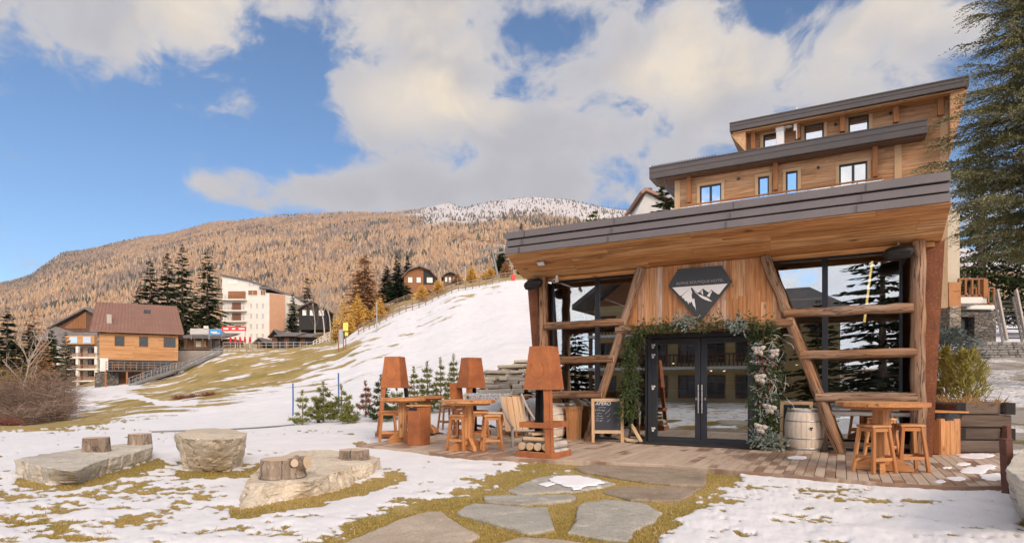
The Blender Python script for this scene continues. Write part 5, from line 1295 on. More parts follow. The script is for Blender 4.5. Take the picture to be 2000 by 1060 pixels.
# ------------------------------------------------------------------ plants
def sprays(P, D, L, Wd, roll=None, g=None):
    """leaf sprays: one pointed, slightly folded blade per point P along direction D"""
    g = g or rng; n = len(P); D = D / (np.linalg.norm(D, axis=1, keepdims=True) + 1e-9)
    r = g.normal(size=(n, 3)); side = np.cross(D, r if roll is None else roll + r * .35); side /= np.linalg.norm(side, axis=1, keepdims=True) + 1e-9
    L = np.broadcast_to(L, (n,))[:, None]; Wd = np.broadcast_to(Wd, (n,))[:, None]
    nrm = np.cross(D, side)
    a = P; b = P + D * L * .42 + side * Wd + nrm * Wd * .3; c = P + D * L; d = P + D * L * .38 - side * Wd + nrm * Wd * .3
    V = np.stack([a, b, c, d], 1).reshape(-1, 3)
    return V, np.arange(n * 4).reshape(n, 4)
def conifer(name, label, cat, base, H, Rd, mat, seed=1, whorls=22, nb=6, tw=26, tl=.34, twd=.05, droop=.35, up=.15, z0=.06, power=.9, top=.02, group=None, trunk=None, sub=0, gaps=.15, lean=0, az=None, crown_name='crown', bark='bark', hang=.25):
    g = np.random.default_rng(seed); t_ = thing(name, label, cat, base, g.uniform(0, 6.28) if az is None else 0, group)
    r0 = trunk or H * .014
    m_ = MB(); m_.tube([(0, 0, -.4), (0, 0, H * .25), (lean * .5, 0, H * .6), (lean, 0, H * .985)], [r0 * 1.25, r0, r0 * .55, r0 * .08], 8)
    bm_ = m_
    PP, DD, LL, RN, RL = [], [], [], [], []
    for i in range(whorls):
        f = z0 + (1 - z0) * (i + g.uniform(-.3, .3)) / whorls; f = min(max(f, z0), .985)
        prof = max(top, (1 - f) ** power) * min(1.0, .55 + (f - z0) * 4.5)
        k = max(3, int(round(nb * (.6 + .4 * (1 - f)))))
        a0 = g.uniform(0, 6.28)
        for j in range(k):
            if g.random() < gaps: continue
            a = a0 + 2 * math.pi * j / k + g.uniform(-.25, .25) if az is None else g.uniform(*az)
            Lb = Rd * prof * g.uniform(.72, 1.15); h = H * f + g.uniform(-.02, .02) * H
            n = max(5, int(tw * (.35 + .65 * prof)))
            s = np.sort(g.uniform(.10, 1, n)); s[-1] = 1
            rad = np.array((math.cos(a), math.sin(a), 0)); tan = np.array((-math.sin(a), math.cos(a), 0)); dr = droop * g.uniform(.6, 1.4)
            Pb = rad * (Lb * s)[:, None]; Pb[:, 2] = h + Lb * (up * s * (1.0 if f < .8 else 1.8) - dr * s ** 2 * (1 - f * .6) + .22 * dr * s ** 4); Pb[:, 0] += lean * f
            if r0 > .1 and Lb > .8: bm_.tube([(lean * f, 0, h), tuple(Pb[n // 2]), tuple(Pb[-1])], [.018 * Lb ** .6 + .01, .012, .004], 4, cap=False)
            sg = np.where(np.arange(n) % 2 == 0, 1, -1) * g.uniform(.3, 1.1, n)
            fwd = .45 + .6 * s
            D = rad * fwd[:, None] + tan * sg[:, None] * (1.12 - .75 * s)[:, None]; D[:, 2] += -hang * g.uniform(.2, 1.6, n) * (1 if f < .85 else -.8) + up * .3
            l = tl * Lb ** .55 * (1.08 - .45 * s) * g.uniform(.65, 1.25, n)
            if sub:      # second order: each twig carries its own sprays
                for q_ in range(sub):
                    fr = (q_ + .3) / sub; Pq = Pb + D / np.linalg.norm(D, axis=1, keepdims=True) * (l * fr)[:, None]
                    Pq[:, 2] -= l * fr * fr * .25
                    jit = g.normal(size=(n, 3)) * .55; Dq = D / np.linalg.norm(D, axis=1, keepdims=True) + jit; PP.append(Pq); DD.append(Dq); LL.append(l * (1.15 - .5 * fr) * (.55 if sub < 6 else .17)); RN.append(np.clip(.25 + .55 * s * fr + g.normal(0, .22, n), 0, 1))
                    RL.append(np.tile((0, 0, 1.), (n, 1)))
            else:
                PP.append(Pb); DD.append(D); LL.append(l); RN.append(np.clip(.3 + .35 * s + g.normal(0, .25, n), 0, 1)); RL.append(np.tile((0, 0, 1.), (n, 1)))
    P, D, L_a, rn, rl = map(np.concatenate, (PP, DD, LL, RN, RL))
    V, Fc = sprays(P, D, L_a, np.minimum(twd, L_a * .3), rl, g)
    bm_.build('trunk', M[bark], t_)
    c_ = MB(); c_.raw(V, Fc, None, rn); c_.build(crown_name, G_[mat], t_)
    return t_
def ht(px, t, ytop): p = ong(px, t); return p, CAMZ + (HZ - ytop) / F * t - p.z
def tree(px, t, ytop, rpx, mat, label, seed, name='spruce_tree', group='spruces in the village', **k):
    p, H = ht(px, t, ytop); Rd = rpx / F * t
    d = dict(whorls=30, nb=9, tw=36, tl=.58, twd=.34, droop=.40, up=.10, power=.80)
    d.update(k); return conifer(name, label, 'tree', p, H, Rd, mat, seed, group=group, **d)
# the dark spruce group behind the orange chalet
tree(293, 128, 500, 46, 'fir_dark', 'shortest dark spruce at the left of the group behind the orange chalet', 1)
tree(327, 132, 484, 42, 'fir_dark', 'dark spruce second from the left in the group behind the orange chalet', 2)
tree(356, 127, 476, 48, 'fir', 'tallest dark spruce in the middle of the group behind the orange chalet', 3)
tree(405, 130, 482, 48, 'fir', 'dark spruce at the right of the group, beside the cream apartment block', 4, gaps=.25)
tree(270, 126, 560, 36, 'fir_dark', 'low dark spruce at the foot of the group behind the orange chalet', 5)
# left edge
tree(14, 62, 598, 46, 'fir_dark', 'dark spruce at the left edge of the photo', 6)
tree(66, 70, 572, 44, 'larch_brown', 'tall thin brown larch with sparse branches at the far left', 7, name='larch_tree', group='larches in the village', gaps=.35, tw=10, twd=.16)
tree(60, 63, 630, 44, 'fir_dark', 'dark spruce in front of the thin brown larch at the far left', 8)
tree(100, 66, 640, 34, 'fir', 'dark spruce left of the mansard apartment house', 9)
tree(84, 58, 655, 34, 'larch_brown', 'low brown larch in front of the spruces at the left', 10, name='larch_tree', group='larches in the village', twd=.18)
# middle
tree(712, 118, 497, 46, 'larch_brown', 'big brown larch in the middle of the hillside', 11, name='larch_tree', group='larches in the village', tw=22, gaps=.08, power=.62, twd=.26)
for i, (px, t, yt, rp, lb) in enumerate(((672, 96, 578, 22, 'golden larch just left of the tallest golden one by the yellow board'), (698, 97, 572, 25, 'golden larch behind the yellow information board'), (741, 98, 582, 19, 'golden larch at the lower end of the rail fence'), (716, 100, 600, 15, 'small golden larch between two bigger golden ones'),
                                         (824, 100, 556, 20, 'golden larch below the hillside house'), (856, 103, 545, 15, 'slim golden larch at the right of the hillside house'), (921, 112, 519, 17, 'golden larch left of the chairlift pylon'), (988, 118, 509, 16, 'golden larch right of the chairlift pylon'), (958, 122, 520, 14, 'small golden larch behind the chairlift pylon'))):
    tree(px, t, yt, rp, 'larch_gold' if i not in (7,) else 'larch_pale', lb, 20 + i, name='larch_tree', group='golden larches along the rail fence', twd=.2, tl=.42, whorls=28, nb=8, tw=20, up=.25, droop=.15, power=.75, gaps=.08)
for i, (px, t, yt, rp, lb) in enumerate(((755, 150, 517, 22, 'dark spruce at the left of the hillside house'), (776, 152, 494, 20, 'tallest dark spruce beside the hillside house'), (796, 153, 497, 20, 'dark spruce close behind the hillside house'))):
    tree(px, t, yt, rp, 'fir_dark', lb, 40 + i, twd=.3)
tree(780, 128, 549, 36, 'fir_dark', 'broad low dark conifer below the hillside house', 45, power=.45, whorls=14, nb=9)
tree(600, 150, 536, 24, 'fir_dark', 'dark spruce right of the cream apartment block', 46)
tree(572, 158, 568, 16, 'fir_dark', 'dark spruce at the corner of the cream apartment block', 47)
tree(980, 135, 484, 22, 'fir', 'dark spruce beside the chairlift pylon', 48)
tree(1018, 140, 431, 17, 'fir', 'spruce tip showing above the left end of the restaurant roof', 49)
tree(1163, 58, 411, 38, 'pine', 'pine top showing above the restaurant roof', 50, name='pine_tree', group='trees behind the restaurant', power=.35, whorls=18)
tree(1297, 60, 343, 46, 'fir', 'spruce between the white gable and the timber hotel', 51, group='trees behind the restaurant', gaps=.0, power=.55)
# the big grey spruce at the right edge
pS = ong(2052, 23.5)
conifer('spruce_tree', 'huge grey green spruce leaning in from the right edge of the photo', 'tree', pS, 20.5, 5.1, 'spruce_grey', 61, whorls=28, nb=17, tw=66, tl=.62, twd=.024, droop=.30, up=.22, z0=.27, power=.60, sub=12, gaps=.12, trunk=.28, group='spruces in the village', hang=.18)
tree(1918, 52, 185, 90, 'fir', 'dark green spruce behind the huge grey one, beside the timber hotel', 62, whorls=32, nb=9, tw=34, tl=.5, twd=.10, sub=2, group='trees behind the restaurant', z0=.1)
tree(2010, 50, 330, 100, 'fir_dark', 'dark spruce low behind the huge grey one at the right edge', 63, whorls=26, nb=9, tw=30, tl=.5, twd=.12, sub=2, group='trees behind the restaurant', z0=.1)
for i, (px, t, yt, rp, mt, lb) in enumerate(((684, 94, 612, 15, 'larch_gold', 'low golden larch in front of the two tallest golden ones'), (655, 100, 606, 13, 'larch_gold', 'golden larch at the left end of the golden row'), (838, 110, 566, 11, 'larch_pale', 'pale larch between the hillside house and the fence'), (893, 116, 533, 14, 'larch_pale', 'pale larch right of the small brown house'),
        (948, 125, 530, 12, 'larch_gold', 'slim golden larch left of the pylon mast'), (752, 104, 598, 14, 'larch_brown', 'small brown larch near the shorter rail fence'), (30, 80, 640, 36, 'larch_brown', 'brown larch between the spruces at the left edge'), (128, 92, 640, 22, 'fir_dark', 'dark spruce close to the left side of the mansard apartment house'))):
    tree(px, t, yt, rp, mt, lb, 140 + i, name='larch_tree' if 'larch' in mt else 'spruce_tree', group='golden larches along the rail fence' if t > 93 else 'trees at the left edge', twd=.2, tl=.42, whorls=26, nb=8, tw=20, up=.25, droop=.15, power=.75, gaps=.08)
# ---- young pines along the piste edge
def pine(px, t, ytop, rpx, mat, label, seed):
    p, H = ht(px, t, ytop); g = np.random.default_rng(seed); Rd = rpx / F * t
    t_ = thing('young_pine', label, 'pine', p, 0, 'young pines along the piste edge'); m_ = MB(); m_.tube([(0, 0, -.2), (.02, 0, H * .5), (0, 0, H * .97)], [.035, .024, .008], 6)
    PP, DD, LL = [], [], []
    def tuft(c, d, n, l):
        r = g.normal(size=(n, 3)); r /= np.linalg.norm(r, axis=1, keepdims=True); D = r * .85 + np.array(d) * .9
        PP.append(np.tile(c, (n, 1)) + r * .01); DD.append(D); LL.append(np.full(n, l) * g.uniform(.7, 1.2, n))
    wn = max(4, int(H / .24))
    for i in range(wn):
        f = .06 + .84 * i / wn; k = 5 if f < .8 else 4; a0 = g.uniform(0, 6.28)
        for j in range(k):
            if g.random() < .18: continue
            a = a0 + j * 2 * math.pi / k + g.uniform(-.4, .4); L = Rd * (1 - f) ** .75 * g.uniform(.55, 1.35); d = np.array((math.cos(a), math.sin(a), 0)); 
            h = H * f; tip = d * L + np.array((0, 0, h + L * .42)); midp = d * L * .55 + np.array((0, 0, h + L * .14)); m_.tube([(0, 0, h), tuple(midp), tuple(tip)], [.012, .009, .005], 4, cap=False)
            ns = max(2, int(L / .07))
            for q_ in range(ns):
                s = .3 + .7 * (q_ + 1) / ns; c = midp * (1 - abs(s - .55) / .45) + tip * ((s - .55) / .45) if s > .55 else midp * s / .55 + np.array((0, 0, h)) * (1 - s / .55)
                tuft(c, d * .6 + np.array((0, 0, .7)), 17, .15)
                if L > .25:
                    sd_ = np.cross(d, (0, 0, 1)) * g.uniform(.05, .16) * (1 if q_ % 2 else -1); tuft(c + sd_, d * .5 + sd_ * 3 + np.array((0, 0, .5)), 14, .14)
    for q_ in range(4): tuft(np.array((0, 0, H * (.88 + .035 * q_))), (0, 0, 1.2), 12, .10)
    P, D, L = map(np.concatenate, (PP, DD, LL)); V, Fc = sprays(P, D, L, .013, None, g)
    m_.build('trunk', M['bark'], t_); c_ = MB(); c_.raw(V, Fc, None, g.random(len(Fc))); c_.build('needles', G_[mat], t_); return t_
for i, (px, t, yt, rp, mt, lb) in enumerate(((590, 20.5, 764, 17, 'pine', 'smallest young pine at the left end of the row'), (631, 21.5, 746, 27, 'pine', 'bushy young pine beside the rusty post'), (666, 21.5, 752, 22, 'pine', 'young pine under the taller blue pole'), (682, 20.5, 785, 15, 'pine', 'low young pine tuft right of the taller blue pole'), (714, 22, 745, 13, 'deadpine', 'rusty brown dead young pine'),
        (744, 20.5, 733, 22, 'fir', 'dark young pine left of the leftmost fire hood'), (775, 21, 755, 18, 'pine', 'young pine seen between the legs of the leftmost fire hood'), (808, 22.5, 717, 13, 'pine', 'slim young pine just right of the leftmost fire hood'), (834, 22.5, 706, 18, 'pine', 'young pine in the middle of the row by the fire hoods'), (860, 22.5, 699, 13, 'pine', 'slender young pine near the farther fire hood'), (886, 22.5, 692, 16, 'pine', 'tallest young pine left of the farther fire hood'))):
    pine(px, t, yt, rp, mt, lb, 100 + i)
# ---- bare shrubs and trees
def shrub(name, label, base, H, Rd, mat, seed, n=150, subs=7, wd=.012, group='bare shrubs at the left', arch=.5, cat='shrub'):
    g = np.random.default_rng(seed); Vs, Fs, rn = [], [], []; cnt = 0
    def ribbon(pts, w0, w1, r):
        nonlocal cnt
        pts = np.array(pts); k = len(pts); d = np.gradient(pts, axis=0); s = np.cross(d, g.normal(size=3)); s /= np.linalg.norm(s, axis=1, keepdims=True) + 1e-9; ww = np.linspace(w0, w1, k)[:, None]
        V = np.stack([pts - s * ww, pts + s * ww], 1).reshape(-1, 3); Vs.append(V); i = np.arange(k - 1); Fs.append(np.stack([2 * i, 2 * i + 1, 2 * i + 3, 2 * i + 2], 1) + cnt); rn.append(np.full(k - 1, r)); cnt += 2 * k
    for i in range(n):
        a = g.uniform(0, 6.28); out = Rd * math.sqrt(g.random()); h = H * (g.uniform(.25, .8) if g.random() < .6 else g.uniform(.7, 1.2)) * (1 - .25 * (out / Rd) ** 2); b = np.array((g.normal() * Rd * .25, g.normal() * Rd * .25, -.1)); d = np.array((math.cos(a), math.sin(a), 0)); s = np.linspace(0, 1, 6)[:, None]
        p = b + d * out * s ** 1.4 + np.array((0, 0, 1.)) * h * (s - arch * .45 * s ** 3) + g.normal(size=(6, 3)) * .03 * H * s; r = g.random(); ribbon(p, wd, wd * .35, r)
        for q_ in range(subs):
            f = g.uniform(.25, .95); j = f * 5; i0 = int(j); c = p[i0] + (p[min(5, i0 + 1)] - p[i0]) * (j - i0); dd = g.normal(size=3); dd[2] = abs(dd[2]) * .8; dd = dd / np.linalg.norm(dd) + d * .5; l = H * g.uniform(.10, .42); s2 = np.linspace(0, 1, 4)[:, None]
            ribbon(c + dd * l * s2 + np.array((0, 0, -.2 * l)) * s2 ** 2, wd * .5, wd * .2, min(1, max(0, r + g.normal() * .2)))
    o = MB(); o.raw(np.concatenate(Vs), np.concatenate(Fs), None, np.concatenate(rn)); ob = o.build(name, G_[mat], loc=base); tag(ob, label, cat, group); return ob
for i, (px, t, yt, rp, mt, lb, n, s) in enumerate(((60, 36, 690, 62, 'twig', 'largest bare brown shrub at the left under the spruces', 330, 12), (22, 38, 700, 52, 'twig', 'bare brown shrub at the left edge of the photo', 260, 11), (105, 35, 735, 38, 'twig', 'bare brown shrub nearest the grassy bank', 220, 11), (92, 33, 765, 42, 'twig', 'low spreading bare shrub in front of the largest one', 240, 11),
        (38, 31, 772, 46, 'twig', 'low bare shrub in front at the far left', 240, 11), (10, 28.5, 815, 26, 'twig_red', 'low reddish shrub at the lower left edge', 160, 9), (8, 44, 690, 40, 'twig_yellow', 'shrub with yellow leaves at the left edge', 190, 12), (118, 48, 700, 26, 'twig', 'tall bare shrub beside the mansard apartment house', 170, 9))):
    p, H = ht(px, t, yt); shrub('bare_shrub', lb, p, max(H, .8), rp / F * t, mt, 200 + i, n, s, .014)
def bare_tree(px, t, yt, spread, mat, label, seed, wd=.05):
    p, H = ht(px, t, yt); g = random.Random(seed); t_ = thing('bare_tree', label, 'tree', p, 0, 'bare trees'); tr = MB(); br = MB()
    def grow(mb_, p, d, L, r, lv):
        k = 4; pts = [p]; dd = d.copy()
        for i in range(k): dd = (dd + Vector((g.uniform(-.12, .12), g.uniform(-.12, .12), .05))).normalized(); pts.append(pts[-1] + dd * L / k)
        mb_.tube(pts, [r * (1 - .55 * i / k) for i in range(k + 1)], 5 if lv else 7, cap=False)
        if lv < 4:
            for i in range(3 if lv else 9):
                f = g.uniform(.3, 1.0); q_ = pts[0].lerp(pts[-1], f); a = g.uniform(0, 6.28); sd_ = Vector((math.cos(a), math.sin(a), g.uniform(.5, 1.2) )).normalized(); grow(br, q_, (dd * .5 + sd_ * spread).normalized(), L * g.uniform(.34, .52), r * .42, lv + 1)
    grow(tr, Vector((0, 0, -.2)), Vector((0, 0, 1)), H * .78, H * .014, 0)
    tr.build('trunk', M['bark_pale'], t_); br.build('crown', G_[mat], t_); return t_
bare_tree(30, 47, 655, .8, 'twig_pale', 'pale bare tree among the shrubs at the left', 5)
bare_tree(634, 118, 553, .5, 'twig_pale', 'left one of two white bare birches beside the golden larches', 8)
bare_tree(646, 120, 560, .5, 'twig_pale', 'right one of two white bare birches beside the golden larches', 9)
bare_tree(615, 122, 570, .8, 'twig', 'brown bare tree in front of the dark hillside house', 12)
# dark heath scrub along the foot of the bank
for i, (px, t, w_, lb) in enumerate(((352, 48, 16, 'dark scrub patch at the left of the bank edge'), (378, 47.5, 18, 'dark scrub patch in the middle of the bank edge'), (408, 47, 16, 'dark scrub patch at the right of the bank edge'))):
    p = ong(px, t); shrub('heath_scrub', lb, p, .55, w_ / F * t, 'twig_red', 300 + i, 150, 6, .02, 'dark scrub along the bank')
# ---- garland round the doors
ga = thing('door_garland', 'evergreen garland with grey eucalyptus and linen bows around the glass doors', 'garland', uv2w(-2.7, 13.2), -PH)
gr = np.random.default_rng(77)
def along(pts, n):
    pts = np.array(pts, float); L = np.r_[0, np.cumsum(np.linalg.norm(np.diff(pts[:, :3], axis=0), axis=1))]; s = gr.uniform(0, L[-1], n); return np.stack([np.interp(s, L, pts[:, k]) for k in range(pts.shape[1])], 1), s
def strand(pts, n, l, w_, mat, name, tips=7, dens=1.0, hang=.8):
    """pts: u, v, z, half width"""
    C, s = along(pts, n); r = gr.normal(size=(n, 3)) * np.array((1, .55, .8)); r = r / (np.linalg.norm(r, axis=1, keepdims=True) + 1e-6) * (gr.random((n, 1)) ** .55); r[:, 1] = -np.abs(r[:, 1]) * .8; P = C[:, :3] + r * C[:, 3:4]
    d = r * 1.0 + gr.normal(size=(n, 3)) * .35; d[:, 2] -= hang
    P2, D2, L2, RN = [], [], [], []
    for k in range(tips):
        f = k / tips; jit = gr.normal(size=(n, 3)) * .40; dn = d / np.linalg.norm(d, axis=1, keepdims=True); P2.append(P + dn * l * f * gr.uniform(.8, 1.2, (n, 1))); D2.append(dn + jit); L2.append(l * .42 * gr.uniform(.6, 1.25, n)); RN.append(np.clip(gr.normal(.3 + .4 * f, .25, n), 0, 1))
    V, Fc = sprays(np.concatenate(P2), np.concatenate(D2), np.concatenate(L2), w_, None, gr)
    o = MB(); o.raw(V, Fc, None, np.concatenate(RN)); return o.build(name, G_[mat], ga, off=(-2.7, 13.2, 0))
TOP = [(-4.10, 13.2, 2.30, .16), (-3.98, 13.12, 2.58, .11), (-3.6, 13.08, 2.68, .09), (-3.0, 13.06, 2.66, .08), (-2.3, 13.05, 2.66, .09), (-1.7, 13.06, 2.64, .10), (-1.2, 13.1, 2.58, .11)]
LEFT = [(-4.12, 13.22, 2.48, .11), (-4.22, 13.25, 2.0, .09), (-4.20, 13.27, 1.5, .10), (-4.26, 13.27, 1.0, .19), (-4.30, 13.27, .60, .15)]
RIGHT = [(-1.40, 13.35, 2.50, .20), (-1.42, 13.38, 1.9, .22), (-1.40, 13.40, 1.3, .23), (-1.38, 13.40, .7, .23), (-1.34, 13.40, .12, .22)]
strand(TOP, 330, .17, .013, 'garland', 'fir_top'); strand(LEFT, 300, .19, .013, 'garland', 'fir_side'); strand(RIGHT, 380, .19, .013, 'garland', 'fir_column')
strand([(-3.05, 13.0, 2.70, .16), (-2.75, 13.0, 2.66, .14)], 90, .12, .020, 'eucalyptus', 'eucalyptus_leaves', 5, 1, .2)
strand([(-1.98, 12.98, 2.66, .13), (-1.80, 12.98, 2.52, .13)], 70, .12, .020, 'eucalyptus', 'eucalyptus_leaves', 5, 1, .5)
strand([(-1.36, 13.2, 2.3, .22), (-1.36, 13.2, 1.4, .24), (-1.35, 13.2, .75, .24)], 120, .13, .018, 'eucalyptus', 'eucalyptus_leaves', 5, 1, .3)
strand([(-1.50, 13.2, .30, .22), (-1.15, 13.2, .10, .20)], 150, .12, .020, 'eucalyptus', 'eucalyptus_leaves', 5, 1, -.2)
C, s_ = along([(-1.2, 13.14, 2.5, .12), (-1.15, 13.12, 1.6, .16), (-1.2, 13.12, .9, .2)], 26); o = MB()
for c in C:
    p = Vector(c[:3]) + Vector((gr.normal() * c[3], 0, 0)); d = Vector((gr.normal() * .5, gr.uniform(-.4, .1), gr.normal() * .8)); o.tube([p, p + d * .10 + Vector((.02, 0, .02)), p + d * .22], [.004, .003, .002], 4, cap=False)
o.build('white_twigs', M['white'], ga, off=(-2.7, 13.2, 0)).__setitem__('kind', 'stuff')
o = MB()
for c in along([(-1.35, 13.08, 2.35, .16), (-1.38, 13.08, .9, .16)], 46)[0]: o.lathe([(.001, -.02), (.017, -.01), (.02, 0), (.017, .01), (.001, .02)], 7, (c[0] + gr.normal() * .13, 13.08 + gr.uniform(-.05, .06), c[2]), cap=False)
o.build('berries', M['berry'], ga, off=(-2.7, 13.2, 0)).__setitem__('kind', 'stuff')
def bow(u, v, z, sc, seed):
    g = np.random.default_rng(seed); o = MB()
    for k in range(5):
        a = (.35, 2.75, -.9, -2.2, 1.5)[k] + g.uniform(-.3, .3); L = sc * (g.uniform(.9, 1.35) if k < 4 else .6); grid = []
        for i in range(9):
            f = i / 8; ring = []
            for j in range(7):
                b = (j / 6 - .5); wv = sc * .40 * math.sin(math.pi * min(1, f * .8 + .12)) * b * 2
                x = L * f; zz = sc * .42 * math.sin(math.pi * f) * (1 - (b * 1.6) ** 2) + .10 * sc * math.sin(j * 2.1 + i * 1.3 + k)
                ca_, sa_ = math.cos(a), math.sin(a); ring.append((u + ca_ * x - sa_ * wv, v - zz - .02, z + sa_ * x + ca_ * wv))
            grid.append(ring)
        o.sheet(grid)
    o.lathe([(.001, -.03), (.03, 0), (.001, .03)], 8, (u, v - .05, z), cap=False)
    return o.build('bow', M['ribbon'], ga, off=(-2.7, 13.2, 0))
for i, (px, py, sc) in enumerate(((1482, 683, .115), (1512, 688, .105), (1483, 737, .12), (1503, 796, .115), (1485, 835, .125), (1428, 610, .0))):
    if sc: u, z = fac(px, py, 13.02); bow(u, 13.06, z, sc, 50 + i)
# small greenery on the right barrel
sh = [gnd(1586, 882) + Vector((0, .30, .85))]
P = rng.normal(size=(160, 3)) * np.array((.16, .16, .01)); D = rng.normal(size=(160, 3)) * np.array((1, 1, .3)) + np.array((0, 0, .35)); V, Fc = sprays(P, D, rng.uniform(.07, .14, 160), .010)
o = MB().raw(V, Fc, None, rng.random(160)).build('fir_sprig', G_['fir'], loc=sh[0]); tag(o, 'fir sprigs lying on top of the right wine barrel', 'greenery')
# ---- grass blades in the bare patches of the lawn
def blades():
    N = 150000
    u_ = rng.random(N); y_ = 1075 - 260 * u_ ** 1.5; px = rng.uniform(-20, 2020, N); tt = (CAMZ - GZ) * F / (y_ - HZ); k = tt < 17; px, tt = px[k], tt[k]
    Xg = (px - 1000) / F * tt; Zg = zt(Xg, tt); sn_, tn_, pv_ = cover(Xg, tt, Zg)
    keep = (sn_ < .45 + .25 * (rng.random(len(sn_)) < .3)) & (pv_ < .3)
    Ud, Vd = w2uv(Xg, tt); keep &= Vd < np.interp(Ud, EU[:, 0], EU[:, 1]) - .06
    pyy = HZ - (GZ - CAMZ) * F / tt
    for pts, mt, lb in FL:
        keep &= pdist(px, pyy, zm(pts, 2.5, 600, 860)) > -2
    Xg, tt, Zg, px = Xg[keep], tt[keep], Zg[keep], px[keep]; n = len(Xg)
    ln = rng.uniform(.018, .05, n) * (1 + .5 * (rng.random(n) < .1)); P = np.stack([Xg, tt, Zg - .004], 1); D = rng.normal(size=(n, 3)) * .7; D[:, 2] = .75
    V, Fc = sprays(P, D, ln, np.clip(.0022 + tt * .00022, .002, .006)); tone_ = fbm(np.stack([Xg, tt, Xg * 0], 1) * 1.4, 3, 8)
    o = MB().raw(V, Fc, None, np.clip(tone_ + rng.normal(0, .22, n), 0, 1)).build('grass', G_['grass']); o['kind'] = 'stuff'
blades()
# ------------------------------------------------------------------ the timber hotel above the restaurant
HV = 37.2
def hz(x, y, v=HV): return fac(x, y, v)
hotel = thing('timber_hotel', 'tall timber clad hotel with stepped dark roofs behind the restaurant', 'hotel', uv2w(-2, HV, 2.0), -PH); HO = (-2.0, HV, 2.0)
def HB(mb, name, mat, parent=None): return mb.build(name, mat, parent or hotel, off=HO)
uL, _ = hz(1318, 400); uR, _ = hz(1851, 340); uT, zT = hz(1460, 270); _, zM = hz(1560, 286); 
_, zTop = hz(1700, 178)
def boards(u0, u1, z0, z1, v, holes=(), h=.26, mat='hotel', name='wall', par=None):
    """horizontal cladding round the openings"""
    m_ = MB(); z = z0
    while z < z1 - .01:
        zb = min(z + h, z1); segs = [(u0, u1)]
        for a, b, c, d in holes:
            if zb > c + .02 and z < d - .02: segs = [s_ for x0, x1 in segs for s_ in ((x0, min(x1, a)), (max(x0, b), x1)) if s_[1] - s_[0] > .03]
        for x0, x1 in segs:
            x = x0
            while x < x1 - .01:
                l = min(random.choice((1.8, 2.8, 3.6, 4.4)), x1 - x)
                if x1 - x - l < .4: l = x1 - x
                m_.box((x + l / 2, v + .10, (z + zb) / 2), (l - .004, .2, zb - z - .006), None, .004, grain=0); x += l
        z = zb
    return HB(m_, name, M[mat], par)
def win(px0, px1, pyt, pyb, v=HV, double=True):
    u0, z1 = hz(px0, pyt, v); u1, _ = hz(px1, pyt, v); pm = (px0 + px1) / 2; _, z1 = hz(pm, pyt, v); _, z0 = hz(pm, pyb, v); return (u0, u1, z0, z1, double)
WM = [win(1367, 1409, 361, 402), win(1481, 1502, 345, 392), win(1535, 1558, 335, 382), win(1639, 1694, 319, 370)]
WT = [win(1491, 1519, 262, 300), win(1571, 1609, 241, 275), win(1657, 1697, 226, 262)]
zB = 5.2
zLR = (fac(1268, 346, 36.2)[1] + fac(1811, 264, 36.2)[1]) / 2; zTR = (fac(1425, 257, 36.1)[1] + fac(1893, 167, 36.1)[1]) / 2; zM = zLR; zTop = zTR - .06
boards(uL, uR, zB, zM, HV, [(a - .0, b + .0, c, d) for a, b, c, d, _ in WM])
boards(uT, uR, zM, zTop, HV, [(a, b, c, d) for a, b, c, d, _ in WT])
m_ = MB(); m_.box(((uL + uR) / 2, HV + 4.3, (zB + zM) / 2), (uR - uL - .06, 8.0, zM - zB), None, 0); HB(m_, 'body', M['darkwood'])
m_ = MB(); m_.box(((uT + uR) / 2, HV + 4.3, (zM + zTop) / 2), (uR - uT - .06, 8.0, zTop - zM), None, 0); HB(m_, 'upper_body', M['darkwood'])
for u, z0, z1 in ((uL + .16, zB, zM), (uR - .16, zB, zTop), (hz(1754, 300)[0], zB, zM), (uT + .12, zM, zTop)):
    m_ = MB(); m_.box((u, HV - .025, (z0 + z1) / 2), (.32, .05, z1 - z0), None, .005, grain=2); HB(m_, 'corner_board', M['hotel_pale'])
for (u0, u1, z0, z1, dbl), sk in [(w_, 1) for w_ in WM] + [(w_, 0) for w_ in WT]:
    m_ = MB(); s_ = .17; d = .08
    m_.box((u0 - s_ / 2, HV - d / 2, (z0 + z1) / 2), (s_, d, z1 - z0), None, .006, grain=2); m_.box((u1 + s_ / 2, HV - d / 2, (z0 + z1) / 2), (s_, d, z1 - z0), None, .006, grain=2); m_.box(((u0 + u1) / 2, HV - d / 2 - .003, z1 + s_ / 2), (u1 - u0 + 2.3 * s_, d, s_), None, .006, grain=0)
    wf = HB(m_, 'window', M['hotel_pale'])
    m_ = MB(); f = .085; v = HV + .07
    m_.box((u0 + f / 2, v, (z0 + z1) / 2), (f, .06, z1 - z0), None, .003); m_.box((u1 - f / 2, v, (z0 + z1) / 2), (f, .06, z1 - z0), None, .003); m_.box(((u0 + u1) / 2, v, z1 - f / 2), (u1 - u0 - 2 * f, .06, f), None, .003); m_.box(((u0 + u1) / 2, v, z0 + f / 2), (u1 - u0 - 2 * f, .06, f), None, .003)
    if u1 - u0 > 1.0: m_.box(((u0 + u1) / 2, v, (z0 + z1) / 2), (f * 1.6, .06, z1 - z0 - 2 * f), None, .003)
    HB(m_, 'frame', M['anthracite'], wf)
    m_ = MB(); m_.box(((u0 + u1) / 2, v + .02, (z0 + z1) / 2), (u1 - u0 - .04, .02, z1 - z0 - .04), None, 0); HB(m_, 'pane', M['mirror'], wf)
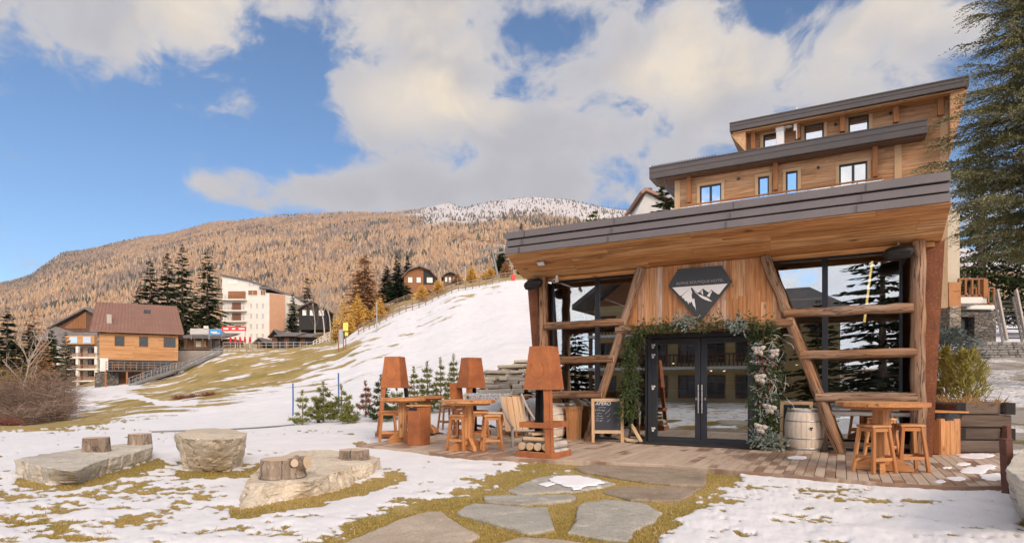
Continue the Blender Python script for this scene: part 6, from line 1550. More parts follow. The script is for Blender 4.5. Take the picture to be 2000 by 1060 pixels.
# roofs: a lower one between the storeys, the big one on top, soffits below
def roofband(xl, yl0, yl1, xr, yr0, yr1, v, name, depth, courses=1):
    ua, za1 = fac(xl, yl0, v); _, za0 = fac(xl, yl1, v); ub, zb1 = fac(xr, yr0, v); _, zb0 = fac(xr, yr1, v)
    z1 = (za1 + zb1) / 2; z0 = (za0 + zb0) / 2; m_ = MB(); m_.box(((ua + ub) / 2, v + depth / 2, (z0 + z1) / 2 + .0), (ub - ua, depth, z1 - z0), None, .012)
    m_.box(((ua + ub) / 2, v - .012, z1 - .06), (ub - ua + .02, .05, .05), None, .004); m_.box(((ua + ub) / 2, v - .010, (z0 + z1) / 2), (ub - ua, .03, .02), None, .002)
    HB(m_, name, M['fascia_dark']); return ua, ub, z0, z1
ua, ub, z0, z1 = roofband(1268, 323, 346, 1811, 236, 264, 36.2, 'lower_roof', 1.75)
LR = (ua, ub, z0, z1)
m_ = MB(); m_.box(((ua + uT) / 2, 40.2, z1 - .12), (uT - ua, 6.2, .22), None, .01)
for k in range(24): m_.box((ua + .2 + k * .16, 36.6, z1 + .02), (.05, 1.0, .06), None, .004)
HB(m_, 'lower_roof_deck', M['fascia_dark'])
ua, ub, z0, z1 = roofband(1425, 238, 257, 1893, 148, 167, 36.1, 'top_roof', 11.0)
TR = (ua, ub, z0, z1)
m_ = MB(); p0, p1 = (36.25, z0 - .03), (HV - .02, zTop + .14)
for i in range(6):
    a, b = i / 6, (i + 1) / 6; va, vb = p0[0] + (p1[0] - p0[0]) * a, p0[0] + (p1[0] - p0[0]) * b; m_.box(((ua + ub) / 2, (va + vb) / 2, z0 - .05), (ub - ua - .3, vb - va - .006, .05), None, .003, grain=0)
HB(m_, 'top_soffit', M['soffit'])
zend = hz(1855, 312)[1]
for s_, (ue, uw, zz) in enumerate(((ua, uT, hz(1440, 296)[1] - .4), (ub, uR, zend))):
    m_ = MB(); m_.prism([(uw, zz), (uw, z0 - .08), (ue, z0 - .08)], 1, 36.35 if s_ == 0 else 36.35, 46.5); HB(m_, 'eave_wedge', M['hotel'])
ua, ub, z0, z1 = LR
for i in range(5):
    pass
m_ = MB()
for i in range(5): m_.box(((ua + ub) / 2 + .1, 36.35 + .31 * (i + .5), z0 - .03), (ub - ua - .5, .305, .04), None, .003, grain=0)
HB(m_, 'lower_soffit', M['darkwood'])
def post(px, y0, y1, v=36.9, w_=.24, mt='log_red'):
    u, z1 = fac(px, y0, v); _, z0 = fac(px, y1, v); m_ = MB(); m_.box((u, v, (z0 + z1) / 2), (w_, w_, z1 - z0), None, .01, grain=2); HB(m_, 'post', M[mt])
for px, y0, y1 in ((1346, 338, 396), (1515, 311, 372), (1709, 279, 346)): post(px, y0, y1)
for px, y0, y1 in ((1471, 246, 292), (1558, 229, 272), (1645, 211, 258), (1750, 190, 240), (1837, 173, 226)): post(px, y0, y1, 36.8, .24)
u, z = hz(1303, 345, 37.4); m_ = MB(); m_.tube([(u, 36.6, z), (u + .1, 36.7, z - .7), (u + .9, 37.8, z - 1.4), (u + .95, 37.85, z - 5)], .06, 8); HB(m_, 'downpipe', M['fascia_dark'])
# balcony rail with glass
ua, zr = fac(1329, 402, 36.6); ub, zr2 = fac(1724, 349, 36.6); zr = (zr + zr2) / 2; m_ = MB()
m_.box(((ua + ub) / 2, 36.6, zr), (ub - ua, .10, .08), None, .01, grain=0); HB(m_, 'balcony_rail', M['log_red'])
n = 9
for k in range(n + 1): m_ = MB(); m_.box((ua + (ub - ua) * k / n, 36.62, zr - .55), (.07, .07, 1.05), None, .005, grain=2); HB(m_, 'baluster', M['hotel_pale'])
for k in range(n): m_ = MB(); a, b = ua + (ub - ua) * k / n + .06, ua + (ub - ua) * (k + 1) / n - .06; m_.box(((a + b) / 2, 36.62, zr - .55), (b - a, .015, .95), None, 0); HB(m_, 'balcony_glass', M['glass'])
m_ = MB(); m_.box(((ua + ub) / 2, 37.2, zr - 1.15), (ub - ua, 1.5, .15), None, .01); HB(m_, 'balcony_slab', M['hotel_pale'])
u, z0 = fac(1524, 287, 36.7); _, z1 = fac(1524, 237, 36.7); m_ = MB(); m_.box((u, 36.75, z0 + .42 * (z1 - z0)), (.40, .36, .84 * (z1 - z0)), None, .01)
for k in range(4): m_.box((u, 36.75, z0 + (.62 + .1 * k) * (z1 - z0)), (.50, .46, .04), None, .01)
HB(m_, 'chimney_pot', M['white'])
u, z0 = fac(1556, 272, 36.6); _, z1 = fac(1556, 210, 36.6); m_ = MB(); m_.tube([(u, 36.6, z0), (u, 36.6, z1)], .025, 6); m_.box((u - .08, 36.6, z0 + .75), (.14, .1, .55), None, .01); m_.lathe([(.22, 0), (.15, .03), (.01, .05)], 14, (u - .42, 36.55, z0 + .75)); HB(m_, 'aerial', M['white'])
for px, y in ((1443, 347), (1598, 325), (1778, 345), (1632, 241), (1739, 219)): u, z = hz(px, y); m_ = MB(); m_.tube([(u, HV - .02, z - .08), (u, HV - .12, z - .08)], .07, 8); HB(m_, 'wall_lamp', M['black'])
# ------------------------------------------------------------------ simple village buildings
def bldg(name, label, cat, loc, rz=0, group=None): return thing(name, label, cat, loc, rz, group)
def P_(mb, name, mat, par): return mb.build(name, mat, par)
def window(par, x, y, z, w_, h_, fmat='darkwood', pmat='paneglass', sh=None, fr=.08):
    m_ = MB(); m_.box((x - w_ / 2 - fr / 2, y, z), (fr, .1, h_), None, 0); m_.box((x + w_ / 2 + fr / 2, y, z), (fr, .1, h_), None, 0); m_.box((x, y, z + h_ / 2 + fr / 2), (w_ + 2 * fr, .1, fr), None, 0); m_.box((x, y, z - h_ / 2 - fr / 2), (w_ + 2 * fr, .1, fr), None, 0)
    if w_ > .9: m_.box((x, y, z), (.06, .08, h_), None, 0)
    f = m_.build('window', M[fmat], par); m_ = MB(); m_.box((x, y + .03, z), (w_, .03, h_), None, 0); m_.build('pane', M[pmat], f); return f
def boards_local(par, x0, x1, z0, z1, y, mat, h=.22, name='cladding', th_=.08):
    m_ = MB(); z = z0
    while z < z1 - .01:
        zb = min(z + h, z1); x = x0
        while x < x1 - .01:
            l = min(random.choice((2, 3, 4.2)), x1 - x); m_.box((x + l / 2, y, (z + zb) / 2), (l - .01, th_, zb - z - .008), None, .004, grain=0); x += l
        z = zb
    return m_.build(name, M[mat], par)
# orange chalet
t0 = 85.0; base = Vector(((195 - 1000) / F * t0, t0, .2)); ch = bldg('chalet', 'orange boarded chalet with a long red brown metal roof', 'house', base, R(29))
def cz(y): return CAMZ + (HZ - y) / F * t0 - base.z
W_ = 9.7; Dp = 9.0
m_ = MB(); m_.box((W_ / 2, Dp / 2, cz(655) / 2), (W_ - .2, Dp - .2, cz(655)), None, 0); P_(m_, 'wall', M['darkwood'], ch)
boards_local(ch, -.05, W_, cz(702), cz(650), -.02, 'chaletwood')
m_ = MB(); m_.box((-.15, .4, cz(675)), (.3, .9, cz(648) - cz(702)), None, .01); P_(m_, 'stone_corner', M['rubble_warm'], ch)
e_z, r_z = cz(648.5), cz(594) + .75; oy = -.9; ry = 5.2
m_ = MB(); nx = 26; x0, x1 = -1.1, W_ + .75
g0, g1 = np.array((oy, e_z)), np.array((ry, r_z)); gb = np.array((2 * ry - oy, e_z))
for a, b in ((g0, g1), (gb, g1)):
    sh_ = .35 if True else 0
    V = [(x0, a[0], a[1]), (x1, a[0], a[1]), (x1 - 1.0, b[0], b[1]), (x0 + .2, b[0], b[1])]; V2 = [(x, y, z + .16) for x, y, z in V]
    m_.raw(V + V2, [(0, 3, 2, 1), (4, 5, 6, 7), (0, 1, 5, 4), (1, 2, 6, 5), (2, 3, 7, 6), (3, 0, 4, 7)])
for k in range(nx + 1):
    f = k / nx; p0 = Vector((x0 + (x1 - x0) * f, g0[0], g0[1] + .18)); p1 = Vector((x0 + .2 + (x1 - x0 - 1.2) * f, g1[0], g1[1] + .18)); m_.bar(p0, p1, .07, .14, (0, -.5, 1), 0)
for fz in (.24, .46):
    for k in range(nx): f = (k + .5) / nx; m_.box((x0 + .1 + (x1 - x0 - .6) * f, oy + (ry - oy) * fz, e_z + (r_z - e_z) * fz + .2), (.10, .06, .09), None, 0)
rf = P_(m_, 'roof', M['roof_red'], ch)
fz = .30; m_ = MB(); m_.box((1.05, oy + (ry - oy) * fz, e_z + (r_z - e_z) * fz + .55), (.6, .6, 1.4), None, .01); P_(m_, 'chimney', M['concrete'], rf)
fz = .72; m_ = MB(); m_.box((5.6, oy + (ry - oy) * fz, e_z + (r_z - e_z) * fz + .22), (.9, .9, .1), rotm(math.atan2(r_z - e_z, ry - oy), 0, 0), 0); P_(m_, 'skylight', M['paneglass'], rf)
for s_ in (-.05, W_ + .02):
    m_ = MB(); m_.prism([(0, e_z - .2), (2 * ry, e_z - .2), (ry, r_z - .1)], 0, s_ - .06, s_ + .06); P_(m_, 'gable', M['darkwood'], ch)
for x, w_ in ((2.35, 1.0), (5.3, .95), (8.6, 1.4)): window(ch, x, -.08, cz(664.5), w_, 1.25, 'darkwood', 'darkglass')
m_ = MB(); m_.box((4.6, -.06, cz(712)), (8.8, .1, cz(703) - cz(722)), None, 0); P_(m_, 'veranda_glass', M['paneglass'], ch)
m_ = MB(); m_.box((.5, -.10, cz(712)), (1.0, .15, cz(703) - cz(729)), None, .01); P_(m_, 'rendered_corner', M['render_white'], ch)
m_ = MB(); m_.box((5.3, -1.3, cz(724)), (8.8, 2.4, .22), None, .01); dk = P_(m_, 'veranda', M['sleeper'], ch)
m_ = MB()
for k in range(13): m_.box((.95 + k * .725, -2.45, cz(714)), (.07, .07, 1.1), None, 0)
for z in (.25, .6, .98): m_.box((5.3, -2.45, cz(721) + z), (8.8, .06, .06), None, 0)
P_(m_, 'railing', M['fencewood'], ch)
for x in (.9, 3.4, 5.3, 9.4): m_ = MB(); m_.box((x, -2.3, cz(741)), (.22, .22, cz(725) - cz(757)), None, .01); P_(m_, 'post', M['log_red'], ch)
m_ = MB(); m_.box((.9, -.4, cz(742)), (2.8, 1.0, cz(728) - cz(758)), None, .02); P_(m_, 'stone_base', M['rubble'], ch)
for k, (x, lb) in enumerate(((2.4, 'left picnic table on the chalet veranda'), (4.0, 'middle picnic table on the chalet veranda'), (6.4, 'right picnic table on the chalet veranda'))):
    o = thing('picnic_table', lb, 'table', ch.matrix_world @ Vector((0, 0, 0)) if False else ch.location + Matrix.Rotation(R(29), 3, 'Z') @ Vector((x, -1.6, cz(722))), R(29), 'picnic tables on the chalet veranda')
    m_ = MB(); m_.box((0, 0, .74), (1.3, .7, .06), None, .01); m_.build('tabletop', M['larch'], o); m_ = MB(); m_.box((0, -.6, .44), (1.3, .25, .05), None, .01); m_.build('seat', M['larch'], o)
    for s_ in (-.5, .5): m_ = MB(); m_.bar((s_, -.6, 0), (s_, .1, .72), .07, .07, (1, 0, 0)); m_.bar((s_, .4, 0), (s_, -.1, .72), .07, .07, (1, 0, 0)); m_.build('leg', M['larch_old'], o)
# gabled chalet and mansard apartment behind
t1 = 128.0; b1_ = Vector(((108 - 1000) / F * t1, t1, 0)); gc_ = bldg('gabled_house', 'brown house gable showing left of the red brown chalet roof', 'house', b1_)
z = lambda y, t=t1: CAMZ + (HZ - y) / F * t - b1_.z
m_ = MB(); m_.prism([(-.5, 0), (9, 0), (9, z(608)), (6.8, z(608)), (0, z(640))], 1, 0, 9); P_(m_, 'wall', M['darkwood'], gc_)
m_ = MB()
for p, q_ in (((-1.2, z(643)), (6.9, z(604))), ((6.9, z(604)), (10.5, z(622)))): m_.prism([(p[0], p[1]), (q_[0], q_[1]), (q_[0], q_[1] + .35), (p[0], p[1] + .35)], 1, -.9, 9.5)
P_(m_, 'roof', M['roof_grey'], gc_)
m_ = MB()
for k in range(14): m_.box((2.2 + k * .33, -.05, z(641) + .2 + (z(612) - z(641)) * min(1, k / 13) * .5), (.30, .06, .4 + (z(612) - z(641)) * min(1, k / 13)), None, .004, grain=2)
P_(m_, 'gable_boards', M['houseboards'], gc_)
t1 = 118.0; b1_ = Vector(((104 - 1000) / F * t1, t1, 0)); ap = bldg('apartment_house', 'beige apartment house with a brown mansard roof and four balcony rows', 'building', b1_)
za = lambda y: CAMZ + (HZ - y) / F * t1; xa = lambda x: (x - 104) / F * t1
m_ = MB(); m_.box((xa(150), 5.2, za(676) / 2 - .5), (xa(198) - xa(104), 8, za(676) + 1), None, 0); P_(m_, 'wall', M['render_beige'], ap)
m_ = MB(); m_.raw([(xa(112), -.6, za(676)), (xa(200), -.6, za(676)), (xa(200), 3.2, za(646)), (xa(122), 3.2, za(646)), (xa(112), 10, za(676)), (xa(200), 10, za(676)), (xa(200), 8, za(646)), (xa(122), 8, za(646))], [(0, 1, 2, 3), (4, 0, 3, 7), (3, 2, 6, 7), (1, 5, 6, 2)]); m_.raw([(xa(72), -.6, za(660)), (xa(116), -.6, za(676)), (xa(122), 3.2, za(646)), (xa(84), 3.2, za(634))], [(0, 1, 2, 3)]); P_(m_, 'mansard_roof', M['roof_grey'], ap)
dm = MB(); dm.box((xa(161), 0.1, za(664)), (xa(190) - xa(134), 1.6, 1.7), None, 0); dm = P_(dm, 'dormer', M['chaletwood'], ap)
for x in (149, 175): m_ = MB(); m_.box((xa(x), -.74, za(664)), (1.55, .08, 1.25), None, 0); m_.build('pane', M['mirror'], dm)
for r_ in range(4):
    yy = 698.5 + r_ * 22.6; m_ = MB(); m_.box((xa(155), -.2, za(yy)), (xa(200) - xa(110), 2.6, .28), None, 0); P_(m_, 'balcony_slab', M['render_white'], ap)
    if r_ < 4:
        m_ = MB(); m_.box((xa(155), -1.45, za(yy) + .85), (xa(200) - xa(112), .05, .06), None, 0)
        for k in range(38): m_.box((xa(113) + k * .23, -1.45, za(yy) + .5), (.07 if k % 6 else .12, .04, .75), None, 0)
        P_(m_, 'balcony_railing', M['houseboards'], ap)
    for x in (136, 171): window(ap, xa(x), 1.15, za(yy) + 1.45, 1.35, .95, 'shutter')
    for x in (149, 183): m_ = MB(); m_.box((xa(x), 1.12, za(yy) + 1.0), (.8, .1, 1.85), None, 0); P_(m_, 'balcony_door', M['shutter'], ap)
for x in (123, 160, 196): m_ = MB(); m_.box((xa(x), -1.1, za(676) / 2 - .3), (.5, .5, za(676) + .4), None, 0); P_(m_, 'column', M['render_white'], ap)
# cream apartment block
t2 = 159.0; b2 = Vector(((435 - 1000) / F * t2, t2, 8)); wb = bldg('apartment_block', 'tall cream apartment block with a salmon side wall and sloping roof', 'building', b2)
zb_ = lambda y: CAMZ + (HZ - y) / F * t2 - b2.z; xb = lambda x: (x - 435) / F * t2
zr = zb_(572); m_ = MB(); FP = [(xb(435), 0), (xb(526), 0), (xb(548), 3.2), (xb(567) + 1.2, 12.5), (xb(435), 13)]
m_.prism(FP, 2, 0, zr); P_(m_, 'wall', M['render_white'], wb)
m_ = MB(); m_.prism([(xb(434), zr), (xb(512), zr), (xb(512), zb_(557)), (xb(487), zb_(549)), (xb(434), zb_(539))], 1, -.05, 9); P_(m_, 'attic_wall', M['render_white'], wb)
m_ = MB()
for p, q_ in (((432, 538), (489, 549)), ((489, 549), (516, 559))): m_.prism([(xb(p[0]), zb_(p[1])), (xb(q_[0]), zb_(q_[1])), (xb(q_[0]), zb_(q_[1]) + .35), (xb(p[0]), zb_(p[1]) + .35)], 1, -.6, 10)
m_.raw([(xb(508), -.6, zb_(560)), (xb(527), -.6, zb_(561)), (xb(573) + 1.5, 12.5, zb_(578)), (xb(508), 12.5, zb_(560)), (xb(508), -.6, zb_(564)), (xb(527), -.6, zb_(565)), (xb(573) + 1.5, 12.5, zb_(583)), (xb(508), 12.5, zb_(564))], [(0, 1, 2, 3), (7, 6, 5, 4), (0, 4, 5, 1), (1, 5, 6, 2), (2, 6, 7, 3)])
P_(m_, 'roof', M['roof_grey'], wb)
m_ = MB(); a_, b__ = Vector((xb(526.5), -.03, 0)), Vector((xb(548), 3.13, 0)); dd = b__ - a_; m_.box(((a_.x + b__.x) / 2 + .04, (a_.y + b__.y) / 2 - .05, (zr) / 2), (dd.length, .12, zr - .2), rotm(0, 0, math.atan2(dd.y, dd.x)), 0); P_(m_, 'salmon_wall', M['render_pink'], wb)
for k, yy in enumerate((585.5, 607, 627.5)):
    m_ = MB(); m_.box((xb(457), -.75, zb_(yy + .5)), (xb(483) - xb(431), 1.5, .32), None, 0); P_(m_, 'balcony', M['render_white'], wb)
    m_ = MB(); w2 = xb(482) - xb(432)
    for z in (.3, .62, .98): m_.box((xb(457), -1.45, zb_(yy) + z), (w2, .06, .06), None, 0)
    for j in range(9): m_.box((xb(432.5) + j * w2 / 8.2, -1.45, zb_(yy) + .5), (.06, .06, 1.0), None, 0)
    P_(m_, 'balcony_railing', M['darkwood'], wb)
    m_ = MB(); m_.box((xb(462 if k else 463), -.04, zb_(yy) + 1.15), ((xb(472) - xb(455)) if k else (xb(482) - xb(448)), .1, 2.1 if k else 2.3), None, 0); P_(m_, 'balcony_door', M['shutter' if k else 'houseboards'], wb)
window(wb, xb(455), -.09, zb_(550), 2.4, 1.2, 'white', 'white'); window(wb, xb(494), -.09, zb_(571.5), 2.4, 1.2, 'white', 'houseboards'); window(wb, xb(514), -.09, zb_(571.5), 1.2, 1.2, 'white', 'houseboards')
for x in (488, 496): window(wb, xb(x), -.1, zb_(553.5), .6, 1.3, 'white', 'render_grey')
for yy in (597, 617, 637, 656):
    for x in (490.5, 502, 513.5): window(wb, xb(x), -.02, zb_(yy), .62, 1.3, 'white', 'render_grey')
window(wb, xb(465), -.02, zb_(639), 1.5, 1.0, 'white')
pa, pb = Vector((xb(550), 3.6, 0)), Vector((xb(568) + .9, 12.0, 0))
for yy in (588, 608, 630):
    dd = (pb - pa); n_ = Vector((dd.y, -dd.x, 0)).normalized(); c = (pa + pb) / 2 + n_ * .6; m_ = MB(); m_.box((c.x, c.y, zb_(yy)), (dd.length, 1.3, .3), rotm(0, 0, math.atan2(dd.y, dd.x)), 0); P_(m_, 'side_balcony', M['render_white'], wb)
    m_ = MB(); c2 = c + n_ * .62
    for z in (.5, .95): m_.box((c2.x, c2.y, zb_(yy) + z), (dd.length, .05, .07), rotm(0, 0, math.atan2(dd.y, dd.x)), 0)
    P_(m_, 'side_railing', M['darkwood'], wb)
# lift station row with banners
t3 = 112.0; b3 = Vector(((350 - 1000) / F * t3, t3, zy(t3, 681.5))); kx = bldg('lift_station', 'low dark lift station with a flat grey roof between chalet and apartment block', 'building', b3)
zk = lambda y: CAMZ + (HZ - y) / F * t3 - b3.z; xk = lambda x: (x - 350) / F * t3
m_ = MB(); m_.box((xk(403), 3, zk(661) / 2), (xk(448) - xk(354), 5, zk(661)), None, 0); P_(m_, 'wall', M['darkwood'], kx)
m_ = MB(); m_.raw([(xk(350), -1.6, zk(659)), (xk(447), -1.6, zk(660)), (xk(447), 5, zk(646)), (xk(362), 5, zk(645)), (xk(350), -1.6, zk(661)), (xk(447), -1.6, zk(662)), (xk(447), 5, zk(648)), (xk(362), 5, zk(647))], [(0, 1, 2, 3), (7, 6, 5, 4), (0, 4, 5, 1), (3, 0, 4, 7)]); P_(m_, 'roof', M['roof_grey'], kx)
for x0, x1, mt in ((380, 390, 'render_white'), (391, 400, 'raw'), (405, 416, 'paneglass'), (418, 430, 'paneglass')): m_ = MB(); m_.box((xk((x0 + x1) / 2), .45, zk(671)), (xk(x1) - xk(x0), .1, 1.1), None, 0); P_(m_, 'counter_window', M[mt], kx)
for k in range(6): m_ = MB(); m_.box((xk(356 + k * 16), -1.4, zk(671)), (.16, .16, zk(661)), None, 0); P_(m_, 'post', M['darkwood'], kx)
def sign(x0, x1, y0, y1, mat, lb, t=t3, dy=-1.9, marks=()):
    p = Vector(((x0 + x1) / 2 / F * t - 1000 / F * t, t + dy, zy(t, y1))); s_ = thing('banner', lb, 'banner', p, 0, 'banners by the lift station'); w_, h_ = (x1 - x0) / F * t, (y1 - y0) / F * t
    m_ = MB(); m_.box((0, 0, h_ / 2), (w_, .06, h_), None, .005); pn = m_.build('panel', M[mat], s_)
    for a, b, z, hh in marks: m_ = MB(); m_.box(((a + b) / 2 * w_, -.034, z * h_), ((b - a) * w_, .01, hh * h_), None, 0); m_.build('marking', M['white'], pn)
    for s__ in (-.45, .45): m_ = MB(); m_.box((s__ * w_, .06, -.6 + .3), (.08, .06, 1.4), None, 0); m_.build('leg', M['steel'], s_)
sign(382, 419, 643, 654, 'render_grey', 'long grey banner on the lift station roof')
sign(418, 444, 644, 655, 'bluesign', 'blue banner next to the grey one on the lift station roof', marks=[(-.35, .1, .45, .2), (-.2, .3, .25, .12)])
sign(408, 417, 638, 644, 'render_white', 'small white board above the gap of the grey and blue banners')
sign(446, 493, 640, 648.5, 'redsign', 'long red banner with white lettering above the ski flags', 111.5, -2.6, [(-.43, -.22, .5, .32), (-.08, .06, .5, .32), (.2, .44, .5, .32)])
for i, x in enumerate((450, 459.5, 469, 478.5, 488)):
    p = Vector(((x - 1000) / F * 109, 109, zy(109, 681))); f_ = thing('flag', ('leftmost', 'second', 'third', 'fourth', 'rightmost')[i] + ' of the five furled red flags below the red banner', 'flag', p, 0, 'furled red flags'); m_ = MB(); m_.tube([(0, 0, 0), (0, 0, 2.3)], .05, 6); m_.build('pole', M['white'], f_); m_ = MB(); m_.tube([(0, -.03, 1.0), (.03, -.03, 1.5), (0, -.03, 2.2)], [.16, .22, .12], 7, lump=.2); m_.build('cloth', M['redcloth'], f_)
# terrace retaining wall + stairs
tw = bldg('terrace_wall', 'plain concrete retaining wall under the lift station terrace', 'wall', Vector((0, 0, 0)))
m_ = MB(); A = Vector(((345 - 1000) / F * 97, 97, 0)); B = Vector(((437 - 1000) / F * 97, 97, 0)); zt_ = zy(97, 681.5)
m_.box(((A.x + B.x) / 2, 97.5, zt_ / 2 - 1), (B.x - A.x, 1.0, zt_ + 2), None, .02); P_(m_, 'wall', M['concrete'], tw)
m_ = MB(); m_.box(((A.x + B.x) / 2 + .3, 104, zt_ - .1), (B.x - A.x + .4, 14, .22), None, 0); P_(m_, 'terrace_slab', M['concrete'], tw)
sc = bldg('metal_staircase', 'long galvanised outdoor staircase climbing from the chalet to the terrace', 'staircase', Vector((0, 0, 0)))
SPT = [(252, 753, 80), (296, 737, 82.5), (345, 722, 86), (357, 721, 87), (402, 701, 91), (432, 688, 94)]
S3 = [pix(*p) for p in SPT]
for s_ in (0, 1.3):
    m_ = MB()
    for a, b in zip(S3[:-1], S3[1:]): m_.bar(a + Vector((0, s_, 0)), b + Vector((0, s_, 0)), .08, .32, bev=0)
    P_(m_, 'stringer', M['steel'], sc)
    m_ = MB()
    for a, b in zip(S3[:-1], S3[1:]):
        for hh in (1.05, .55): m_.bar(a + Vector((0, s_, hh)), b + Vector((0, s_, hh)), .06, .07, bev=0)
        n_ = max(2, int((b - a).length / .45))
        for k in range(n_): p = a.lerp(b, k / n_) + Vector((0, s_, 0)); m_.bar(p, p + Vector((0, 0, 1.05)), .05 if k % 3 else .09, .05 if k % 3 else .09, (1, 0, 0), 0)
    P_(m_, 'railing', M['steel'], sc)
m_ = MB()
for a, b in zip(S3[:-1], S3[1:]):
    n_ = max(2, int((b - a).length / .3))
    for k in range(n_): p = a.lerp(b, (k + .5) / n_); m_.box((p.x, p.y + .65, p.z + .12), (.30, 1.2, .04), None, 0)
P_(m_, 'tread', M['steel'], sc)
for p in (S3[2], S3[4], S3[3]): m_ = MB(); m_.box((p.x, p.y + .6, p.z - 1.5), (.25, .25, 3.0), None, 0); P_(m_, 'support', M['steel'], sc)
rw = bldg('bank_wall', 'rough stone retaining wall at the top of the grassy bank', 'wall', Vector((0, 0, 0))); rg = random.Random(3)
for r_ in range(4):
    x = 432 + r_ * 2
    m_ = MB()
    while x < 492 - r_ * 6:
        wpx = rg.uniform(7, 14); p = pix(x + wpx / 2, 704 - r_ * 6.2, 93.5 + r_ * .6); m_.box(p, (wpx / F * 93 * .96, .9, .48), rotm(rg.uniform(-.06, .06), rg.uniform(-.05, .05), rg.uniform(-.1, .1)), .06, rnd=rg.random()); x += wpx
    P_(m_, 'stone_course', M['wallstone'], rw)
tr_ = bldg('terrace_railing', 'grey metal railing along the terrace edge before the black huts', 'railing', Vector((0, 0, 0))); m_ = MB()
a, b = pix(436, 681, 98), pix(612, 680, 104)
for hh in (.55, 1.05): m_.bar(a + Vector((0, 0, hh)), b + Vector((0, 0, hh)), .05, .06, bev=0)
P_(m_, 'rail', M['steel'], tr_)
for k in range(14): p = a.lerp(b, k / 13); m_ = MB(); m_.bar(p - Vector((0, 0, .5)), p + Vector((0, 0, 1.1)), .09, .09, (1, 0, 0), 0); P_(m_, 'post', M['steel'], tr_)
a, b = pix(612, 680, 104), pix(660, 652, 112); wr = bldg('white_railing', 'pale rail fence climbing right from the black huts', 'fence', Vector((0, 0, 0)))
m_ = MB()
for hh in (.35, .8, 1.2): m_.bar(a + Vector((0, 0, hh)), b + Vector((0, 0, hh)), .06, .12, bev=0)
P_(m_, 'rail', M['white'], wr)
for k in range(9): p = a.lerp(b, k / 8); m_ = MB(); m_.bar(p - Vector((0, 0, .4)), p + Vector((0, 0, 1.25)), .1, .1, (1, 0, 0), 0); P_(m_, 'post', M['white'], wr)
# black huts
def hut(name, lb, x0, x1, yb, ye, yr, t, dp=4.0, ridge=.5, gable=True):
    p = Vector(((x0 - 1000) / F * t, t, zy(t, yb))); h_ = bldg(name, lb, 'hut', p, 0, 'black huts on the terrace'); w_ = (x1 - x0) / F * t; e = (yb - ye) / F * t; r_ = (yb - yr) / F * t
    m_ = MB()
    if gable: m_.prism([(0, -.6), (w_, -.6), (w_, e), (w_ * ridge, r_ - .1), (0, e)], 1, 0, dp)
    else: m_.box((w_ / 2, dp / 2, e / 2 - .3), (w_, dp, e + .6), None, 0)
    P_(m_, 'wall', M['shedwood'], h_); m_ = MB(); o_ = .5
    if gable:
        for a, b in (((-o_, e - .25), (w_ * ridge, r_)), ((w_ * ridge, r_), (w_ + o_, e - .25))): m_.prism([a, b, (b[0], b[1] + .18), (a[0], a[1] + .18)], 1, -.7, dp + .5)
    else: m_.raw([(-o_, -.9, e), (w_ + o_, -.9, e), (w_ + o_, dp, r_), (-o_, dp, r_), (-o_, -.9, e - .2), (w_ + o_, -.9, e - .2), (w_ + o_, dp, r_ - .2), (-o_, dp, r_ - .2)], [(0, 1, 2, 3), (7, 6, 5, 4), (0, 4, 5, 1), (1, 5, 6, 2), (3, 0, 4, 7)])
    P_(m_, 'roof', M['roof_grey'], h_); m_ = MB(); m_.box((w_ * .45, -.04, .95), (.9, .08, 1.9), None, 0); P_(m_, 'door', M['darkwood'], h_); return h_
hut('wooden_hut', 'black gabled hut at the left of the hut row on the terrace', 531, 544, 680, 657, 645, 106)
hut('wooden_hut', 'black hut with a long sloping roof in the middle of the hut row', 545, 578, 680, 655, 645, 106, 4, gable=False)
hut('wooden_hut', 'black hut with a sloping roof at the right of the hut row', 578, 608, 680, 656.5, 647, 107, 4, gable=False)
hut('wooden_hut', 'small dark hut with a snowy roof left of the black hut row', 502, 515, 680, 668, 661, 107)
# hillside houses
def house(lb, x0, x1, yb, ye, yr, t, rz, wmat, split=None, arch=.62, dp=8):
    p = Vector(((x0 - 1000) / F * t, t, zy(t, yb))); h_ = bldg('hillside_house', lb, 'house', p, rz, 'houses on the hillside'); w_ = (x1 - x0) / F * t; e = (yb - ye) / F * t; r_ = (yb - yr) / F * t
    m_ = MB(); m_.prism([(0, -3), (w_, -3), (w_, e), (w_ * .82, e + (r_ - e) * arch), (w_ * .5, r_), (w_ * .18, e + (r_ - e) * arch), (0, e)], 1, 0, dp); P_(m_, 'wall', M[wmat], h_)
    m_ = MB(); Q = [(-.5, e - .5), (w_ * .17, e + (r_ - e) * (arch + .04)), (w_ * .5, r_ + .1), (w_ * .83, e + (r_ - e) * (arch + .04)), (w_ + .5, e - .5)]
    for a, b in zip(Q[:-1], Q[1:]): m_.prism([a, b, (b[0], b[1] + .28), (a[0], a[1] + .28)], 1, -.9, dp + .5)
    P_(m_, 'roof', M['roof_grey'], h_)
    if split: m_ = MB(); m_.prism([(w_ * split, -.2), (w_ * .98, -.2), (w_ * .98, e - .2), (w_ * .83, e + (r_ - e) * .55), (w_ * split, r_ * .86)], 1, -.06, .0); P_(m_, 'dark_boarding', M['shedwood'], h_)
    for f, ww in ((.2, .9), (.47, .9), (.82, 1.3)): window(h_, w_ * f, -.12, e * .5 if e > 1 else .6, ww * w_ / 8, 1.1, 'white', 'white')
    return h_
house('red brown hillside house with a rounded roof beside the dark spruces', 789, 850, 553, 540, 522, 146, R(4), 'houseboards', .62)
house('small brown house just right of the red brown hillside house', 866, 893, 552, 540, 533, 150, R(6), 'darkwood', None, dp=5)
house('dark grey house half hidden behind bare trees and golden larches', 584, 636, 618, 603, 590, 140, R(6), 'shedwood', None, .36)
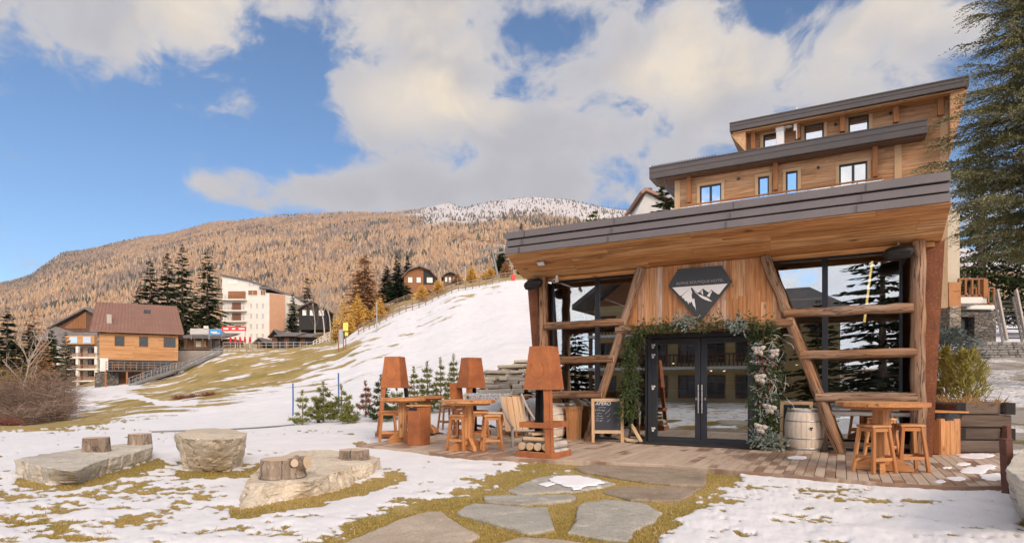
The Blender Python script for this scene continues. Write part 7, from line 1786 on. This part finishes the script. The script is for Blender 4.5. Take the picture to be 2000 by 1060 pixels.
# information board and yellow board
p = ong(666, 74); ib = thing('information_board', 'brown wooden information board with a small roof at the piste edge', 'sign', p)
m_ = MB(); hh = CAMZ + (HZ - 634) / F * 74 - p.z
for s_ in (-.3, .3): m_ = MB(); m_.box((s_, 0, hh / 2 - .3), (.12, .12, hh + .5), None, .01); m_.build('post', M['houseboards'], ib)
m_ = MB(); m_.box((0, -.02, hh * .55), (.5, .06, hh * .55), None, .01); m_.build('panel', M['steel'], ib)
m_ = MB(); m_.box((0, 0, hh + .02), (.95, .4, .10), rotm(0, R(-8), 0), .01); m_.build('cap', M['darkwood'], ib)
p = ong(675, 73.6); yb_ = thing('yellow_board', 'yellow board on a post right of the information board', 'sign', p); hh = CAMZ + (HZ - 629) / F * 73.6 - p.z
m_ = MB(); m_.box((0, 0, hh - .55), (.62, .06, 1.0), None, .01); m_.box((.1, .02, hh - 1.45), (.4, .05, .45), None, .01); m_.build('panel', M['yellowsign'], yb_)
m_ = MB(); m_.box((0, .06, hh / 2 - .3), (.10, .08, hh), None, .005); m_.build('post', M['fencewood'], yb_)
# rail fences
def rail_fence(lb, pts, n, t_rails=(.45, .85, 1.2), mat='fencewood', wd=.12):
    f_ = thing('rail_fence', lb, 'fence', pts[0]); L = np.r_[0, np.cumsum([(b - a).length for a, b in zip(pts[:-1], pts[1:])])]; A = np.array(pts)
    Q = [Vector([np.interp(L[-1] * k / n, L, A[:, i]) for i in range(3)]) - pts[0] for k in range(n + 1)]
    for q_ in Q:
        gz = float(zt(q_.x + pts[0].x, q_.y + pts[0].y)[0]) - pts[0].z; q_.z = gz; m_ = MB(); m_.bar(q_ - Vector((0, 0, .3)), q_ + Vector((random.uniform(-.06, .06), 0, 1.35)), wd, wd, (1, 0, 0), .01); m_.build('post', M[mat], f_)
    for hh in t_rails:
        m_ = MB()
        for a, b in zip(Q[:-1], Q[1:]): m_.bar(a + Vector((0, -.07, hh + random.uniform(-.05, .05))), b + Vector((0, -.07, hh + random.uniform(-.05, .05))), .05, .12, bev=0)
        m_.build('rail', M[mat], f_)
    return f_
rail_fence('long wooden rail fence climbing along the top edge of the piste', [ong(px, t) for px, t in ((700, 84), (740, 87), (813, 88), (880, 88), (938, 88.5), (1000, 90))], 24)
rail_fence('shorter rail fence higher up below the hillside house', [ong(px, t) for px, t in ((750, 116), (790, 118), (820, 118), (880, 116), (905, 114))], 12)
rail_fence('wooden rail fence beside the path right of the black huts', [ong(px, t) for px, t in ((596, 118), (625, 122), (648, 126))], 8)
p = ong(1003, 89.6); o = MB().box((0, 0, .45), (.5, .08, .9), rotm(0, 0, .2), .01).build('safety_net', M['redsign'], loc=p); tag(o, 'red safety net at the upper end of the rail fence', 'net')
for px, t, yt, lb in ((909, 95, 520, 'thin grey lamp pole beside the rail fence'), (736, 80, 590, 'thin grey pole at the lower part of the piste edge')):
    p, H = ht(px, t, yt); o = MB().tube([(0, 0, -.2), (0, 0, H)], [.09, .06], 8).build('pole', M['steel'], loc=p); tag(o, lb, 'pole')
# chairlift pylon
p = ong(966, 128); H = CAMZ + (HZ - 482) / F * 128 - p.z; py_ = thing('chairlift_pylon', 'grey chairlift pylon with wheel batteries above the piste', 'pylon', p)
m_ = MB(); m_.tube([(.8, 0, -.3), (-.6, 0, H * .94)], [.32, .24], 12); m_.build('mast', M['pylon'], py_)
m_ = MB(); m_.bar((-3.4, 0, H * .88), (1.4, 0, H * 1.0), .3, .35, bev=0); m_.bar((-2.6, 0, H * .72), (-.4, 0, H * .98), .12, .12, bev=0); m_.bar((.8, 0, H * .80), (.9, 0, H * 1.05), .12, .12, bev=0); m_.build('crossarm', M['pylon'], py_)
for x, z in ((-3.4, .62), (.9, .80)):
    m_ = MB(); m_.bar((x - .8, -.2, H * z - .3), (x + 1.9, -.2, H * z + .35), .2, .25, bev=0)
    for k in range(7): m_.tube([(x - .6 + k * .4, -.35, H * z - .1 + k * .1), (x - .6 + k * .4, -.05, H * z - .1 + k * .1)], .2, 10)
    m_.build('wheel_battery', M['pylon'], py_)
cbl = [ong(px, t) + Vector((0, 0, .05)) for px, t in ((296, 17.3), (345, 17.6), (400, 17.9), (445, 18.2), (500, 18.9), (545, 19.6), (575, 20.2))]
o = MB().tube(cbl, .022, 8).build('hose', M['pylon']); tag(o, 'dark snow making hose lying across the snow behind the stone blocks', 'hose')
# white gable behind the restaurant
p = ong(1268, 64); z_ = lambda y: CAMZ + (HZ - y) / F * 64 - p.z; x_ = lambda x: (x - 1268) / F * 64
wg = bldg('white_gable_house', 'white rendered house gable left of the timber hotel', 'house', p)
m_ = MB(); m_.prism([(x_(1238), 0), (x_(1330), 0), (x_(1330), z_(412)), (x_(1262), z_(377)), (x_(1240), z_(420))], 1, 0, 8); P_(m_, 'wall', M['render_grey'], wg)
m_ = MB(); m_.prism([(x_(1249), z_(376)), (x_(1259), z_(369)), (x_(1345), z_(405)), (x_(1345), z_(411)), (x_(1260), z_(375)), (x_(1252), z_(381))], 1, -.5, 8.5); P_(m_, 'roof', M['roof_red'], wg)
m_ = MB(); m_.box((x_(1278), 2, z_(369)), (.4, .4, 1.4), None, 0); P_(m_, 'chimney', M['darkwood'], wg)
# ------------------------------------------------------------------ the right side: planter, path, stone house, walls
pl = thing('timber_planter', 'stacked dark sleeper planter at the right end of the deck', 'planter', gnd(1868, 884), R(-4)); Wp = 1.02
for c in range(4):
    z = .125 + c * .25
    if c % 2 == 0:
        m_ = MB(); m_.box((Wp / 2 - .01, .10, z), (Wp + .06, .19, .235), rotm(0, 0, random.uniform(-.015, .015)), .02, grain=0); P_(m_, 'sleeper', M['sleeper'], pl)
        for x in (.12, Wp - .1): m_ = MB(); m_.box((x, 1.75, z), (.19, 3.0, .235), None, .02, grain=1); P_(m_, 'sleeper', M['sleeper'], pl)
    else:
        m_ = MB(); m_.box((Wp / 2, .13, z), (Wp - .30, .17, .235), None, .02, grain=0); P_(m_, 'sleeper', M['sleeper'], pl)
        for x in (.05, Wp - .05): m_ = MB(); m_.box((x, 1.55, z), (.19, 3.2, .235), None, .035, grain=1); o = P_(m_, 'sleeper', M['sleeper'], pl); m_ = MB(); m_.box((x, -.055, z), (.185, .012, .228), None, .005); P_(m_, 'sawn_end', M['charred'], o)
m_ = MB(); m_.box((Wp / 2, 1.8, .47), (Wp - .2, 3.0, .9), None, 0); P_(m_, 'soil', M['blackin'], pl)
ow = thing('sleeper_wall', 'dark sleeper retaining wall running back beside the restaurant', 'wall', Vector((8.95, 12.5, 0)), -PH)
for c in range(5): m_ = MB(); m_.box((.12, 2.6 + c * .45, .14 + c * .27), (.22, 5.2, .255), None, .02, grain=1); P_(m_, 'sleeper', M['sleeper'], ow)
def bush(name, lb, px, py, t, Rx, H, mat, seed, n=1500, l=.14, w_=.02, up=1.0, kind='cone', cat='shrub'):
    p = pix(px, py, t); g = np.random.default_rng(seed); t_ = thing(name, lb, cat, p, 0, 'shrubs in the planter'); h = g.random(n) ** .8; a = g.uniform(0, 6.28, n); prof = (1 - h) ** .8 + .05 if kind == 'cone' else np.sqrt(np.maximum(.05, 1 - np.maximum(0, h * 1.5 - .5) ** 2))
    r = Rx * prof * np.sqrt(g.uniform(.15, 1, n)) * (1 + .25 * np.sin(a * 3 + seed) + .2 * np.sin(h * 14 + a * 2)); P = np.stack([r * np.cos(a), r * np.sin(a), h * H], 1); D = np.stack([np.cos(a) * .6, np.sin(a) * .6, np.full(n, up)], 1) + g.normal(size=(n, 3)) * .4
    V, Fc = sprays(P, D, l * g.uniform(.6, 1.3, n), w_, None, g); m_ = MB(); m_.raw(V, Fc, None, g.random(n)); m_.build('foliage', G_[mat], t_)
    m_ = MB(); m_.tube([(0, 0, -.3), (0, 0, H * .6)], [.03, .015], 6); m_.build('stem', M['bark'], t_); return t_
bush('thuja_shrub', 'yellow green feathery shrub, the biggest in the planter', 1890, 782, 13.3, .36, 1.05, 'thuja', 1, 1300, .17, .013, kind='round')
bush('thuja_shrub', 'pointed bright green thuja at the left of the planter', 1848, 778, 14.0, .22, 1.15, 'thuja', 2, 1100, .12, .014)
bush('thuja_shrub', 'small pointed thuja in front of the biggest planter shrub', 1886, 782, 12.7, .20, .75, 'thuja', 3, 800, .10, .013)
bush('thuja_shrub', 'small yellow green shrub at the far left of the planter', 1840, 765, 14.8, .28, .95, 'thuja', 4, 900, .12, .015, kind='round')
bush('blue_spruce', 'blue grey dwarf spruce behind the planter against the restaurant', 1846, 720, 17.5, .75, 1.15, 'bluefir', 5, 2000, .20, .02, up=.1, kind='round', cat='tree')
P = np.stack([rng.uniform(.1, Wp - .05, 2600), rng.uniform(.08, 2.6, 2600), np.full(2600, .90)], 1); D = rng.normal(size=(2600, 3)) * .9; D[:, 2] = .55
V, Fc = sprays(P, D, rng.uniform(.12, .30, 2600), .009); V[:, 2] += .07 * np.sin(V[:, 0] * 9) * np.cos(V[:, 1] * 7)
o = MB().raw(V, Fc, None, rng.random(2600)).build('dry_grass', G_['dry'], loc=pl.location); o.rotation_euler = (0, 0, R(-4)); o['kind'] = 'stuff'; o['label'] = 'tangled dry brown grass filling the timber planter'
# low stone wall and stone house at the top of the path
lw = thing('stone_wall', 'low grey dry stone wall at the top of the path on the right', 'wall', pix(1905, 698, 34)); rg = random.Random(9); m_ = MB(); zz = 0; r_ = 0
hw_ = 31 / F * 34
while zz < hw_:
    hh = rg.uniform(.10, .2); x = -.2 + rg.uniform(0, .2)
    while x < 6.5:
        l = rg.uniform(.2, .65); m_.box((x + l / 2, .3 + rg.uniform(-.04, .04), zz + hh / 2), (l * .97, .5, hh * .95), rotm(0, rg.uniform(-.03, .03), rg.uniform(-.05, .05)), .03, rnd=rg.random()); x += l
    zz += hh
P_(m_, 'stonework', M['greystone'], lw); m_ = MB(); m_.box((3.1, .35, hw_ / 2), (6.4, .4, hw_), None, 0); P_(m_, 'core', M['blackin'], lw)
t4 = 41.0; b4 = pix(1846, 668, t4); shs = bldg('stone_house', 'house with a rough stone ground floor and timber balcony on the right', 'house', b4)
zs_ = lambda y: (668 - y) / F * t4; xs_ = lambda x: (x - 1846) / F * t4
m_ = MB(); 
for x0, x1 in ((1850, 1872), (1919, 1962)): m_.box(((xs_(x0) + xs_(x1)) / 2, 1.5, zs_(606) / 2), (xs_(x1) - xs_(x0), 1.6, zs_(606)), None, .02)
m_.box(((xs_(1872) + xs_(1919)) / 2, 1.5, (zs_(606) + zs_(616)) / 2), (xs_(1919) - xs_(1872), 1.6, zs_(606) - zs_(616)), None, .0)
P_(m_, 'stone_wall', M['rubble'], shs)
m_ = MB(); m_.box((xs_(1843), .4, zs_(602) / 2), (xs_(1854) - xs_(1832), 3, zs_(602)), None, .02); P_(m_, 'stone_pier', M['rubble_warm'], shs)
m_ = MB(); m_.box((xs_(1895), 1.4, zs_(616) / 2), (xs_(1919) - xs_(1872), .3, zs_(616)), None, 0); dg = P_(m_, 'garage_door', M['black'], shs)
for x in (1884, 1890, 1903): m_ = MB(); m_.box((xs_(x), 1.2, zs_(620) / 2), (.12 if x < 1900 else .4, .1, zs_(620)), None, .005); m_.build('door_panel', M['anthracite'], dg)
m_ = MB(); m_.box((xs_(1840), 2.2, zs_(500)), (xs_(1856) - xs_(1800), 5, zs_(420) - zs_(600)), None, 0); P_(m_, 'rendered_wall', M['render_beige'], shs)
m_ = MB(); m_.box((xs_(1878), 4, zs_(520)), (xs_(1925) - xs_(1850), 3, zs_(480) - zs_(535)), None, 0); P_(m_, 'upper_wall', M['render_beige'], shs)
m_ = MB(); m_.box((xs_(1900), 5.5, zs_(570)), (xs_(1975) - xs_(1850), .5, zs_(540) - zs_(604)), None, 0); P_(m_, 'shaded_wall', M['darkwood'], shs)
m_ = MB(); m_.box((xs_(1879), .1, zs_(590)), (xs_(1905) - xs_(1853), 2.2, zs_(584) - zs_(596)), None, .02); m_.box((xs_(1926), 1.1, zs_(598)), (xs_(1951) - xs_(1893), 1.4, zs_(595) - zs_(603)), None, .02); P_(m_, 'balcony_slab', M['render_white'], shs)
m_ = MB(); m_.box((xs_(1843), -1.0, zs_(580)), (xs_(1855) - xs_(1832), .1, zs_(556) - zs_(604)), None, .01); P_(m_, 'timber_screen', M['larch_old'], shs)
m_ = MB()
for x0, x1, yt, yb in ((1853, 1905, 549, 584), (1905, 1954, 560, 594)):
    dy_ = -.9 if x0 < 1900 else .5
    m_.box((xs_((x0 + x1) / 2), dy_, zs_(yt)), (xs_(x1) - xs_(x0), .1, .10), None, .01); m_.box((xs_((x0 + x1) / 2), dy_, zs_(yb) + .1), (xs_(x1) - xs_(x0), .08, .12), None, .01)
    for x in np.linspace(x0 + 1, x1 - 1, 5): m_.box((xs_(x), dy_ + .02, (zs_(yt) + zs_(yb)) / 2), (.13, .12, zs_(yt) - zs_(yb)), None, .01, grain=2)
P_(m_, 'balcony_railing', M['houseboards'], shs)
m_ = MB(); m_.box((xs_(1902), -.9, zs_(568)), (.30, .3, zs_(549) - zs_(585)), None, .01, grain=2); P_(m_, 'balcony_post', M['larch_old'], shs)
# outdoor stair: two pale stringers and dark treads
stc = thing('outdoor_stair', 'outdoor stair with two pale grey handrails beside the stone house', 'staircase', pix(1975, 664, 38))
for xa_, xb_ in ((1966, 1947), (2004, 1984)):
    a, b = pix(xa_, 664, 37.5), pix(xb_, 566, 39.5); m_ = MB(); m_.bar(a - stc.location, b - stc.location, .12, .22, (0, -1, .5), .01); m_.bar(a - stc.location + Vector((-.18, 0, -.45)), b - stc.location + Vector((-.18, 0, -.45)), .1, .12, (0, -1, .5), .01); m_.build('handrail', M['drift'], stc)
for k in range(9): a = pix(1966 + 19 - k * 2.1, 660 - k * 9, 38 + k * .2) - stc.location; m_ = MB(); m_.box(a, (1.15, .34, .06), None, .01); m_.build('tread', M['black'], stc)
pc_ = pix(1863, 583, 40.2); o = thing('balcony_chair', 'white metal chair on the stone house balcony', 'chair', pc_)
m_ = MB(); m_.box((0, 0, .45), (.5, .5, .05), None, .01); m_.build('seat', M['white'], o); m_ = MB()
for k in range(6): m_.box((-.22 + k * .09, .22, .70), (.03, .03, .5), None, 0)
m_.box((0, .22, .95), (.5, .04, .05), None, 0); m_.build('backrest', M['white'], o)
for sx_ in (-.22, .22):
    for sy_ in (-.22, .22): m_ = MB(); m_.box((sx_, sy_, .22), (.035, .035, .44), None, 0); m_.build('leg', M['white'], o)
rock('edge_boulder', 'pale rock cut off by the right edge of the photo', 'rock', gp([(1962, 920), (1985, 885), (2010, 870), (2080, 880), (2090, 930), (2010, 950)], .55), gp([(1975, 965), (1992, 930), (2060, 930), (2110, 960), (2060, 1040), (1995, 1010)], GZ), .55, GZ - .1, 'boulder_grey', 71, None, .08)
# tiered stone wall with snow behind the tables
tws = thing('tiered_stone_wall', 'tiered dry stone wall with snow on its ledges left of the restaurant', 'wall', ong(985, 23.5)); rg = random.Random(21)
for r_, (t_w, x0, x1, y0, y1) in enumerate(((20.6, 934, 1064, 776, 750), (21.6, 936, 1068, 751, 737), (22.6, 945, 1072, 738, 724), (23.6, 972, 1076, 725, 714), (24.8, 1002, 1082, 715, 703))):
    m_ = MB(); h_ = (y0 - y1) / F * t_w
    nrow = 3 if r_ == 0 else 2
    for rr_ in range(nrow):
        x = x0 + rg.uniform(-4, 4)
        while x < x1:
            wpx = rg.uniform(16, 62); hh = h_ / nrow; p = pix(x + wpx / 2, y0 - (y0 - y1) * (rr_ + .5) / nrow, t_w) - tws.location; m_.box(p + Vector((0, .35, 0)), (wpx / F * t_w * .97, .8 + rg.uniform(0, .25), hh * rg.uniform(.8, 1.12)), rotm(rg.uniform(-.06, .06), rg.uniform(-.05, .05), rg.uniform(-.25, .25)), .03, rnd=rg.random()); x += wpx
    P_(m_, 'stone_course', M['wallstone'], tws)
for i, (px, py, t_w, rx, hh, lb) in enumerate(((965, 765, 19.0, .9, .42, 'snow heap behind the tables left of the fire hood'), (1005, 762, 18.6, .8, .38, 'snow heap behind the driftwood chair'), (930, 790, 19.5, .9, .40, 'snow heap behind the pale bench'))):
    p = ong(px, t_w); th_ = np.linspace(0, 2 * math.pi, 41); g = []
    for rr_ in np.linspace(0.001, 1, 12): g.append([(rx * rr_ * math.cos(a), rx * .6 * rr_ * math.sin(a), hh * (1 - rr_ ** 1.6) + .10 * float(vnoise(np.array([[rr_ * 3 * math.cos(a) + i * 9, rr_ * 3 * math.sin(a), 0]]), 3)[0]) - .12) for a in th_])
    m_ = MB(); m_.sheet(np.array(g)[:, ::-1]); o = m_.build('snow_heap', M['snow'], loc=p + Vector((0, 0, .15))); tag(o, lb, 'snow heap', 'snow heaps behind the tables')
# ------------------------------------------------------------------ across the lawn behind the camera: what the glass mirrors
hb = bldg('balcony_hotel', 'ochre hotel with brown balconies mirrored in the glass doors', 'hotel', uv2w(-11.5, -19, GZ), -PH + math.pi)
m_ = MB(); m_.box((0, 5, 3.9), (13, 10, 7.8), None, 0); P_(m_, 'wall', M['render_yellow'], hb)
m_ = MB()
for a, b in (((-7.6, 7.4), (0, 12.6)), ((0, 12.6), (7.6, 7.4))): m_.prism([a, b, (b[0], b[1] + .4), (a[0], a[1] + .4)], 1, -2.2, 11)
P_(m_, 'roof', M['roof_grey'], hb); m_ = MB(); m_.prism([(-6.5, 7.8), (6.5, 7.8), (0, 12.5)], 1, -.1, .1); P_(m_, 'gable', M['houseboards'], hb)
for z in (2.6, 5.2):
    m_ = MB(); m_.box((0, -.8, z), (13, 1.6, .2), None, 0); P_(m_, 'balcony_slab', M['render_white'], hb); m_ = MB(); m_.box((0, -1.5, z + 1.0), (13, .08, .1), None, 0)
    for k in range(46): m_.box((-6.4 + k * .285, -1.5, z + .55), (.10, .04, .85), None, 0)
    P_(m_, 'balcony_railing', M['darkwood'], hb)
for z in (1.2, 3.9, 6.4):
    for x in (-5.3, -3.2, -1.1, 1.1, 3.2, 5.3): window(hb, x, -.06, z, 1.2, 1.6 if z < 6 else 1.0, 'shutter')
for x in (-6.3, -2.1, 2.1, 6.3): m_ = MB(); m_.box((x, -1.4, 3.0), (.25, .25, 6.2), None, 0); P_(m_, 'post', M['darkwood'], hb)
conifer('spruce_tree', 'broad spruce mirrored in the right restaurant window', 'tree', uv2w(2.2, -15, GZ), 15, 4.2, 'fir_dark', 81, whorls=30, nb=9, tw=30, tl=.5, twd=.12, group='trees across the lawn', z0=.02)
conifer('spruce_tree', 'second spruce mirrored at the edge of the right restaurant window', 'tree', uv2w(6.2, -20, GZ), 17, 4.0, 'fir_dark', 82, whorls=30, nb=9, tw=26, tl=.5, twd=.14, group='trees across the lawn', z0=.02)
conifer('spruce_tree', 'third spruce across the lawn, left of the small ochre house', 'tree', uv2w(-1.6, -24, GZ), 8, 3.4, 'fir_dark', 83, whorls=22, nb=9, tw=26, tl=.5, twd=.14, group='trees across the lawn', z0=.02)
conifer('spruce_tree', 'low spruce mirrored in the left restaurant window', 'tree', uv2w(-21, -22, GZ), 7, 3.6, 'fir_dark', 84, whorls=22, nb=9, tw=26, tl=.5, twd=.14, group='trees across the lawn', z0=.02)
conifer('spruce_tree', 'broad low spruce between the two taller ones across the lawn', 'tree', uv2w(4.3, -24, GZ), 9, 4.0, 'fir_dark', 85, whorls=22, nb=9, tw=26, tl=.5, twd=.14, group='trees across the lawn', z0=.02)
hy = bldg('small_house', 'small ochre house with a hipped roof mirrored in the right window', 'house', uv2w(-3.6, -31, GZ), -PH + math.pi)
m_ = MB(); m_.box((0, 3, 4.0), (7, 6, 8.0), None, 0); P_(m_, 'wall', M['render_yellow'], hy); m_ = MB(); m_.raw([(-4.6, -1.2, 7.8), (4.6, -1.2, 7.8), (4.6, 7, 7.8), (-4.6, 7, 7.8), (-1, 3, 10.4), (1, 3, 10.4)], [(0, 1, 5, 4), (1, 2, 5), (2, 3, 4, 5), (3, 0, 4), (3, 2, 1, 0)]); P_(m_, 'roof', M['roof_grey'], hy)
for x in (-1.8, 1.8): window(hy, x, -.06, 6.6, 1.1, 1.3, 'shutter')
# tables inside, seen through the right windows
def dining(u, v, lb, cloth):
    d_ = thing('dining_table', lb, 'table', uv2w(u, v), -PH, 'dining tables inside the restaurant'); m_ = MB(); m_.box((0, 0, .74), (1.3, .8, .05), None, .01); m_.build('tabletop', M['larch_old'], d_)
    for sx_ in (-.55, .55):
        for sy_ in (-.32, .32): m_ = MB(); m_.box((sx_, sy_, .36), (.07, .07, .71), None, .01); m_.build('leg', M['darkwood'], d_)
    return d_
dining(.0, 16.2, 'dining table with an ochre runner behind the right window', True); dining(-1.2, 17.6, 'dining table farther back behind the right window', False); dining(-5.6, 16.6, 'dining table behind the left window', False)
o = MB().box((0, 0, .79), (.9, .45, .04), None, .01).build('table_runner', M['yellow'], loc=uv2w(.0, 16.2)); o.rotation_euler = (0, 0, -PH); tag(o, 'ochre cloth on the dining table behind the right window', 'cloth')
# last: thin air through the whole scene

if HAZE:
    hz_ = MB().box((0, 0, 475), (9240, 9240, 960), None, 0)
    mh, t = newmat('thin_air')
    t.n('ShaderNodeOutputMaterial', {'Volume': t.n('ShaderNodeVolumePrincipled', {'Color': (.80, .84, .92, 1), 'Density': HAZE, 'Anisotropy': .2})})
    o = hz_.build('haze', mh); o['kind'] = 'stuff'
